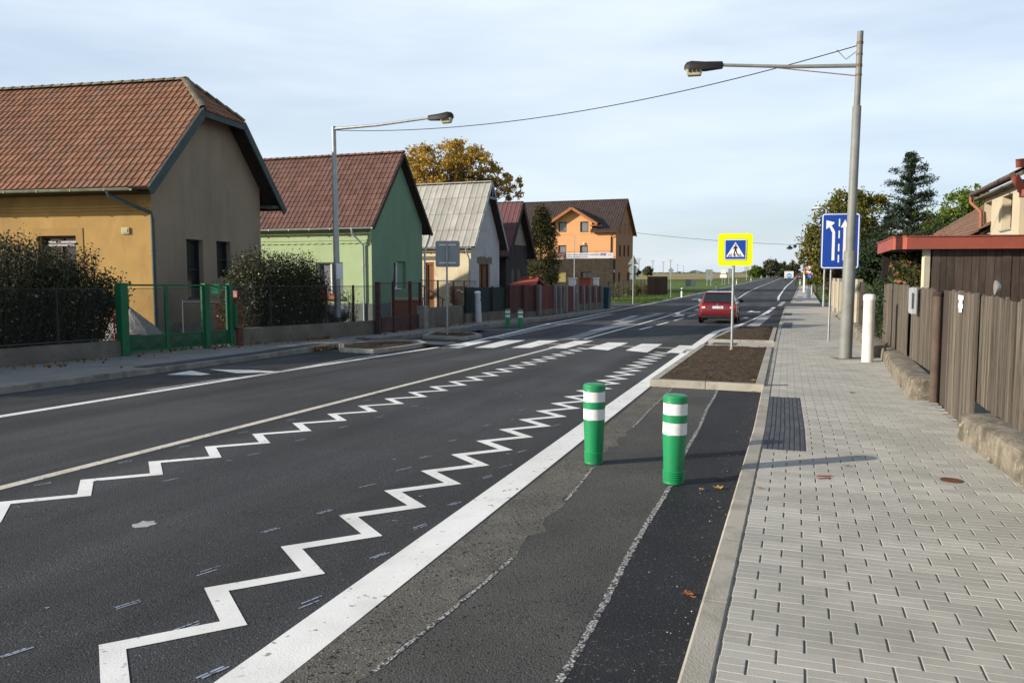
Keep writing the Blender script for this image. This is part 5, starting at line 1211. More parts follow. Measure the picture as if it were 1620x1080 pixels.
# cable over the road far away with a hanging fitting
a, b = P(1004, 368, 100), P(1338, 389, 95); mb = MB(); mb.tube([lerp(a, b, k / 24) - Vector((0, 0, .35 * 4 * (k / 24) * (1 - k / 24))) for k in range(25)], .022, 5)
c = lerp(a, b, .745) - Vector((0, 0, .30)); 
tag(mb.obj('overhead_cable', BLACK), 'faint distant cable from the orange building across to the right-hand trees', 'cable')
t = thing('hanging_lamp', 'small dark lamp fitting hanging from the distant cable over the road', 'lamp', c); mb = MB(); mb.lathe([(.05, -.02), (.18, -.18), (.42, -.40), (.40, -.46)], 10); mb.ball((.62, 0, -.15), .22, 6); mb.obj('shade', BLACK, t, smooth=50)
mb = MB(); mb.ball((0, 0, -.46), .26, 6, (1, 1, .5)); mb.obj('glass', SWHITE, t, smooth=60)
# round valve cover, kerb bits
g = G(1505, 760, .1); t = thing('valve_cover', 'round rusty valve cover set in the right pavement', 'cover', g + Vector((0, 0, .003)))
mb = MB(); mb.lathe([(.085, -.02), (.085, .004), (.07, .006), (.068, .003), (.002, .004)], 20); mb.obj('lid', mat('rust', (0.12, 0.055, 0.03), .9, .3, 10, .5, 40), t)
g = G(516, 552, .02); t = thing('drain_grate', 'black gully grate at the kerb beside the left soil bed', 'grate', g, -A)
mb = MB(); mb.box(-.18, .18, -.3, .3, -.02, .012)
for k in range(6): mb.box(-.16, .16, -.28 + k * .1, -.24 + k * .1, .012, .03)
mb.obj('bars', BLACK, t)
# ---------------------------------------------------------------- fences and walls
def chain(mb, A_, B_, z0, z1, pitch=.075, r=.0028):
    A_, B_ = Vector(A_), Vector(B_); Ls = (B_ - A_).length; d = (B_ - A_) / Ls; h_ = z1 - z0
    def pt(x, z): return A_ + d * x + Vector((0, 0, z))
    def wire(xa, za, xb, zb_):
        p, q = pt(xa, za), pt(xb, zb_); e = (q - p).normalized(); a = e.orthogonal().normalized() * r; b = e.cross(a).normalized() * r
        tri = [a, b * .87 - a * .5, -b * .87 - a * .5]; mb.add([p + t for t in tri] + [q + t for t in tri], [(0, 1, 4, 3), (1, 2, 5, 4), (2, 0, 3, 5)])
    x = -h_
    while x < Ls:
        xa, xb = max(0, x), min(Ls, x + h_)
        if xb - xa > .01: wire(xa, z0 + (xa - x), xb, z0 + (xb - x)); wire(xa, z1 - (xa - x), xb, z1 - (xb - x))
        x += pitch
def base_wall(name, lb, pts, h_, w, m, cap=None, rough=.02):
    """low wall along road-frame points; pts mark the face nearest the road"""
    mb = MB(); ss = []
    for (s0, t0), (s1, t1) in zip(pts, pts[1:]):
        n = max(1, round(math.hypot(s1 - s0, t1 - t0) / .25))
        for i in range(n): ss.append((lerp(s0, s1, i / n), lerp(t0, t1, i / n)))
    ss.append(pts[-1]); sg_ = 1 if w > 0 else -1; rows = []
    hf = h_ if callable(h_) else (lambda s: h_)
    for s, t in ss:
        j = lambda: U(-rough, rough)
        H_ = hf(s)
        rows.append([R(s, t, -.1), R(s, t + j(), H_ * .35), R(s, t + j(), H_ * .7), R(s, t + sg_ * .02 + j() * .5, H_ - .02 + j() * .4), R(s, t + sg_ * .06, H_ + j() * .4), R(s, t + w * .5, H_ + .01 + j() * .3), R(s, t + w, H_ - .01), R(s, t + w, -.1)])
    for a, b in zip(rows, rows[1:]):
        for k in range(7): mb.face([a[k], b[k], b[k + 1], a[k + 1]][::sg_])
    mb.face(rows[0][::-sg_]); mb.face(rows[-1][::sg_])
    return tag(mb.obj(name, m, smooth=32), lb, 'wall')
def px_line(p, q):                              # point on the line from p to q under photo column u
    def f(u):
        k_lo, k_hi = -1.5, 2.5; r_ = (u - 810) / FPX
        k = (r_ * p.y - p.x) / ((q.x - p.x) - r_ * (q.y - p.y)); return p + (q - p) * k
    return f
WOODP = mat('dark_post', (0.045, 0.030, 0.026), .9, .3, 4)
WIRE = mat('fence_wire', (0.06, 0.065, 0.06), .7, .2, 4)
GATEG = mat('gate_green', (0.012, 0.125, 0.050), 0.6, 0.15, 4, 0.1, 30, stain=(0.03, 0.075, 0.04), sscale=2.0, samt=.6)
GATEP = mat('gate_green_dull', (0.020, 0.085, 0.042), 0.7, 0.15, 4, 0.1, 30, stain=(0.05, 0.06, 0.04), sscale=2.0, samt=.6)
FZ = lambda p: 1.55 + (0 if p.y < 40 else (p.y - 40) * -.004)        # height of fence tops: level with the eye
gA, gB = G(205, 562, .1), G(367, 547, .1); gl = px_line(gA, gB)
# first low wall with wire fence, ochre house
a_, b_ = st_of(G(-260, 606, .1)), st_of(G(203, 562.5, .1))
base_wall('garden_wall', 'low mossy concrete wall under the big dark hedge of the ochre house', [a_, b_], .46, -.28, CONC_D)
t = thing('wire_fence', 'thin wire mesh fence along the hedge of the ochre house', 'fence', R(b_[0], b_[1] - .14)); o = t.location.copy()
mb = MB(); pa, pb = R(a_[0], a_[1] - .14), R(b_[0], b_[1] - .14); chain(mb, pa - o, pb - o, .47, 1.66); mb.tube([pa - o + Vector((0, 0, 1.66)), pb - o + Vector((0, 0, 1.66))], .006, 5); mb.tube([pa - o + Vector((0, 0, .52)), pb - o + Vector((0, 0, .52))], .014, 5); mb.obj('mesh', WIRE, t)
for u in (90,):
    p = px_line(pa, pb)(u) - o; mb = MB(); mb.tube([p + Vector((0, 0, .3)), p + Vector((0, 0, 1.68))], .025, 8); mb.obj('post', WOODP, t)
# green gate
t = thing('garden_gate', 'green double garden gate with wire mesh and a pressed steel lower panel', 'gate', gA); o = gA
zt_ = 1.53 - o.z
def gate_post(u, w):
    p = gl(u) - o; mb = MB(); d = (gB - gA).normalized(); n_ = d.cross(Vector((0, 0, 1))); mb.bar(p + Vector((0, 0, .0)), p + Vector((0, 0, zt_ + .03)), w, w, up=d); mb.obj('post', GATEG, t, bevel=.008); return p
gate_post(193, .20); gate_post(325.5, .15); gate_post(363.5, .14)
d = (gB - gA).normalized()
def leaf_(u0, u1, nm, mesh=True):
    p, q = gl(u0) - o, gl(u1) - o; d = (q - p).normalized(); n_ = d.cross(Vector((0, 0, 1))).normalized(); zb0, zb1 = .08, .43
    mb = MB()
    for z in (zb0, zb1, zt_ - .02): mb.bar(p + Vector((0, 0, z)), q + Vector((0, 0, z)), .04, .045)
    for x in (p, q): mb.bar(x + Vector((0, 0, zb0)), x + Vector((0, 0, zt_)), .05, .045, up=d)
    mb.bar(p + Vector((0, 0, zt_ - .10)), q + Vector((0, 0, zt_ - .10)), .015, .015)
    lf = mb.obj(nm, GATEG, t)
    mb = MB(); k = max(1, round((q - p).length / .62))
    for i in range(k):
        a, b = lerp(p, q, i / k), lerp(p, q, (i + 1) / k); c = (a + b) / 2 + n_ * .05 + Vector((0, 0, (zb0 + zb1) / 2)); r_ = [a + Vector((0, 0, zb0)), b + Vector((0, 0, zb0)), b + Vector((0, 0, zb1)), a + Vector((0, 0, zb1))]
        for j in range(4): mb.face([r_[j], r_[(j + 1) % 4], c])
    mb.obj('panel', GATEP, lf)
    if mesh: mb = MB(); chain(mb, p, q, zb1, zt_ - .1, .06, .0026); mb.obj('mesh', WIRE, lf)
leaf_(200, 262, 'gate_leaf'); leaf_(264.5, 320, 'gate_leaf'); leaf_(330, 359, 'wicket')
mb = MB(); p = gl(207) - o; mb.box(p.x - .02, p.x + .02, p.y - .02, p.y + .02, zt_, zt_ + .07); mb.obj('handle', GATEG, t)
mb = MB(); p = gl(346) - o; mb.box(p.x - .10, p.x + .10, p.y - .22, p.y - .08, zt_ - .27, zt_ - .05); mb.box(p.x - .11, p.x + .11, p.y - .24, p.y - .06, zt_ - .06, zt_ - .03); mb.obj('mailbox', mat('mailbox_green', (0.03, 0.19, 0.09), .5, .1, 4), t)
# brick pillar with meter cabinet
BRICK = mat('red_brick', (0.27, 0.095, 0.05), 0.95, 0.35, 9, 0.6, 20, stain=(0.15, 0.10, 0.07), sscale=4, samt=.5)
p = gl(378); t = thing('meter_pillar', 'dark brick pillar with a green meter cabinet beside the green gate', 'meter box', p, -A)
mb = MB(); k = 0
for z in range(17):
    for x in (0, 1): mb.rv = rnd(); mb.box(-.14 + x * .14 - (z % 2) * .02, -.01 + x * .14 - (z % 2) * .02, -.22, .0, .02 + z * .075, .085 + z * .075)
mb.obj('pillar', mat('dark_brick', (0.13, 0.06, 0.04), .95, .3, 6, attr=.3), t)
mb = MB(); mb.box(-.08, .12, -.28, -.2, .50, 1.15); mb.obj('cabinet', mat('cabinet_green', (0.02, 0.12, 0.055), .6, .1, 3), t, bevel=.01)
mb = MB(); mb.box(-.12, .02, -.10, -.06, 1.32, 1.5); mb.obj('plate', mat('plate_red_white', (0.45, 0.16, 0.15), .6, .5, 14), t)
# second wall: hedge, then the stretch before the green house
wA, wB, wC = st_of(G(371, 547, .1)), st_of(G(530, 534, .1)), st_of(G(604, 527.5, .1))
base_wall('garden_wall', 'dark concrete base wall under the white-flowering hedge and the parked dark car', [wA, wB, wC], .56, -.28, CONC_D)
t = thing('wire_fence', 'wire fence with dark posts on the wall before the green house', 'fence', R(wC[0], wC[1] - .14)); o = t.location.copy()
pa, pb, pc = R(wA[0], wA[1] - .14), R(wB[0], wB[1] - .14), R(wC[0], wC[1] - .14)
mb = MB()
for p, q in ((pa, pb), (pb, pc)): chain(mb, p - o, q - o, .57, 1.72, .08); mb.tube([p - o + Vector((0, 0, 1.72)), q - o + Vector((0, 0, 1.72))], .012, 5)
mb.obj('mesh', WIRE, t)
for u in (428, 516, 559):
    p = px_line(pa if u < 520 else pb, pb if u < 520 else pc)(u) - o; mb = MB(); mb.bar(p + Vector((0, 0, .3)), p + Vector((0, 0, 1.76)), .075, .06, up=(1, 0, 0)); mb.obj('post', WOODP, t)
# brown steel gate
BRG = mat('gate_brown', (0.065, 0.030, 0.026), .8, .25, 4, stain=(0.12, 0.06, 0.045), sscale=2, samt=.5)
dA, dB = G(606, 527.5, .1), G(668, 519.5, .1); dl = px_line(dA, dB); t = thing('yard_gate', 'dark brown yard gate with steel lower sheet in front of the green gable', 'gate', dA); o = dA
for u, w in ((598, .20), (622.5, .12), (649, .15), (664.5, .12)):
    p = dl(u) - o; mb = MB(); mb.bar(p + Vector((0, 0, -.05)), p + Vector((0, 0, 1.53 - o.z + U(-.02, .04))), w, w * .8, up=(1, 0, 0)); mb.obj('post', BRG, t, bevel=.006)
p, q = dl(603) - o, dl(662) - o
mb = MB(); mb.bar(p + Vector((0, 0, .30)), q + Vector((0, 0, .30)), .03, .50); mb.obj('lower_sheet', BRG, t)
mb = MB(); mb.bar(p + Vector((0, 0, 1.48 - o.z)), q + Vector((0, 0, 1.50 - o.z)), .03, .04); chain(mb, p, q, .56, 1.48 - o.z, .09, .002); mb.obj('mesh', WIRE, t)
# concrete wall with wire and brick behind, before the white house
wD, wE = st_of(G(670, 519.5, .1)), st_of(G(757, 507, .1))
base_wall('garden_wall', 'concrete base wall in front of the whitewashed house', [wD, wE], .88, -.25, CONC_D)
g = R(wD[0] - .1, wD[1] + .03); mb = MB(); mb.box(-.16, .16, -.2, .16, -.05, .98); o_ = mb.obj('gate_pier', CONC, None, bevel=.015); o_.location = g; o_.rotation_euler = (0, 0, -A); tag(o_, 'pale concrete pier at the end of the wall beside the brown yard gate', 'pier')
t = thing('wire_fence', 'wire fence with dark posts in front of the whitewashed house', 'fence', R(wD[0], wD[1] - .12)); o = t.location.copy(); pa, pb = R(wD[0], wD[1] - .12), R(wE[0], wE[1] - .12)
mb = MB(); chain(mb, pa - o, pb - o, .88, 1.95, .09, .0026); mb.tube([pa - o + Vector((0, 0, 1.96)), pb - o + Vector((0, 0, 1.96))], .016, 5); mb.obj('mesh', WIRE, t)
for u in (693, 717.5, 734.5):
    p = px_line(pa, pb)(u) - o; mb = MB(); mb.bar(p + Vector((0, 0, .5)), p + Vector((0, 0, 1.98)), .07, .07, up=(1, 0, 0)); mb.obj('post', WOODP, t)
# sheet fences further on: green sheets, brown gates, then red boards between concrete pillars
DGS = mat('sheet_dark_green', (0.010, 0.026, 0.024), .75, .2, 2, stain=(0.016, 0.032, 0.028), sscale=2, samt=.4)
RUSTB = mat('boards_dark_red', (0.085, 0.032, 0.028), .85, .25, 3, attr=.25, stain=(0.06, 0.04, 0.035), sscale=1.5, samt=.5)
REDB = mat('boards_red', (0.135, 0.034, 0.031), .8, .15, 3, attr=.2, stain=(0.11, 0.035, 0.03), sscale=1.5, samt=.5)
fA, fB = G(736, 510.5, .1), G(952, 488.5, .1); fl = px_line(fA, fB)
def panel_fence(name, lb, u0, u1, m, posts, pm, zb_=.45, base=None, corr=False, pw=.1, dz=0.0, cat='fence'):
    p, q = fl(u0), fl(u1); t = thing(name, lb, cat, (p.x, p.y, T(p.y) + .05)); o = t.location.copy(); d = (q - p).normalized(); d.z = 0; d.normalize(); n_ = d.cross(Vector((0, 0, 1)))
    Ls = (Vector((q.x, q.y, 0)) - Vector((p.x, p.y, 0))).length; k = max(1, int(Ls / .16)); mb = MB(); zt_ = lambda y: (1.7 - (452 - HOR + dz) / FPX * y)
    for i in range(k):
        a, b = d * (Ls * i / k), d * (Ls * (i + .97) / k); mb.rv = rnd(); off = -n_ * (.015 if corr and i % 2 else 0) - n_ * .06
        y = p.y + a.y; z0 = T(y) + zb_ - o.z; z1 = zt_(y) - o.z + (U(-.02, .02) if not corr else 0); th = -n_ * .02
        mb.prism([a + off + Vector((0, 0, z0)), b + off + Vector((0, 0, z0)), b + off + th + Vector((0, 0, z0)), a + off + th + Vector((0, 0, z0))], [a + off + Vector((0, 0, z1)), b + off + Vector((0, 0, z1)), b + off + th + Vector((0, 0, z1)), a + off + th + Vector((0, 0, z1))])
    mb.obj('boards', m, t)
    for u in posts:
        x = fl(u) - o; x.z = 0; y = x.y + o.y; mb = MB(); mb.bar(x + Vector((0, 0, T(y) - o.z)), x + Vector((0, 0, zt_(y) - o.z + .06)), pw, pw, up=n_); mb.obj('post', pm, t)
    if base:
        mb = MB(); a = Vector((0, 0, 0)); b = d * Ls; mb.bar(a + Vector((0, 0, base / 2 - .03)) - n_ * .05, b + Vector((0, 0, T(q.y) - T(p.y) + base / 2 - .03)) - n_ * .05, .2, base); mb.obj('base', CONC_D, t)
    return t
panel_fence('sheet_fence', 'dark green sheet fence behind the pale grey post', 736, 803, DGS, (738, 779, 801), WOODP, .5, .5, False, .07, 2)
panel_fence('board_gate', 'brown board gate between the green sheets and the red boards', 804, 848, RUSTB, (805.5, 828, 847), BRG, .35, .35, False, .13, cat='gate')
CPIL = mat('concrete_pillar', (0.20, 0.205, 0.20), .95, .15, 3, stain=(0.13, 0.13, 0.125), sscale=1.5, samt=.5)
panel_fence('board_fence', 'red board fence with grey concrete pillars, section left of its gate', 850, 893, REDB, (853, 878, 885.5), CPIL, .4, .4, False, .20)
panel_fence('board_gate', 'red double gate under the small red roof in the board fence', 894.5, 909, REDB, (895, 912), CPIL, .15, None, False, .20, cat='gate')
panel_fence('board_fence', 'red board fence with grey concrete pillars, section at the far end by the meadow', 914, 952, REDB, (922.5, 932, 941.5, 951.5), CPIL, .55, .55, False, .20)
# red shelter roof and boxes behind the red boards
c = fl(882) + Vector((-1.6, 2.2, 0)); t = thing('garden_shelter', 'small red gabled shelter roof behind the red board fence', 'shelter', (c.x, c.y, T(c.y)), -.34)
k = c.y / FPX; za, zb_ = 1.7 - 2.5 * k - T(c.y), 1.7 - 12 * k - T(c.y)
RROOF = mat('shelter_red', (0.33, 0.075, 0.045), .7, .1, 2)
mb = MB(); xl, xr_ = -25 * k, 19 * k; W2 = 1.0
for sg_ in (1, -1): 
    q = [(xl, -sg_ * W2, zb_), (xr_, -sg_ * W2, zb_), (xr_ - .15, 0, za), (xl + .5, 0, za)][::sg_]; mb.prism([Vector(x) - Vector((0, 0, .06)) for x in q], q)
mb.bar((xl + .5, 0, za + .04), (xr_ - .15, 0, za + .04), .2, .1); mb.obj('roof', RROOF, t)
mb = MB(); mb.prism([(xl + .6, -.8, 0), (xr_ - .5, -.8, 0), (xr_ - .5, .8, 0), (xl + .6, .8, 0)], [(xl + .6, -.8, zb_), (xr_ - .5, -.8, zb_), (xr_ - .5, .8, zb_), (xl + .6, .8, zb_)]); mb.obj('wall', REDB, t)
def kiosk(name, lb, u0, u1, vt, m, dy, cat):
    c = fl((u0 + u1) / 2); Y = c.y + dy; k = Y / FPX; x = ((u0 + u1) / 2 - 810) * k; t = thing(name, lb, cat, (x, Y, T(Y)), -.3); w = (u1 - u0) * k / 2; zt_ = 1.7 - (vt - HOR) * k - T(Y)
    mb = MB(); mb.box(-w, w, 0, w * 1.2, 0, zt_); mb.obj('body', m, t, bevel=.02); mb = MB(); mb.box(-w - .05, w + .05, -.05, w * 1.2 + .05, zt_ + .002, zt_ + .07); mb.obj('lid', m, t)
kiosk('storage_box', 'white storage box behind the red fence gate', 899, 910, 441, WHITE, 4, 'box'); kiosk('storage_box', 'red storage box above the red fence, right of the white one', 916, 934, 440.5, mat('box_red', (0.38, 0.075, 0.045), .6, .1, 2), 3.5, 'box'); kiosk('storage_box', 'small white box above the far end of the red fence', 938, 946.5, 440.5, WHITE, 3.5, 'box')
t = thing('waste_bin', 'dark teal waste bin past the end of the red fence', 'bin', (lambda p: (p.x, p.y, T(p.y)))(fl(957)), -A)
mb = MB(); mb.prism([(-.3, -.35, .05), (.3, -.35, .05), (.3, .35, .05), (-.3, .35, .05)], [(-.38, -.42, 1.5), (.38, -.42, 1.5), (.38, .42, 1.5), (-.38, .42, 1.5)]); mb.obj('bin_body', mat('bin_teal', (0.015, 0.06, 0.075), .5, .1, 3), t)
mb = MB(); mb.box(-.42, .42, -.46, .46, 1.502, 1.6); mb.obj('lid', mat('bin_teal', (0.015, 0.06, 0.075)), t)
# garden fence by the meadow
t = thing('mesh_fence', 'see-through garden fence with thin posts beside the orange building', 'fence', R(74, -17)); o = t.location.copy()
a, b = P(962, 455, 76), P(1020, 450, 92); a.z, b.z = T(a.y), T(b.y); mb = MB(); chain(mb, a - o, b - o, .1, 1.75, .22, .006); mb.obj('mesh', WIRE, t)
for i in range(9): p = lerp(a, b, i / 8) - o; mb = MB(); mb.bar(p, p + Vector((0, 0, 1.8)), .07, .07, up=(1, 0, 0)); mb.obj('post', WOODP, t)
a, b = P(1024, 452, 92), P(1056, 452, 94); t = thing('board_fence', 'dark brown board fence at the meadow corner', 'fence', (a.x, a.y, T(a.y))); o = t.location.copy(); mb = MB()
for i in range(20): 
    p, q = lerp(a, b, i / 20), lerp(a, b, (i + .95) / 20); mb.rv = rnd(); mb.prism([Vector((p.x, p.y, T(p.y))) - o, Vector((q.x, q.y, T(q.y))) - o, Vector((q.x, q.y + .03, T(q.y))) - o, Vector((p.x, p.y + .03, T(p.y))) - o], [Vector((p.x, p.y, 1.7 + U(-.02, .06))) - o, Vector((q.x, q.y, 1.7 + U(-.02, .06))) - o, Vector((q.x, q.y + .03, 1.75)) - o, Vector((p.x, p.y + .03, 1.75)) - o])
mb.obj('boards', mat('boards_brown', (0.075, 0.040, 0.030), .9, .2, 3, attr=.3), t)

# ------- right-hand fence of weathered planks
def S_of(u, t): r_ = (u - 810) / FPX; return t * (CA + r_ * SA) / (r_ * CA - SA)
def planks(mb, s0, s1, t, z0, ztop, w, gap, jit=.01, th=.022, tilt=.0):
    s = s0
    while s < s1 - .02:
        ww = min(w * U(.85, 1.1), s1 - s); mb.rv = rnd(); a, b = s, s + ww - gap; tt = t + U(-jit, jit); zz = ztop + U(-.02, .02); k = U(-tilt, tilt); z0_ = z0(s) if callable(z0) else z0; dzs = U(-.008, .008)
        q = [R(a, tt, 0), R(b, tt, 0), R(b, tt + th, 0), R(a, tt + th, 0)]; zb_ = R(s, t, z0_).z
        mb.prism([Vector((p.x, p.y, zb_)) for p in q][::-1], [Vector((p.x + k, p.y, zz + (dzs if j in (0, 3) else -dzs))) for j, p in enumerate(q)][::-1]); s += ww
tF = 1.835
s_n1 = S_of(1526, tF); base_wall('fence_wall', 'low rubble and mortar wall under the nearest weathered plank fence', [(9.45, 1.60), (7.4, 1.72), (3, 1.75), (-3, 1.75)], .37, .42, SANDST, rough=.006)
t = thing('plank_fence', 'nearest weathered grey plank fence standing on the low wall', 'fence', R(9, tF)); o = t.location.copy()
mb = MB(); planks(mb, -2, s_n1 - .0, tF, .44, 1.49, .085, .022, .013, .022, .012); mb.v = [tuple(Vector(p) - o) for p in mb.v]; mb.obj('planks', OLDW, t)
mb = MB()
for z in (.62, 1.28): mb.bar(R(-2, tF + .06, 0) - o + Vector((0, 0, z)), R(s_n1, tF + .06, 0) - o + Vector((0, 0, z)), .05, .08)
mb.obj('rail', OLDW, t)
for s in (3.2, 6.0, 9.2): mb = MB(); p = R(s, tF + .10, .2) - o; mb.tube([p, p + Vector((0, 0, 1.25))], .04, 8); mb.obj('post', WOODP, t)
tG = 1.80; s_g0, s_g1 = S_of(1545, tG), S_of(1501, tG)
t = thing('plank_gate', 'wide weathered plank gate with a torn white notice', 'gate', R(s_g0, tG)); o = t.location.copy()
mb = MB(); planks(mb, s_g0, s_g1, tG, .10, 1.52, .12, .004, .004); mb.v = [tuple(Vector(p) - o) for p in mb.v]; gt = mb.obj('planks', OLDW, t)
mb = MB(); s = S_of(1521, tG); 
for dz, w in ((0, .10), (.05, .15), (.10, .11), (.15, .17)): q = [R(s - w, tG - .012, 0), R(s + w, tG - .012, 0)]; mb.add([Vector((q[0].x, q[0].y, 1.28 + dz)) - o, Vector((q[1].x, q[1].y, 1.275 + dz)) - o, Vector((q[1].x, q[1].y, 1.335 + dz)) - o, Vector((q[0].x, q[0].y, 1.33 + dz)) - o], [(3, 2, 1, 0)])
mb.obj('notice', SWHITE, gt)
s_p0, s_p1 = S_of(1499, 1.83), S_of(1484, 1.83)
t = thing('gate_board', 'single dark upright board between the rusty post and the wide gate', 'board', R(s_p0, 1.83)); o = t.location.copy()
mb = MB(); planks(mb, s_p0, s_p1, 1.84, .05, 1.53, s_p1 - s_p0, .006, 0); mb.v = [tuple(Vector(p) - o) for p in mb.v]; mb.obj('board', mat('plank_dark', (0.06, 0.048, 0.04), .95, .3, 3, stretch=(9, 9, .5), stain=(.12, .1, .085), sscale=1, samt=.5), t)
g = G(1477, 636, .1); t = thing('gate_post', 'rusty round steel gate post in the plank fence', 'post', g)
mb = MB(); h_ = 1.47 - g.z; mb.lathe([(.062, -.1), (.06, .5), (.057, h_)], 14); mb.obj('tube', mat('rusty_post', (0.10, 0.072, 0.055), .9, .3, 3, .4, 40, stain=(0.07, 0.05, 0.04), sscale=2, samt=.7), t, smooth=40)
mb = MB(); mb.lathe([(.066, h_ - .03), (.067, h_ + .01), (.05, h_ + .03)], 14); mb.box(-.02, .17, -.02, .02, h_ + .03, h_ + .05); mb.obj('collar', WOODP, t)
g2 = G(1489, 634, .1); t = thing('gate_stop', 'short stake with a round white cap at the foot of the rusty gate post', 'stake', R(*st_of(g2)))
mb = MB(); mb.tube([(0, 0, 0), (0, 0, .42)], .012, 8); mb.obj('stake', GALV, t)
mb = MB(); mb.ball((0, 0, .45), .048, 8); mb.obj('cap', mat('cap_black_white', (0.45, 0.45, 0.46), .3, .9, 9), t, smooth=60)
s_a, s_b = S_of(1474, 1.86), S_of(1440, 1.86)
t = thing('plank_fence', 'weathered plank fence section carrying the grey meter box', 'fence', R(s_a, 1.86)); o = t.location.copy()
mb = MB(); planks(mb, s_a, s_b, 1.88, .42, 1.52, .095, .005, .006); mb.v = [tuple(Vector(p) - o) for p in mb.v]; mb.obj('planks', OLDW, t)
s_m = S_of(1450, 1.84); g = R(s_m, 1.80); bx = thing('meter_box', 'small grey metal box fixed to the plank fence', 'box', (g.x, g.y, 1.08), -A)
mb = MB(); mb.box(-.06, .02, -.17, .17, 0, .44); mb.obj('housing', mat('box_grey', (0.36, 0.39, 0.41), .5, .06, 3), bx, bevel=.008)
mb = MB(); mb.box(-.07, -.062, -.15, .15, .02, .42); mb.box(-.075, -.06, -.20, -.17, .10, .36); mb.obj('door', mat('box_grey', (0.36, 0.39, 0.41)), bx)
base_wall('gate_pier', 'short mossy masonry stump at the foot of the rusty gate post', [(12.5, 1.50), (13.4, 1.48)], .40, .36, SANDST, rough=.008)
s_c, s_d = S_of(1437, 1.95), S_of(1398, 1.95)
t = thing('plank_fence', 'weathered plank fence section next to the dark slatted one, beyond the narrow gap', 'fence', R(s_c, 1.95)); o = t.location.copy()
mb = MB(); planks(mb, s_c + .1, s_d, 1.95, .36, 1.53, .10, .005, .008); mb.v = [tuple(Vector(p) - o) for p in mb.v]; mb.obj('planks', OLDW, t)
base_wall('fence_wall', 'low mossy rubble wall between the white post and the masonry stump', [(14.0, 1.52), (16.5, 1.60), (19.6, 1.72)], .34, .40, SANDST, rough=.008)
s_e = S_of(1382, 1.95)
t = thing('slat_fence', 'dark brown slatted fence behind the white round post', 'fence', R(s_d, 1.95)); o = t.location.copy()
mb = MB(); planks(mb, s_d + .05, s_e + 1.0, 2.0, .25, 1.25, .07, .02, .002); mb.v = [tuple(Vector(p) - o) for p in mb.v]; mb.obj('slats', mat('slat_dark', (0.050, 0.040, 0.040), .9, .2, 3, attr=.3), t)
p = R(18.7, 1.72, .0) ; t = thing('fence_stake', 'thin dark iron stake in the low wall by the white post', 'stake', p); mb = MB(); mb.tube([(0, 0, 0), (0, 0, .45), (.05, 0, .5)], .025, 6); mb.obj('stake', BLACK, t)
base_wall('garden_wall', 'low sandstone wall under the ivy behind the lamp post', [(19.8, 1.55), (24, 1.62), (30, 1.70)], .36, .4, SANDST, rough=.05)
base_wall('garden_wall', 'sandy rubble wall base along the far right fence', [(30.2, 1.72), (40, 1.85), (61, 2.0)], lambda s: .34 + .05 * math.sin(s), .4, SANDST, rough=.06)
t = thing('slab_fence', 'pale concrete slab fence along the far right pavement', 'fence', R(33, 2.0)); o = t.location.copy()
PSL = mat('concrete_slab_pale', (0.40, 0.355, 0.27), .95, .12, 2, .4, 30, attr=.15, stain=(.26, .23, .18), sscale=1, samt=.5)
mb = MB(); s = 36.0
while s < 60: planks(mb, s, s + 1.9, 1.98, .3, 1.42, .62, .012, .012, .06); s += 1.98
mb.v = [tuple(Vector(p) - o) for p in mb.v]; mb.obj('slabs', PSL, t)
mb = MB(); planks(mb, 32.3, 34.6, 2.0, .3, 1.42, .55, .03, .01, .05); mb.v = [tuple(Vector(p) - o) for p in mb.v]; mb.obj('slabs', PSL, t)
for s in (32.2, 36, 42, 48, 54, 60): p = R(s, 2.0, 0) - o; mb = MB(); mb.box(p.x - .1, p.x + .1, p.y - .1, p.y + .1, p.z, 1.62 - o.z); mb.obj('post', PSL, t)
t = thing('yard_gate', 'dark brown boarded gate in the pale slab fence behind the lamp post', 'gate', R(31.0, 2.0)); o = t.location.copy(); mb = MB(); planks(mb, 29.9, 32.1, 2.02, .15, 1.5, .12, .006, .004); mb.v = [tuple(Vector(p) - o) for p in mb.v]; mb.obj('planks', mat('gate_dark', (0.06, 0.045, 0.04), .9, .2, 3, attr=.3), t)
t = thing('garden_sign', 'small green shop sign among the ivy behind the lamp post', 'sign', R(33.5, 3.2)); mb = MB(); mb.tube([(0, 0, 0), (0, 0, 1.9)], .03, 6); mb.obj('pole', GALV, t); mb = MB(); mb.box(-.22, .22, -.05, -.03, 1.35, 1.85); mb.obj('panel', mat('sign_green', (0.02, 0.22, 0.16), .6, .2, 5), t)
# round work-light dish on the plank fence
g = P(1574, 455, 9.3); t = thing('fence_lamp', 'round glassy lamp dish on top of the nearest plank fence', 'lamp', (g.x, g.y, g.z), -.35)
mb = MB(); mb.lathe([(.085, 0), (.083, .015), (.06, .045), (.02, .06), (.002, .062)], 20); mb.xform(Matrix.Rotation(math.pi / 2, 4, 'Y')); mb.obj('dish', mat('milky_plastic', (0.30, 0.29, 0.25), .2, .25, 12, spec=.6), t, smooth=60)
mb = MB(); mb.tube([(0, .03, -.22), (0, .03, -.07)], .012, 6); mb.obj('stem', BLACK, t)

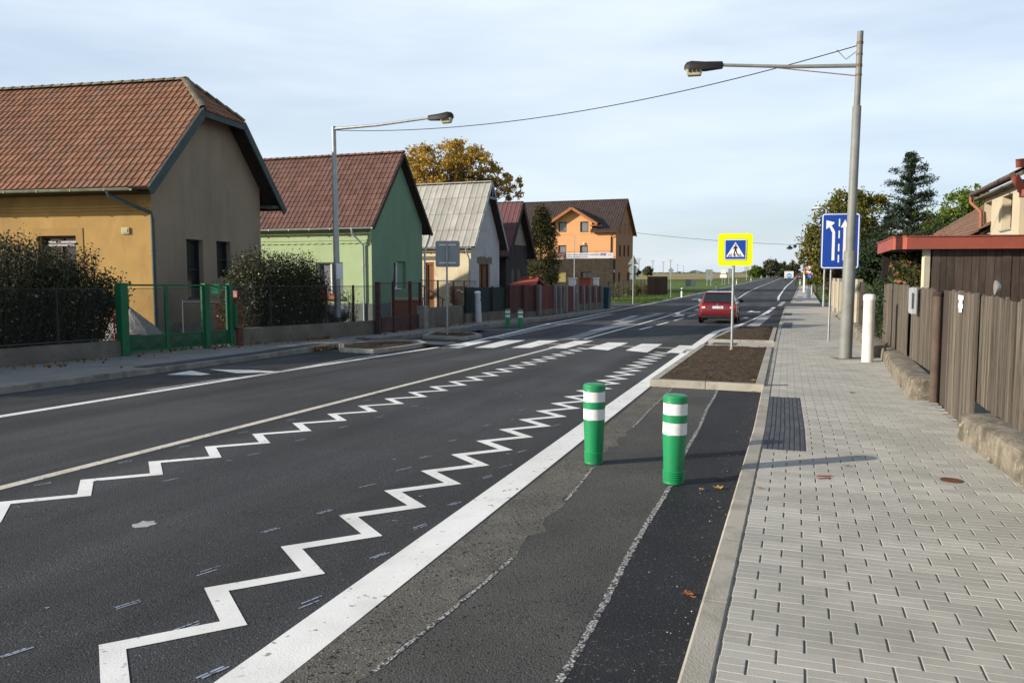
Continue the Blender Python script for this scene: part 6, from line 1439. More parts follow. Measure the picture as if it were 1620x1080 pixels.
# ------- yard things on the left
g = R(17.8, -19.0); t = thing('gravel_heap', 'grey heap of gravel in front of the ochre wall behind the green gate', 'gravel heap', (P(205, 500, 22.0).x, 22.0, T(22)))
mb = MB(); n = 26; base = len(mb.v)
for i in range(9):
    for j in range(n): g_ = 6.283 * j / n; r_ = i / 8; mb.v.append((1.5 * r_ * math.cos(g_) * U(.93, 1.07), 1.0 * r_ * math.sin(g_) * U(.93, 1.07), 1.15 * (1 - r_) ** 1.1 + U(-.02, .02)))
for i in range(8):
    for j in range(n): mb.f.append((i * n + j, (i + 1) * n + j, (i + 1) * n + (j + 1) % n, i * n + (j + 1) % n)); mb.m.append(0); mb.r.append(rnd())
mb.obj('heap', mat('gravel', (0.30, 0.29, 0.27), .95, .3, 20, .8, 40), t)
c = P(171, 520, 21.0); t = thing('cement_mixer', 'small concrete mixer with a pale drum on red legs between hedge and gate', 'cement mixer', (c.x, 21.0, T(21)))
mb = MB(); 
for x in (-.25, .25): mb.tube([(x * 1.3, -.25, 0), (x * .6, 0, .95)], .025, 6); mb.tube([(x * 1.3, .25, 0), (x * .6, 0, .95)], .025, 6)
mb.tube([(-.3, 0, .95), (.3, 0, .95)], .03, 6); mb.obj('stand', mat('mixer_red', (0.28, 0.03, 0.035), .6, .2, 4), t)
mb = MB(); mb.lathe([(.10, -.24), (.20, -.16), (.21, .04), (.15, .20), (.14, .24)], 16); mb.xform(Matrix.Translation((-.05, -.05, 1.32)) @ Matrix.Rotation(1.15, 4, 'Y')); mb.obj('drum', mat('mixer_blue', (0.10, 0.12, 0.17), .5, .5, 5), t, smooth=40)
mb = MB(); mb.box(.2, .52, -.15, .15, 1.12, 1.5); mb.obj('motor_box', mat('mixer_ochre', (0.24, 0.18, 0.10), .6, .15, 4), t, bevel=.02)
for u, lb in ((190, 'dark red tub behind the gate post of the green gate, left one'), (210, 'dark red tub behind the mesh of the green gate, right one')):
    c = P(u, 530, 21.4); t = thing('tub', lb, 'tub', (c.x, c.y, T(21.4)), 0, 'dark red tubs behind the green gate'); mb = MB(); mb.lathe([(.15, 0), (.20, .42), (.21, .43), (.19, .42), (.14, .03), (.002, .02)], 16); mb.obj('tub', mat('tub_red', (0.10, 0.022, 0.022), .5, .1, 3), t, smooth=40)
    mb = MB(); mb.tube([(-.2, 0, .42), (-.15, 0, .55), (.15, 0, .55), (.2, 0, .42)], .008, 5); mb.obj('handle', GALV, t)
a, b = P(289, 478, 23.4), P(357, 478, 25.6); t = thing('yard_railing', 'grey pipe railing frame in the yard behind the green gate', 'railing', (a.x, a.y, T(a.y))); o = t.location.copy(); mb = MB(); zz = a.z - o.z
mb.tube([(0, 0, 0), (0, 0, zz + .05), ], .025, 8); mb.tube([Vector((0, 0, zz)), b - a + Vector((0, 0, zz))], .03, 8); mb.tube([b - a, b - a + Vector((0, 0, zz))], .025, 8); mb.obj('tubes', GALV, t, smooth=40)
def brick_stack(lb, p, rz, nx, nz, m, jag=0.0):
    t = thing('brick_stack', lb, 'brick stack', p, rz); mb = MB()
    for z in range(nz):
        for x in range(nx):
            if rnd() < jag * z / nz: continue
            for y in range(2): mb.rv = rnd(); o_ = (z % 2) * .06; mb.box(x * .26 + o_, x * .26 + .25 + o_, y * .13, y * .13 + .12, z * .08, z * .08 + .072)
    mb.obj('bricks', m, t)
BR2 = mat('orange_brick', (0.36, 0.125, 0.05), .95, .25, 8, attr=.3)
g = P(340, 520, 24.0); brick_stack('stack of orange bricks behind the wicket of the green gate', (g.x, g.y, T(24) + .05), .1, 2, 15, BR2)
g = P(619, 505, 33.0); BR3 = mat('brown_brick', (0.20, 0.075, 0.05), .95, .2, 6, attr=.25); 
t = thing('masonry_bench', 'low red-brown masonry hearth with a pale slab behind the brown yard gate', 'masonry', (g.x, 33.0, T(33)), -.25)
mb = MB(); mb.box(.1, 1.1, 0, .6, 0, 1.15); mb.obj('masonry', BR3, t); mb = MB(); mb.box(-.02, 1.2, -.05, .7, 1.152, 1.25); mb.box(0, .1, 0, .6, 0, 1.15); mb.box(.1, 1.12, -.04, -.002, 0, .35); mb.obj('slab', mat('slab_tan', (0.36, 0.27, 0.17), .9, .2, 4), t)
g = P(711, 488, 40.0); brick_stack('tall dark red brick stack behind the wire fence of the whitewashed house', (g.x, g.y, T(40) + .3), -.2, 3, 18, BR3, .15)
g = P(697, 484, 39.0); t = thing('roof_lean_to', 'rusty sloping sheet leaning behind the wire fence beside the brick stack', 'metal sheet', (g.x, g.y, T(39))); mb = MB(); mb.bar((-.85, 0, 1.75), (.2, 0, 1.05), .7, .03); mb.obj('sheet', mat('rust_sheet', (0.24, 0.10, 0.06), .85, .3, 4), t)
mb = MB(); mb.tube([(-.8, 0, 0), (-.8, 0, 1.7)], .03, 6); mb.tube([(.1, 0, 0), (.1, 0, 1.1)], .03, 6); mb.obj('prop', WOODP, t)

# ---------------------------------------------------------------- vehicles
def loft(mb, rings, close=True):
    n = len(rings[0]); b = len(mb.v)
    for r_ in rings: mb.v += [tuple(p) for p in r_]
    for i in range(len(rings) - 1):
        for j in range(n - (0 if close else 1)): mb.f.append((b + i * n + j, b + i * n + (j + 1) % n, b + (i + 1) * n + (j + 1) % n, b + (i + 1) * n + j)); mb.m.append(mb.mi); mb.r.append(.5)
    mb.f.append(tuple(b + j for j in range(n))[::-1]); mb.m.append(mb.mi); mb.r.append(.5); mb.f.append(tuple(b + (len(rings) - 1) * n + j for j in range(n))); mb.m.append(mb.mi); mb.r.append(.5)
CHROME = mat('chrome', (0.55, 0.55, 0.56), .15, .05, 3, metal=.9)
def car(name, lb, loc, rz, paint, plate=None, group=None):
    t = thing(name, lb, 'car', loc, rz, group)
    st = [(0.0, .66, .66, .40), (.03, .78, .88, .33), (.10, .835, .955, .27), (.30, .860, .965, .21), (.75, .868, .960, .19), (2.0, .868, .945, .18), (3.0, .862, .945, .19), (3.35, .845, .895, .20), (3.7, .79, .80, .22), (3.92, .68, .68, .28), (3.98, .55, .60, .34)]
    rings = []
    for y, w, zt_, zb_ in st:
        zm = lerp(zb_, zt_, .55); rings.append([(-w * .86, y, zb_), (w * .86, y, zb_), (w * .985, y, zb_ + .06), (w, y, zm - .05), (w * .995, y, zm + .06), (w * .965, y, zt_ - .035), (w * .90, y, zt_), (-w * .90, y, zt_), (-w * .965, y, zt_ - .035), (-w * .995, y, zm + .06), (-w, y, zm - .05), (-w * .985, y, zb_ + .06)])
    mb = MB(); loft(mb, rings)
    gh = [(.06, .77, .93, .70, .94), (.30, .785, .95, .655, 1.24), (.46, .79, .95, .615, 1.415), (.62, .79, .95, .60, 1.445), (1.5, .79, .95, .605, 1.475), (2.05, .79, .94, .60, 1.44), (2.55, .79, .94, .655, 1.20), (3.05, .76, .93, .70, .945)]
    rg = []
    for y, wb, zb_, wt, zt_ in gh: rg.append([(-wb, y, zb_), (wb, y, zb_), (wt, y, zt_ - .025), (wt * .90, y, zt_), (-wt * .90, y, zt_), (-wt, y, zt_ - .025)])
    loft(mb, rg); body_ = mb.obj('body', paint, t, smooth=38)
    def side(y, sgn, k):                        # point on the greenhouse side
        for a, b in zip(gh, gh[1:]):
            if a[0] <= y <= b[0]: f = (y - a[0]) / (b[0] - a[0]); wb, zb_, wt, zt_ = [lerp(a[i], b[i], f) for i in range(1, 5)]; break
        return Vector((sgn * (lerp(wb, wt, k) + .006), y, lerp(zb_, zt_ - .025, k)))
    for sgn in (-1, 1):
        for ys in ((.55, .85, 1.0, 1.42), (1.50, 1.8, 2.05, 2.5)):
            mb = MB(); 
            for ya, yb in zip(ys, ys[1:]):
                k0, k1 = .10, .88
                pts = [side(ya, sgn, k0), side(yb, sgn, k0), side(yb, sgn, k1), side(ya, sgn, k1)]; mb.face(pts[::sgn])
            mb.obj('side_window', GLASS, t)
        mb = MB(); mb.box(min(sgn * .862, sgn * .874), max(sgn * .862, sgn * .874), 1.30, 1.48, .80, .83); mb.obj('door_handle', BLACK, t)
        mb = MB(); mb.ball((sgn * .97, 2.42, .99), .11, 8, (1.0, .7, .75)); mb.obj('mirror', BLACK if sgn > 0 else mat('mirror_grey', (.25, .25, .26), .4, .1, 3), t, smooth=60)
    mb = MB(); mb.face([(-.66, .085, .975), (.66, .085, .975), (.585, .44, 1.385), (-.585, .44, 1.385)]); 
    mb.v = [(x, y - .03, z + .012) for x, y, z in mb.v]; rw = mb.obj('rear_window', GLASS, t)
    mb = MB(); mb.face([(.66, 2.98, .99), (-.66, 2.98, .99), (-.57, 2.12, 1.415), (.57, 2.12, 1.415)]); mb.v = [(x, y + .02, z + .012) for x, y, z in mb.v]; mb.obj('windscreen', GLASS, t)
    mb = MB(); mb.prism([(-.70, -.004, .845), (.70, -.004, .845), (.74, .06, .845), (-.74, .06, .845)], [(-.70, .012, .875), (.70, .012, .875), (.74, .06, .875), (-.74, .06, .875)]); mb.obj('hatch_edge', paint, t)
    mb = MB(); mb.tube([(0, .05, 1.0), (-.32, .10, 1.06)], .010, 5); mb.obj('wiper', BLACK, t)
    mb = MB(); mb.bar((-.56, .44, 1.43), (.56, .44, 1.43), .16, .03); mb.obj('spoiler', paint, t)
    mb = MB(); mb.prism([(-.66, -.012, .27), (.66, -.012, .27), (.7, .06, .27), (-.7, .06, .27)], [(-.68, -.015, .38), (.68, -.015, .38), (.76, .06, .40), (-.76, .06, .40)]); mb.obj('diffuser', BLACK, t)
    mb = MB(); mb.prism([(-.745, -.016, .40), (.745, -.016, .40), (.80, .06, .40), (-.80, .06, .40)], [(-.74, -.03, .545), (.74, -.03, .545), (.80, .05, .56), (-.80, .05, .56)]); mb.obj('bumper', paint, t, bevel=.02)
    mb = MB(); mb.face([(-.44, -.004, .66), (.44, -.004, .66), (.47, .022, .84), (-.47, .022, .84)]); mb.v = [(x, y - .006, z) for x, y, z in mb.v]; mb.obj('hatch_recess', paint, t)
    for sgn in (-1, 1):
        mb = MB(); q = [(sgn * .52, .015, .70), (sgn * .80, .045, .70), (sgn * .80, .055, .87), (sgn * .62, .035, .87), (sgn * .52, .025, .82)][::sgn]; mb.prism([Vector(p) + Vector((0, .04, 0)) for p in q][::-1], [Vector(p) + Vector((0, -.025, 0)) for p in q][::-1]); tl = mb.obj('tail_light', mat('tail_light_red', (0.42, 0.03, 0.025), .2, .2, 6, spec=.6), t)
        mb = MB(); q = [(sgn * .56, -.016, .715), (sgn * .70, -.002, .715), (sgn * .70, .004, .775), (sgn * .56, -.010, .775)][::sgn]; mb.face(q); mb.obj('reversing_lens', SWHITE, tl)
        mb = MB(); q = [(sgn * .40, 3.93, .62), (sgn * .74, 3.76, .66), (sgn * .74, 3.70, .78), (sgn * .45, 3.86, .74)][::-sgn]; mb.prism(q[::-1], [Vector(p) + Vector((0, .035, .01)) for p in q][::-1]); mb.obj('headlight', mat('headlight_glass', (0.55, 0.57, 0.60), .1, .2, 9, spec=.7), t)
    mb = MB(); mb.box(-.36, .36, 3.95, 4.0, .42, .62); mb.obj('grille', BLACK, t); mb = MB(); mb.box(-.30, .30, 4.0, 4.012, .40, .51); mb.obj('front_plate', SWHITE, t)
    mb = MB(); mb.box(-.38, .38, 3.99, 4.005, .60, .63); mb.obj('grille_trim', CHROME, t)
    mb = MB(); mb.box(-.26, .26, -.028, -.014, .70, .81); pb = mb.obj('number_plate', SWHITE, t)
    mb = MB(); mb.box(-.26, -.225, -.031, -.0285, .70, .81); mb.obj('blue_band', SBLUE, pb)
    if plate: text_mesh('lettering', plate, .10, SBLACK, pb, Matrix.Translation((.02, -.0285, .755)) @ Matrix.Rotation(math.pi / 2, 4, 'X'))
    mb = MB(); disc(mb, .04, -.005, .01, 0, .885, 14); mb.obj('badge', CHROME, t)
    mb = MB(); mb.tube([(0, .72, 1.45), (0, .62, 1.60)], .008, 5); mb.obj('aerial', BLACK, t)
    for y in (.72, 3.18):
        for sgn in (-1, 1):
            m4 = Matrix.Translation((sgn * .77, y, .31)) @ Matrix.Rotation(math.pi / 2 * sgn, 4, 'Y')
            mb = MB(); mb.lathe([(.20, -.10), (.28, -.10), (.31, -.08), (.315, 0), (.31, .085), (.28, .105), (.20, .105)], 22); mb.xform(m4); w = mb.obj('wheel', RUBBER, t, smooth=40)
            mb = MB(); mb.lathe([(.20, .085), (.205, .108), (.18, .10), (.06, .112), (.002, .112)], 22); mb.xform(m4); mb.obj('rim', mat('alloy', (.35, .36, .37), .35, .1, 4, metal=.7), w, smooth=40)
            mb = MB(); mb.lathe([(.30, .092), (.365, .094), (.365, .10), (.30, .10)], 22); mb.xform(m4); mb.obj('wheel_arch', BLACK, t)
    return t
RED = mat('car_red', (0.155, 0.008, 0.009), 0.30, 0.05, 2, spec=0.5, coat=.8)
g0 = G(1134.5, 512); g0 = R(*st_of(g0)); a = st_of(g0)
car('hatchback_car', 'red hatchback driving away in the right lane just past the crossing', R(a[0], a[1], .005), -A + .03, RED, '5AA 5085')
NAVY = mat('car_navy', (0.010, 0.012, 0.025), 0.25, 0.1, 2, spec=0.5, coat=.8)
c = P(548, 505, 30.2); cc = car('hatchback_car', 'dark navy car parked behind the fence in front of the green house', (c.x, c.y, T(30) + .12), -math.pi / 2 + .15, NAVY)
cc.location = Vector((c.x, c.y, T(c.y) + .16)) - Vector((math.sin(math.pi / 2 - .15), math.cos(math.pi / 2 - .15), 0)) * 3.9
# far van and traffic
g = G(1248, 443.6); s_, t_ = st_of(g); k = g.y / FPX; vw = 13.6 * k
t = thing('box_van', 'white box van with a round blue emblem on its rear, far up the road', 'van', R(s_, t_, .02), -A); hw = vw / 2
mb = MB(); mb.box(-hw, hw, 0, 4.2, .45, 14.4 * k); mb.obj('cargo_box', mat('van_white', (0.60, 0.57, 0.53), .5, .05, 2), t, bevel=.06)
mb = MB(); disc(mb, 4.0 * k, -.02, .02, .05, 7.2 * k, 24); em = mb.obj('emblem', mat('emblem_blue', (0.06, 0.24, 0.46), .5, .3, 2), t); mb = MB(); mb.face([(-.45, -.03, 7.0 * k), (.55, -.03, 7.0 * k), (.55, -.03, 7.0 * k + .16), (-.45, -.03, 7.0 * k + .16)]); mb.obj('emblem_stripe', SWHITE, em)
mb = MB(); mb.prism([(-hw * .9, 4.25, .4), (hw * .9, 4.25, .4), (hw * .9, 5.6, .4), (-hw * .9, 5.6, .4)], [(-hw * .85, 4.25, 2.0), (hw * .85, 4.25, 2.0), (hw * .8, 4.9, 2.0), (-hw * .8, 4.9, 2.0)]); mb.obj('cab', SWHITE, t)
mb = MB(); mb.box(-hw * .95, hw * .95, -.06, .0, .42, .6); mb.obj('bumper', BLACK, t)
for x in (-hw + .16, hw - .16):
    for y in (.9, 4.8): mb = MB(); mb.lathe([(.05, -.14), (.38, -.14), (.40, 0), (.38, .14), (.05, .14)], 16); mb.xform(Matrix.Translation((x, y, .38)) @ Matrix.Rotation(math.pi / 2, 4, 'Y')); mb.obj('wheel', RUBBER, t)
    mb = MB(); mb.box(x - .1, x + .1, -.05, -.01, .75, .95); mb.obj('tail_light', mat('tail_light_red', (0.42, 0.03, 0.025)), t)
for (u, v, m_, lb) in ((1263, 439.0, RED, 'distant red car just beyond the box van'), (1274, 438.3, NAVY, 'distant dark car approaching, right of the box van'), (1283, 438.6, mat('car_silver', (.3, .32, .33), .3, .05, 2), 'distant silver car at the edge of the road under the trees')):
    Y = 255 if u < 1270 else 290; r_ = (u - 810) / FPX; x = r_ * Y; z = T(Y) + .03; car('distant_car', lb, (x, Y, z), -A + (math.pi if u == 1274 else 0), m_, None, 'distant cars up the road')
# ---------------------------------------------------------------- plants
BARK = mat('bark', (0.085, 0.065, 0.048), .95, .35, 5, .8, 20, stretch=(1, 1, .3))
TWIG = mat('twig', (0.075, 0.055, 0.04), .95, .3, 8)
def limb(mb, a, b, r0, r1, bend=.1, n=5, seg=5):
    a, b = Vector(a), Vector(b); Ls = (b - a).length; off = Vector((U(-1, 1), U(-1, 1), U(-.3, .6))) * Ls * bend
    pts = [lerp(a, b, i / seg) + off * math.sin(math.pi * i / seg) for i in range(seg + 1)]
    mb.tube(pts, [lerp(r0, r1, i / seg) for i in range(seg + 1)], n); return pts
def tree(name, lb, base, hgt, crown, nleaf, lsize, lm, trunk_r=.16, group=None, th=.35, cl=26, cr=.22, twigs=3, skirt=0.0):
    """crown: list of (dx, dy, z, rx, rz, weight) ellipsoids; leaves gather in clumps that leave gaps between them"""
    t = thing(name, lb, 'tree', base, 0, group); mt = MB(); ml = MB(); tot = sum(c[5] for c in crown)
    top = limb(mt, (0, 0, -.1), (0, 0, hgt * .86), trunk_r, trunk_r * .25, .02, 8, 8)
    for dx, dy, z, rx, rz, w in crown:
        n = max(3, int(cl * w / tot)); 
        for i in range(n):
            while True:
                p = Vector((U(-1, 1), U(-1, 1), U(-1, 1)))
                if .12 < p.length < 1: break
            p = p * (p.length ** -.35) if p.length > .3 else p
            if p.length > 1: p.normalize(); p *= U(.85, 1.02)
            c = Vector((dx + p.x * rx, dy + p.y * rx, z + p.z * rz)); r = cr * rx * U(.6, 1.35)
            k = min(len(top) - 2, max(1, int(len(top) * (c.z - .25 * hgt) / (hgt * 1.0)))); limb(mt, top[k], c, trunk_r * .22, .012, .10, 4, 4)
            m = int(nleaf / tot * w / n * U(.6, 1.4))
            for _ in range(twigs): limb(mt, c, c + Vector((U(-1, 1), U(-1, 1), U(-.6, 1))) * r * 1.1, .016, .005, .1, 3, 2)
            for _ in range(m):
                q = Vector((random.gauss(0, .5), random.gauss(0, .5), random.gauss(0, .42))) * r
                ml.leaf(c + q, lsize * U(.6, 1.4), U(.45, .75))
    mt.obj('trunk', BARK, t, smooth=60); ml.obj('crown', lm, t); return t
def leafmat(name, ramp, transl=.30): return mat(name, (1, 1, 1), .75, ramp=ramp, transl=transl, spec=.2)
L_ORG = leafmat('leaves_autumn_orange', [(0, (0.26, 0.16, 0.03)), (.4, (0.44, 0.27, 0.045)), (.75, (0.55, 0.35, 0.06)), (1, (0.40, 0.31, 0.07))])
L_OLV = leafmat('leaves_olive', [(0, (0.06, 0.075, 0.016)), (.4, (0.11, 0.125, 0.024)), (.75, (0.18, 0.16, 0.028)), (1, (0.25, 0.165, 0.03))])
L_BRN = leafmat('leaves_brown', [(0, (0.08, 0.065, 0.02)), (.5, (0.16, 0.11, 0.03)), (1, (0.24, 0.145, 0.035))])
L_GRN = leafmat('leaves_green', [(0, (0.055, 0.10, 0.016)), (.5, (0.105, 0.17, 0.024)), (.85, (0.16, 0.21, 0.03)), (1, (0.24, 0.22, 0.03))])
L_THU = leafmat('leaves_conifer_brown', [(0, (0.020, 0.030, 0.011)), (.5, (0.042, 0.050, 0.016)), (.8, (0.066, 0.060, 0.018)), (1, (0.10, 0.07, 0.02))], .1)
L_DRK = leafmat('leaves_dark', [(0, (0.016, 0.020, 0.008)), (.5, (0.036, 0.043, 0.016)), (.85, (0.070, 0.076, 0.030)), (.965, (0.10, 0.10, 0.05)), (.98, (0.36, 0.36, 0.28)), (1, (0.45, 0.44, 0.36))], .12)  # palest few leaves are sunlit highlights put into the colour
L_DR2 = leafmat('leaves_dark_flowering', [(0, (0.014, 0.018, 0.008)), (.5, (0.034, 0.042, 0.015)), (.88, (0.075, 0.088, 0.030)), (.93, (0.36, 0.37, 0.24)), (1, (0.52, 0.50, 0.38))], .12)
L_IVY = leafmat('leaves_ivy', [(0, (0.012, 0.025, 0.010)), (.6, (0.028, 0.055, 0.018)), (1, (0.055, 0.085, 0.03))], .15)
L_NDL = leafmat('needles', [(0, (0.012, 0.022, 0.014)), (.6, (0.028, 0.045, 0.024)), (1, (0.050, 0.072, 0.034))], .08)
L_FAR = leafmat('leaves_far', [(0, (0.050, 0.060, 0.034)), (.6, (0.075, 0.082, 0.040)), (1, (0.11, 0.10, 0.05))], .1)

def px_base(u, Y): x = (u - 810) / FPX * Y; return Vector((x, Y, T(Y)))
def zz_(v, Y): return 1.7 - (v - HOR) / FPX * Y - T(Y)
# autumn maple behind the roofs
Y = 66; b = px_base(718, Y); k = Y / FPX
tree('maple_tree', 'orange-yellow autumn maple rising behind the fibre-cement roof', b, zz_(222, Y), [(-20 * k, 0, zz_(262, Y), 52 * k, 42 * k, 3), (32 * k, 0, zz_(270, Y), 42 * k, 32 * k, 2), (0, 0, zz_(310, Y), 60 * k, 40 * k, 2), (80 * k, .5, zz_(300, Y), 32 * k, 22 * k, 1.0), (-45 * k, 0, zz_(285, Y), 28 * k, 26 * k, .8)], 18000, .22, L_ORG, .25, cl=260, cr=.17)
# brownish conifer in front of the orange building
Y = 74; b = px_base(856, Y); k = Y / FPX; t = thing('thuja_tree', 'tall narrow brown-green conifer beside the orange building', 'tree', b)
mt, ml = MB(), MB(); Hh = zz_(328, Y); limb(mt, (0, 0, -.1), (0, 0, Hh * .95), .16, .03, .01, 7, 6)
for i in range(420):
    f = rnd() ** .8; z = lerp(.4, Hh - .3, f); rr_ = 25 * k * (1 - f ** 2.6) ** .6 * U(.5, 1.08); g = U(0, 6.28); c = Vector((rr_ * math.cos(g) + .2 * (1 - f), rr_ * math.sin(g), z))
    if i % 3 == 0: limb(mt, (0, 0, z - .3), c, .03, .008, .05, 4, 3)
    for _ in range(38): ml.leaf(c + Vector((random.gauss(0, .17), random.gauss(0, .17), random.gauss(0, .26))), U(.12, .24), .5)
mt.obj('trunk', BARK, t); ml.obj('crown', L_THU, t)
# right-hand trees
Y = 62; b = px_base(1332, Y); k = Y / FPX
tree('walnut_tree', 'olive and brown autumn tree behind the blue lane sign', b, zz_(310, Y), [(0, 0, zz_(345, Y), 44 * k, 40 * k, 3), (-26 * k, 0, zz_(392, Y), 38 * k, 40 * k, 2.6), (40 * k, .5, zz_(345, Y), 36 * k, 36 * k, 2), (20 * k, 0, zz_(410, Y), 45 * k, 40 * k, 2), (-40 * k, 0, zz_(430, Y), 20 * k, 22 * k, .7)], 24000, .22, L_OLV, .2, cl=190, cr=.27)
Y = 100; b = px_base(1290, Y); k = Y / FPX
tree('walnut_tree', 'brown autumn tree behind the round red-ringed sign', b, zz_(372, Y), [(8 * k, 0, zz_(400, Y), 26 * k, 28 * k, 2), (-8 * k, 0, zz_(425, Y), 20 * k, 20 * k, 1.4), (22 * k, 0, zz_(425, Y), 26 * k, 24 * k, 1.4)], 6000, .30, L_BRN, .2, cl=60, cr=.3)
def spruce(name, lb, b, Hh, rbase, n_wh, lm, zlow=.1):
    t = thing(name, lb, 'tree', b); mt, ml = MB(), MB(); limb(mt, (0, 0, -.1), (0, 0, Hh), .17, .02, .01, 7, 8)
    for i in range(n_wh):
        f = i / (n_wh - 1); z = lerp(Hh * zlow, Hh - .25, f); r = rbase * (1 - f) ** .62 + .15
        for j in range(6 if f < .85 else 4):
            g = U(0, 6.28); L_ = r * U(.45, 1.15); tip = Vector((L_ * math.cos(g), L_ * math.sin(g), z + L_ * U(.10, .38))); a = Vector((0, 0, z))
            pts = limb(mt, a, tip, .035 * (1 - f) + .012, .006, .06, 4, 4)
            for p in range(1, 5):
                for _ in range(int(46 * (1.15 if p > 2 else .8))):
                    q = lerp(pts[p - 1], pts[p], rnd()) + Vector((random.gauss(0, .10), random.gauss(0, .10), random.gauss(0, .09)))
                    ml.leaf(q, U(.10, .22), .28)
    mt.obj('trunk', BARK, t); ml.obj('crown', lm, t); return t
Y = 46; spruce('pine_tree', 'tall dark pine with open layered branches against the sky', px_base(1432, Y), zz_(243, Y), 2.9, 24, L_NDL, .12)
Y = 50; b = px_base(1466, Y); k = Y / FPX
tree('cherry_tree', 'bright green leafy tree right of the tall pine', b, zz_(325, Y), [(0, 0, zz_(356, Y), 30 * k, 34 * k, 2), (24 * k, 0, zz_(372, Y), 32 * k, 26 * k, 1.6), (-28 * k, 0, zz_(385, Y), 30 * k, 26 * k, 1.2)], 8000, .17, L_GRN, .14, cl=80, cr=.28)
Y = 56; b = px_base(1524, Y); k = Y / FPX
tree('cherry_tree', 'green tree with ragged top beside the beige house', b, zz_(295, Y), [(-8 * k, 0, zz_(340, Y), 32 * k, 34 * k, 2), (14 * k, 0, zz_(318, Y), 20 * k, 22 * k, 1), (-34 * k, 0, zz_(352, Y), 22 * k, 22 * k, 1)], 7000, .19, L_GRN, .14, cl=80, cr=.28)
Y = 48; b = px_base(1400, Y); k = Y / FPX
tree('dark_bushy_tree', 'dark dense tree low behind the lamp post and the shed roof', b, zz_(370, Y), [(0, 0, zz_(410, Y), 44 * k, 40 * k, 2), (30 * k, 0, zz_(395, Y), 34 * k, 34 * k, 1.2), (-34 * k, 0, zz_(420, Y), 30 * k, 34 * k, 1.2)], 13000, .17, L_IVY, .16, cl=120, cr=.3)
# hedges and shrubs
def shrub(name, lb, st_c, hl, hw, Hh, nleaf, lsize, lm, ntw=200, group=None, cat='shrub', rough=.25, lean=.2):
    """a loose bush in the road frame: hl along the road, hw across"""
    s_, t_ = st_c; b = R(s_, t_); t = thing(name, lb, cat, b, 0, group); mt, ml = MB(), MB()
    for i in range(ntw):
        a = U(-1, 1); c = U(-1, 1); h_ = Hh * (1 - .35 * abs(a) ** 3) * U(.62, 1.0) * (1 - .15 * c * c); o = R(s_ + a * hl * .75, t_ + c * hw * .6, 0) - b
        tip = R(s_ + a * hl * U(.85, 1.12) + U(-lean, lean), t_ + c * hw + U(-lean, lean), 0) - b + Vector((0, 0, h_))
        pts = limb(mt, o, tip, .014, .004, .07, 3, 5); m = int(nleaf / ntw)
        for _ in range(m):
            f = rnd() ** .6; k = min(4, int(f * 5)); q = lerp(pts[k], pts[k + 1], f * 5 - k) + Vector((random.gauss(0, .09), random.gauss(0, .09), random.gauss(0, .07)))
            ml.leaf(q, lsize * U(.6, 1.4), U(.45, .7))
    mt.obj('stems', TWIG, t); ml.obj('foliage', lm, t); return t
tH = lambda s: lerp(b_[1], a_[1], (b_[0] - s) / (b_[0] - a_[0])) - .75
shrub('hedge_shrub', 'big dark hedge bush in front of the ochre wall, next to the cement mixer', (12.9, tH(12.9) - 1.0), 2.15, 1.5, 2.95, 70000, .066, L_DRK, 900)
shrub('hedge_shrub', 'twiggy brownish hedge bush at the picture edge in front of the ochre wall', (8.0, tH(8.0) - .3), 3.0, .9, 2.6, 40000, .066, L_DRK, 700)
shrub('flowering_shrub', 'dark shrub with many pale blossoms beside the meter pillar', (19.5, lerp(wA[1], wB[1], .35) - .8), 1.0, .6, 2.95, 26000, .066, L_DR2, 340)
shrub('hedge_shrub', 'rounded dark shrub left of the far-pavement street lamp', (20.95, lerp(wA[1], wB[1], .75) - .85), 1.15, .6, 2.95, 30000, .064, L_DRK, 380)
shrub('sapling', 'thin yellow-green sapling at the corner of the green house', (24.6, -15.0), .25, .2, 2.0, 350, .06, L_GRN, 14)
shrub('ivy_bush', 'dense ivy bush between the lamp post and the white post', (23.9, 2.35), 2.0, .45, 2.2, 17000, .075, L_IVY, 260)
shrub('ivy_bush', 'tall ivy climbing beside the corner of the timber shed', (23.0, 3.1), .8, .5, 3.2, 6500, .08, L_IVY, 120)
g = P(1437, 450, 19.6); L_VIN = leafmat('leaves_vine', [(0, (0.04, 0.07, 0.02)), (.6, (0.07, 0.10, 0.025)), (.7, (0.24, 0.11, 0.05)), (1, (0.32, 0.15, 0.08))])
shrub('vine', 'green and orange vine under the shed roof edge', st_of(g), .45, .25, 2.75, 2600, .10, L_VIN, 46)
for i, (u, v, hh, lb) in enumerate(((975, 470, 1.4, 'grey-green bush behind the garden fence, left one'), (1000, 468, 1.6, 'grey-green bush behind the garden fence, middle one'), (1022, 466, 1.3, 'tan weedy bush near the brown board fence'), (1040, 464, 1.1, 'low dark bush before the brown board fence'))):
    g = G(u, v); shrub('garden_bush', lb, st_of(g), 1.0, .8, hh, 1500, .16, L_OLV if i != 2 else L_BRN, 60, 'bushes along the garden fence')
shrub('roadside_shrub', 'low shrub on the bank right of the far pavement', (100, 3.2), 6, .8, 1.4, 2500, .25, L_OLV, 80)
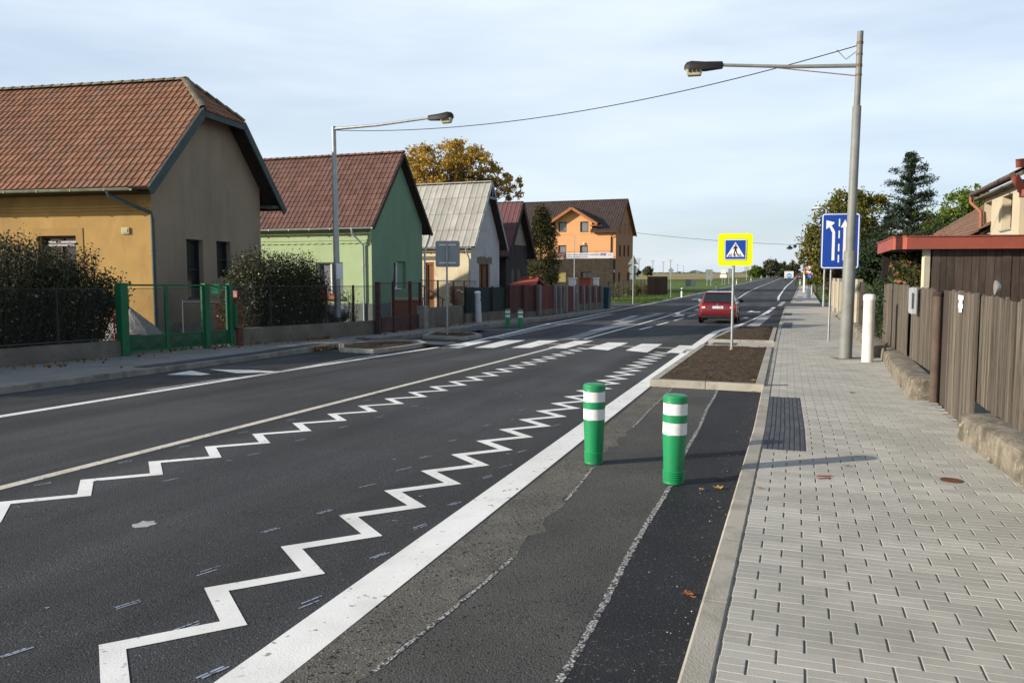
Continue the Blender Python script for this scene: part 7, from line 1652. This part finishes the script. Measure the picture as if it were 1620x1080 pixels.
# trees and bushes far off
for i, (u, Y, vt, rpx, lm, lb) in enumerate(((1194, 300, 419, 11, L_GRN, 'small yellowish roadside tree, leftmost of the far group'), (1218, 300, 408, 15, L_FAR, 'tall dark roadside tree in the middle of the far group'), (1236, 330, 414, 13, L_FAR, 'dark roadside tree right of the tallest in the far group'), (1252, 360, 412, 12, L_FAR, 'dark roadside tree above the box van'),
        (1024, 420, 421, 8, L_FAR, 'lone round tree by the field near the power poles'), (1004, 380, 424, 8, L_FAR, 'dark tree at the edge of the orange building'), (1119, 620, 427, 4, L_FAR, 'small distant bush on the field skyline'))):
    b = px_base(u, Y); k = Y / FPX; zt_ = zz_(vt, Y); zb_ = zz_(440 if i < 4 else 437, Y)
    rz = max(1.5, (zt_ - max(0, zb_)) / 2 * .95); tree('roadside_tree', lb, b, zt_, [(0, 0, zt_ - rz, rpx * k * .72, rz * .85, 2), (-rpx * k * .45, 0, zt_ - rz * 1.25, rpx * k * .55, rz * .68, 1.2), (rpx * k * .45, 0, zt_ - rz * 1.2, rpx * k * .55, rz * .7, 1.2)], 3200, .75, lm, .3, 'far trees beside the road and field', cl=60, cr=.36)
mb = MB(); random.seed(5)
for i in range(5200):
    Y = U(1100, 1500); u = U(985, 1265); x = (u - 810) / FPX * Y; h_ = max(.6, (1.5 + 2.0 * math.sin(u * .07) + 1.5 * math.sin(u * .23))); mb.leaf((x, Y, T(Y) + U(0, 1) * h_), U(1.5, 3), .7)
struct(mb.obj('far_wood', mat('far_wood', (1, 1, 1), .95, ramp=[(0, (0.10, 0.12, 0.11)), (1, (0.16, 0.18, 0.165))])), 'stuff')
# grass on the verge near the side road, and weeds
mb = MB(); random.seed(8)
for i in range(9000):
    s = 60 + 50 * rnd() ** 1.5; t_ = -13.0 - U(0, 1) ** 1.6 * 12
    if s < 68.5: continue
    p = R(s, t_, -.03); h_ = U(.05, .16); d = Vector((U(-.05, .05), U(-.05, .05), h_)); w = Vector((U(-1, 1), U(-1, 1), 0)) * .03; mb.rv = rnd(); mb.face([p - w, p + w, p + d])
struct(mb.obj('grass_tufts', leafmat('grass_blades', [(0, (0.05, 0.10, 0.015)), (.7, (0.09, 0.17, 0.022)), (1, (0.18, 0.18, 0.05))])), 'stuff')
sheet('verge', VERGE, 68, 190, lambda s: -30, lambda s: -12.5, -.04, 6)
# fallen leaves: drifts on the left, single ones on the right
L_FAL = leafmat('leaves_fallen', [(0, (0.10, 0.045, 0.018)), (.5, (0.20, 0.095, 0.03)), (1, (0.32, 0.19, 0.05))], .1)
mb = MB(); random.seed(11)
for u, v, n, r_ in ((512, 552, 60, .25), (520, 534, 70, .5), (505, 537, 70, .5), (625, 524, 80, .8), (650, 521, 60, .7), (700, 517, 40, .6), (870, 498, 90, 1.0), (850, 500, 60, 1.0), (300, 556, 10, 1.0), (330, 549, 30, .8), (355, 549, 30, .5), (60, 579, 12, .8), (150, 571, 16, .8), (95, 580, 10, .5), (260, 557, 14, .8), (890, 495, 50, 1.2), (730, 514, 30, .8), (380, 548, 20, .6), (450, 542, 24, .9)):
    c = st_of(G(u, v, .1))
    for _ in range(n): s, t_ = c[0] + random.gauss(0, r_), c[1] + random.gauss(0, r_ * .22); mb.leaf(R(s, t_, .118 + rnd() * .03), U(.05, .12), .8)
for _ in range(60): s, t_ = U(12, 55), U(-14.5, -12.4); mb.leaf(R(s, t_, .118), U(.05, .1), .8)
struct(mb.obj('leaf_litter', L_FAL), 'stuff')
def maple_leaf(lb, u, v, dz, size, m, seed):
    random.seed(seed); g = G(u, v, dz); n = 15; mb = MB(); pts = []
    for k in range(n * 2):
        a = 6.283 * k / (n * 2); lobe = .55 + .45 * abs(math.cos(2.5 * a)) ** 2; r_ = size * lobe * (1 if k % 2 else .82) * U(.85, 1.1); pts.append(Vector((r_ * math.cos(a), r_ * math.sin(a), .006 + U(0, .35) * r_ * .9)))
    c = Vector((0, 0, .006))
    for k in range(n * 2): mb.rv = rnd(); mb.face([c, pts[k], pts[(k + 1) % (n * 2)]])
    mb.tube([c, (size * .9, -size * .8, .006), (size * 1.5, -size * .9, .012)], .0025, 4)
    o = mb.obj('fallen_leaf', m); o.location = R(*st_of(g), dz + .004); o.rotation_euler = (0, 0, U(0, 6)); tag(o, lb, 'leaf', 'single fallen leaves on the right')
ORL = mat('leaf_rust', (0.30, 0.105, 0.03), .8, .3, 30, transl=.1); YLL = mat('leaf_yellow', (0.42, 0.27, 0.06), .8, .3, 30, transl=.1); BRL = mat('leaf_brown', (0.17, 0.085, 0.025), .8, .3, 30)
maple_leaf('rust-orange leaf on the fresh asphalt low by the kerb', 1088, 941, .01, .040, ORL, 1); maple_leaf('pale yellow leaf near the kerb beside the right front bollard', 1136, 773, .01, .050, YLL, 2); maple_leaf('brown leaf near the kerb just above the yellow one', 1141, 757, .01, .050, BRL, 3)
maple_leaf('thin pale leaf scrap beside the right front bollard', 1110, 775, .01, .03, YLL, 9); maple_leaf('reddish-tan leaf on the paving next to the kerb', 1201, 773, .1, .022, ORL, 4); maple_leaf('brown leaf on the paving in the middle', 1341, 738, .1, .026, BRL, 5); maple_leaf('brown leaf on the paving towards the plank gate', 1349, 622, .1, .05, BRL, 6); maple_leaf('orange leaf at the near edge of the front soil bed', 1194, 602, .13, .05, YLL, 7); maple_leaf('leaf in the corner of kerb and soil bed', 1192, 620, .01, .05, ORL, 8); maple_leaf('orange leaf at the foot of the rusty gate post', 1483, 630, .1, .05, ORL, 10)
mb = MB(); random.seed(21); 
for _ in range(150):
    s = U(2.0, 13.2); t_ = kerb_t(s) - abs(random.gauss(0, .10)) - .01; p = R(s, t_, .011); r_ = U(.002, .006); mb.rv = rnd(); mb.add([p + Vector((r_, 0, 0)), p + Vector((0, r_, 0)), p - Vector((r_, 0, 0)), p - Vector((0, r_, 0)), p + Vector((0, 0, r_))], [(0, 1, 4), (1, 2, 4), (2, 3, 4), (3, 0, 4)])
struct(mb.obj('grit', mat('grit', (1, 1, 1), .9, ramp=[(0, (.12, .11, .09)), (.6, (.28, .26, .22)), (1, (.6, .58, .52))])), 'stuff')
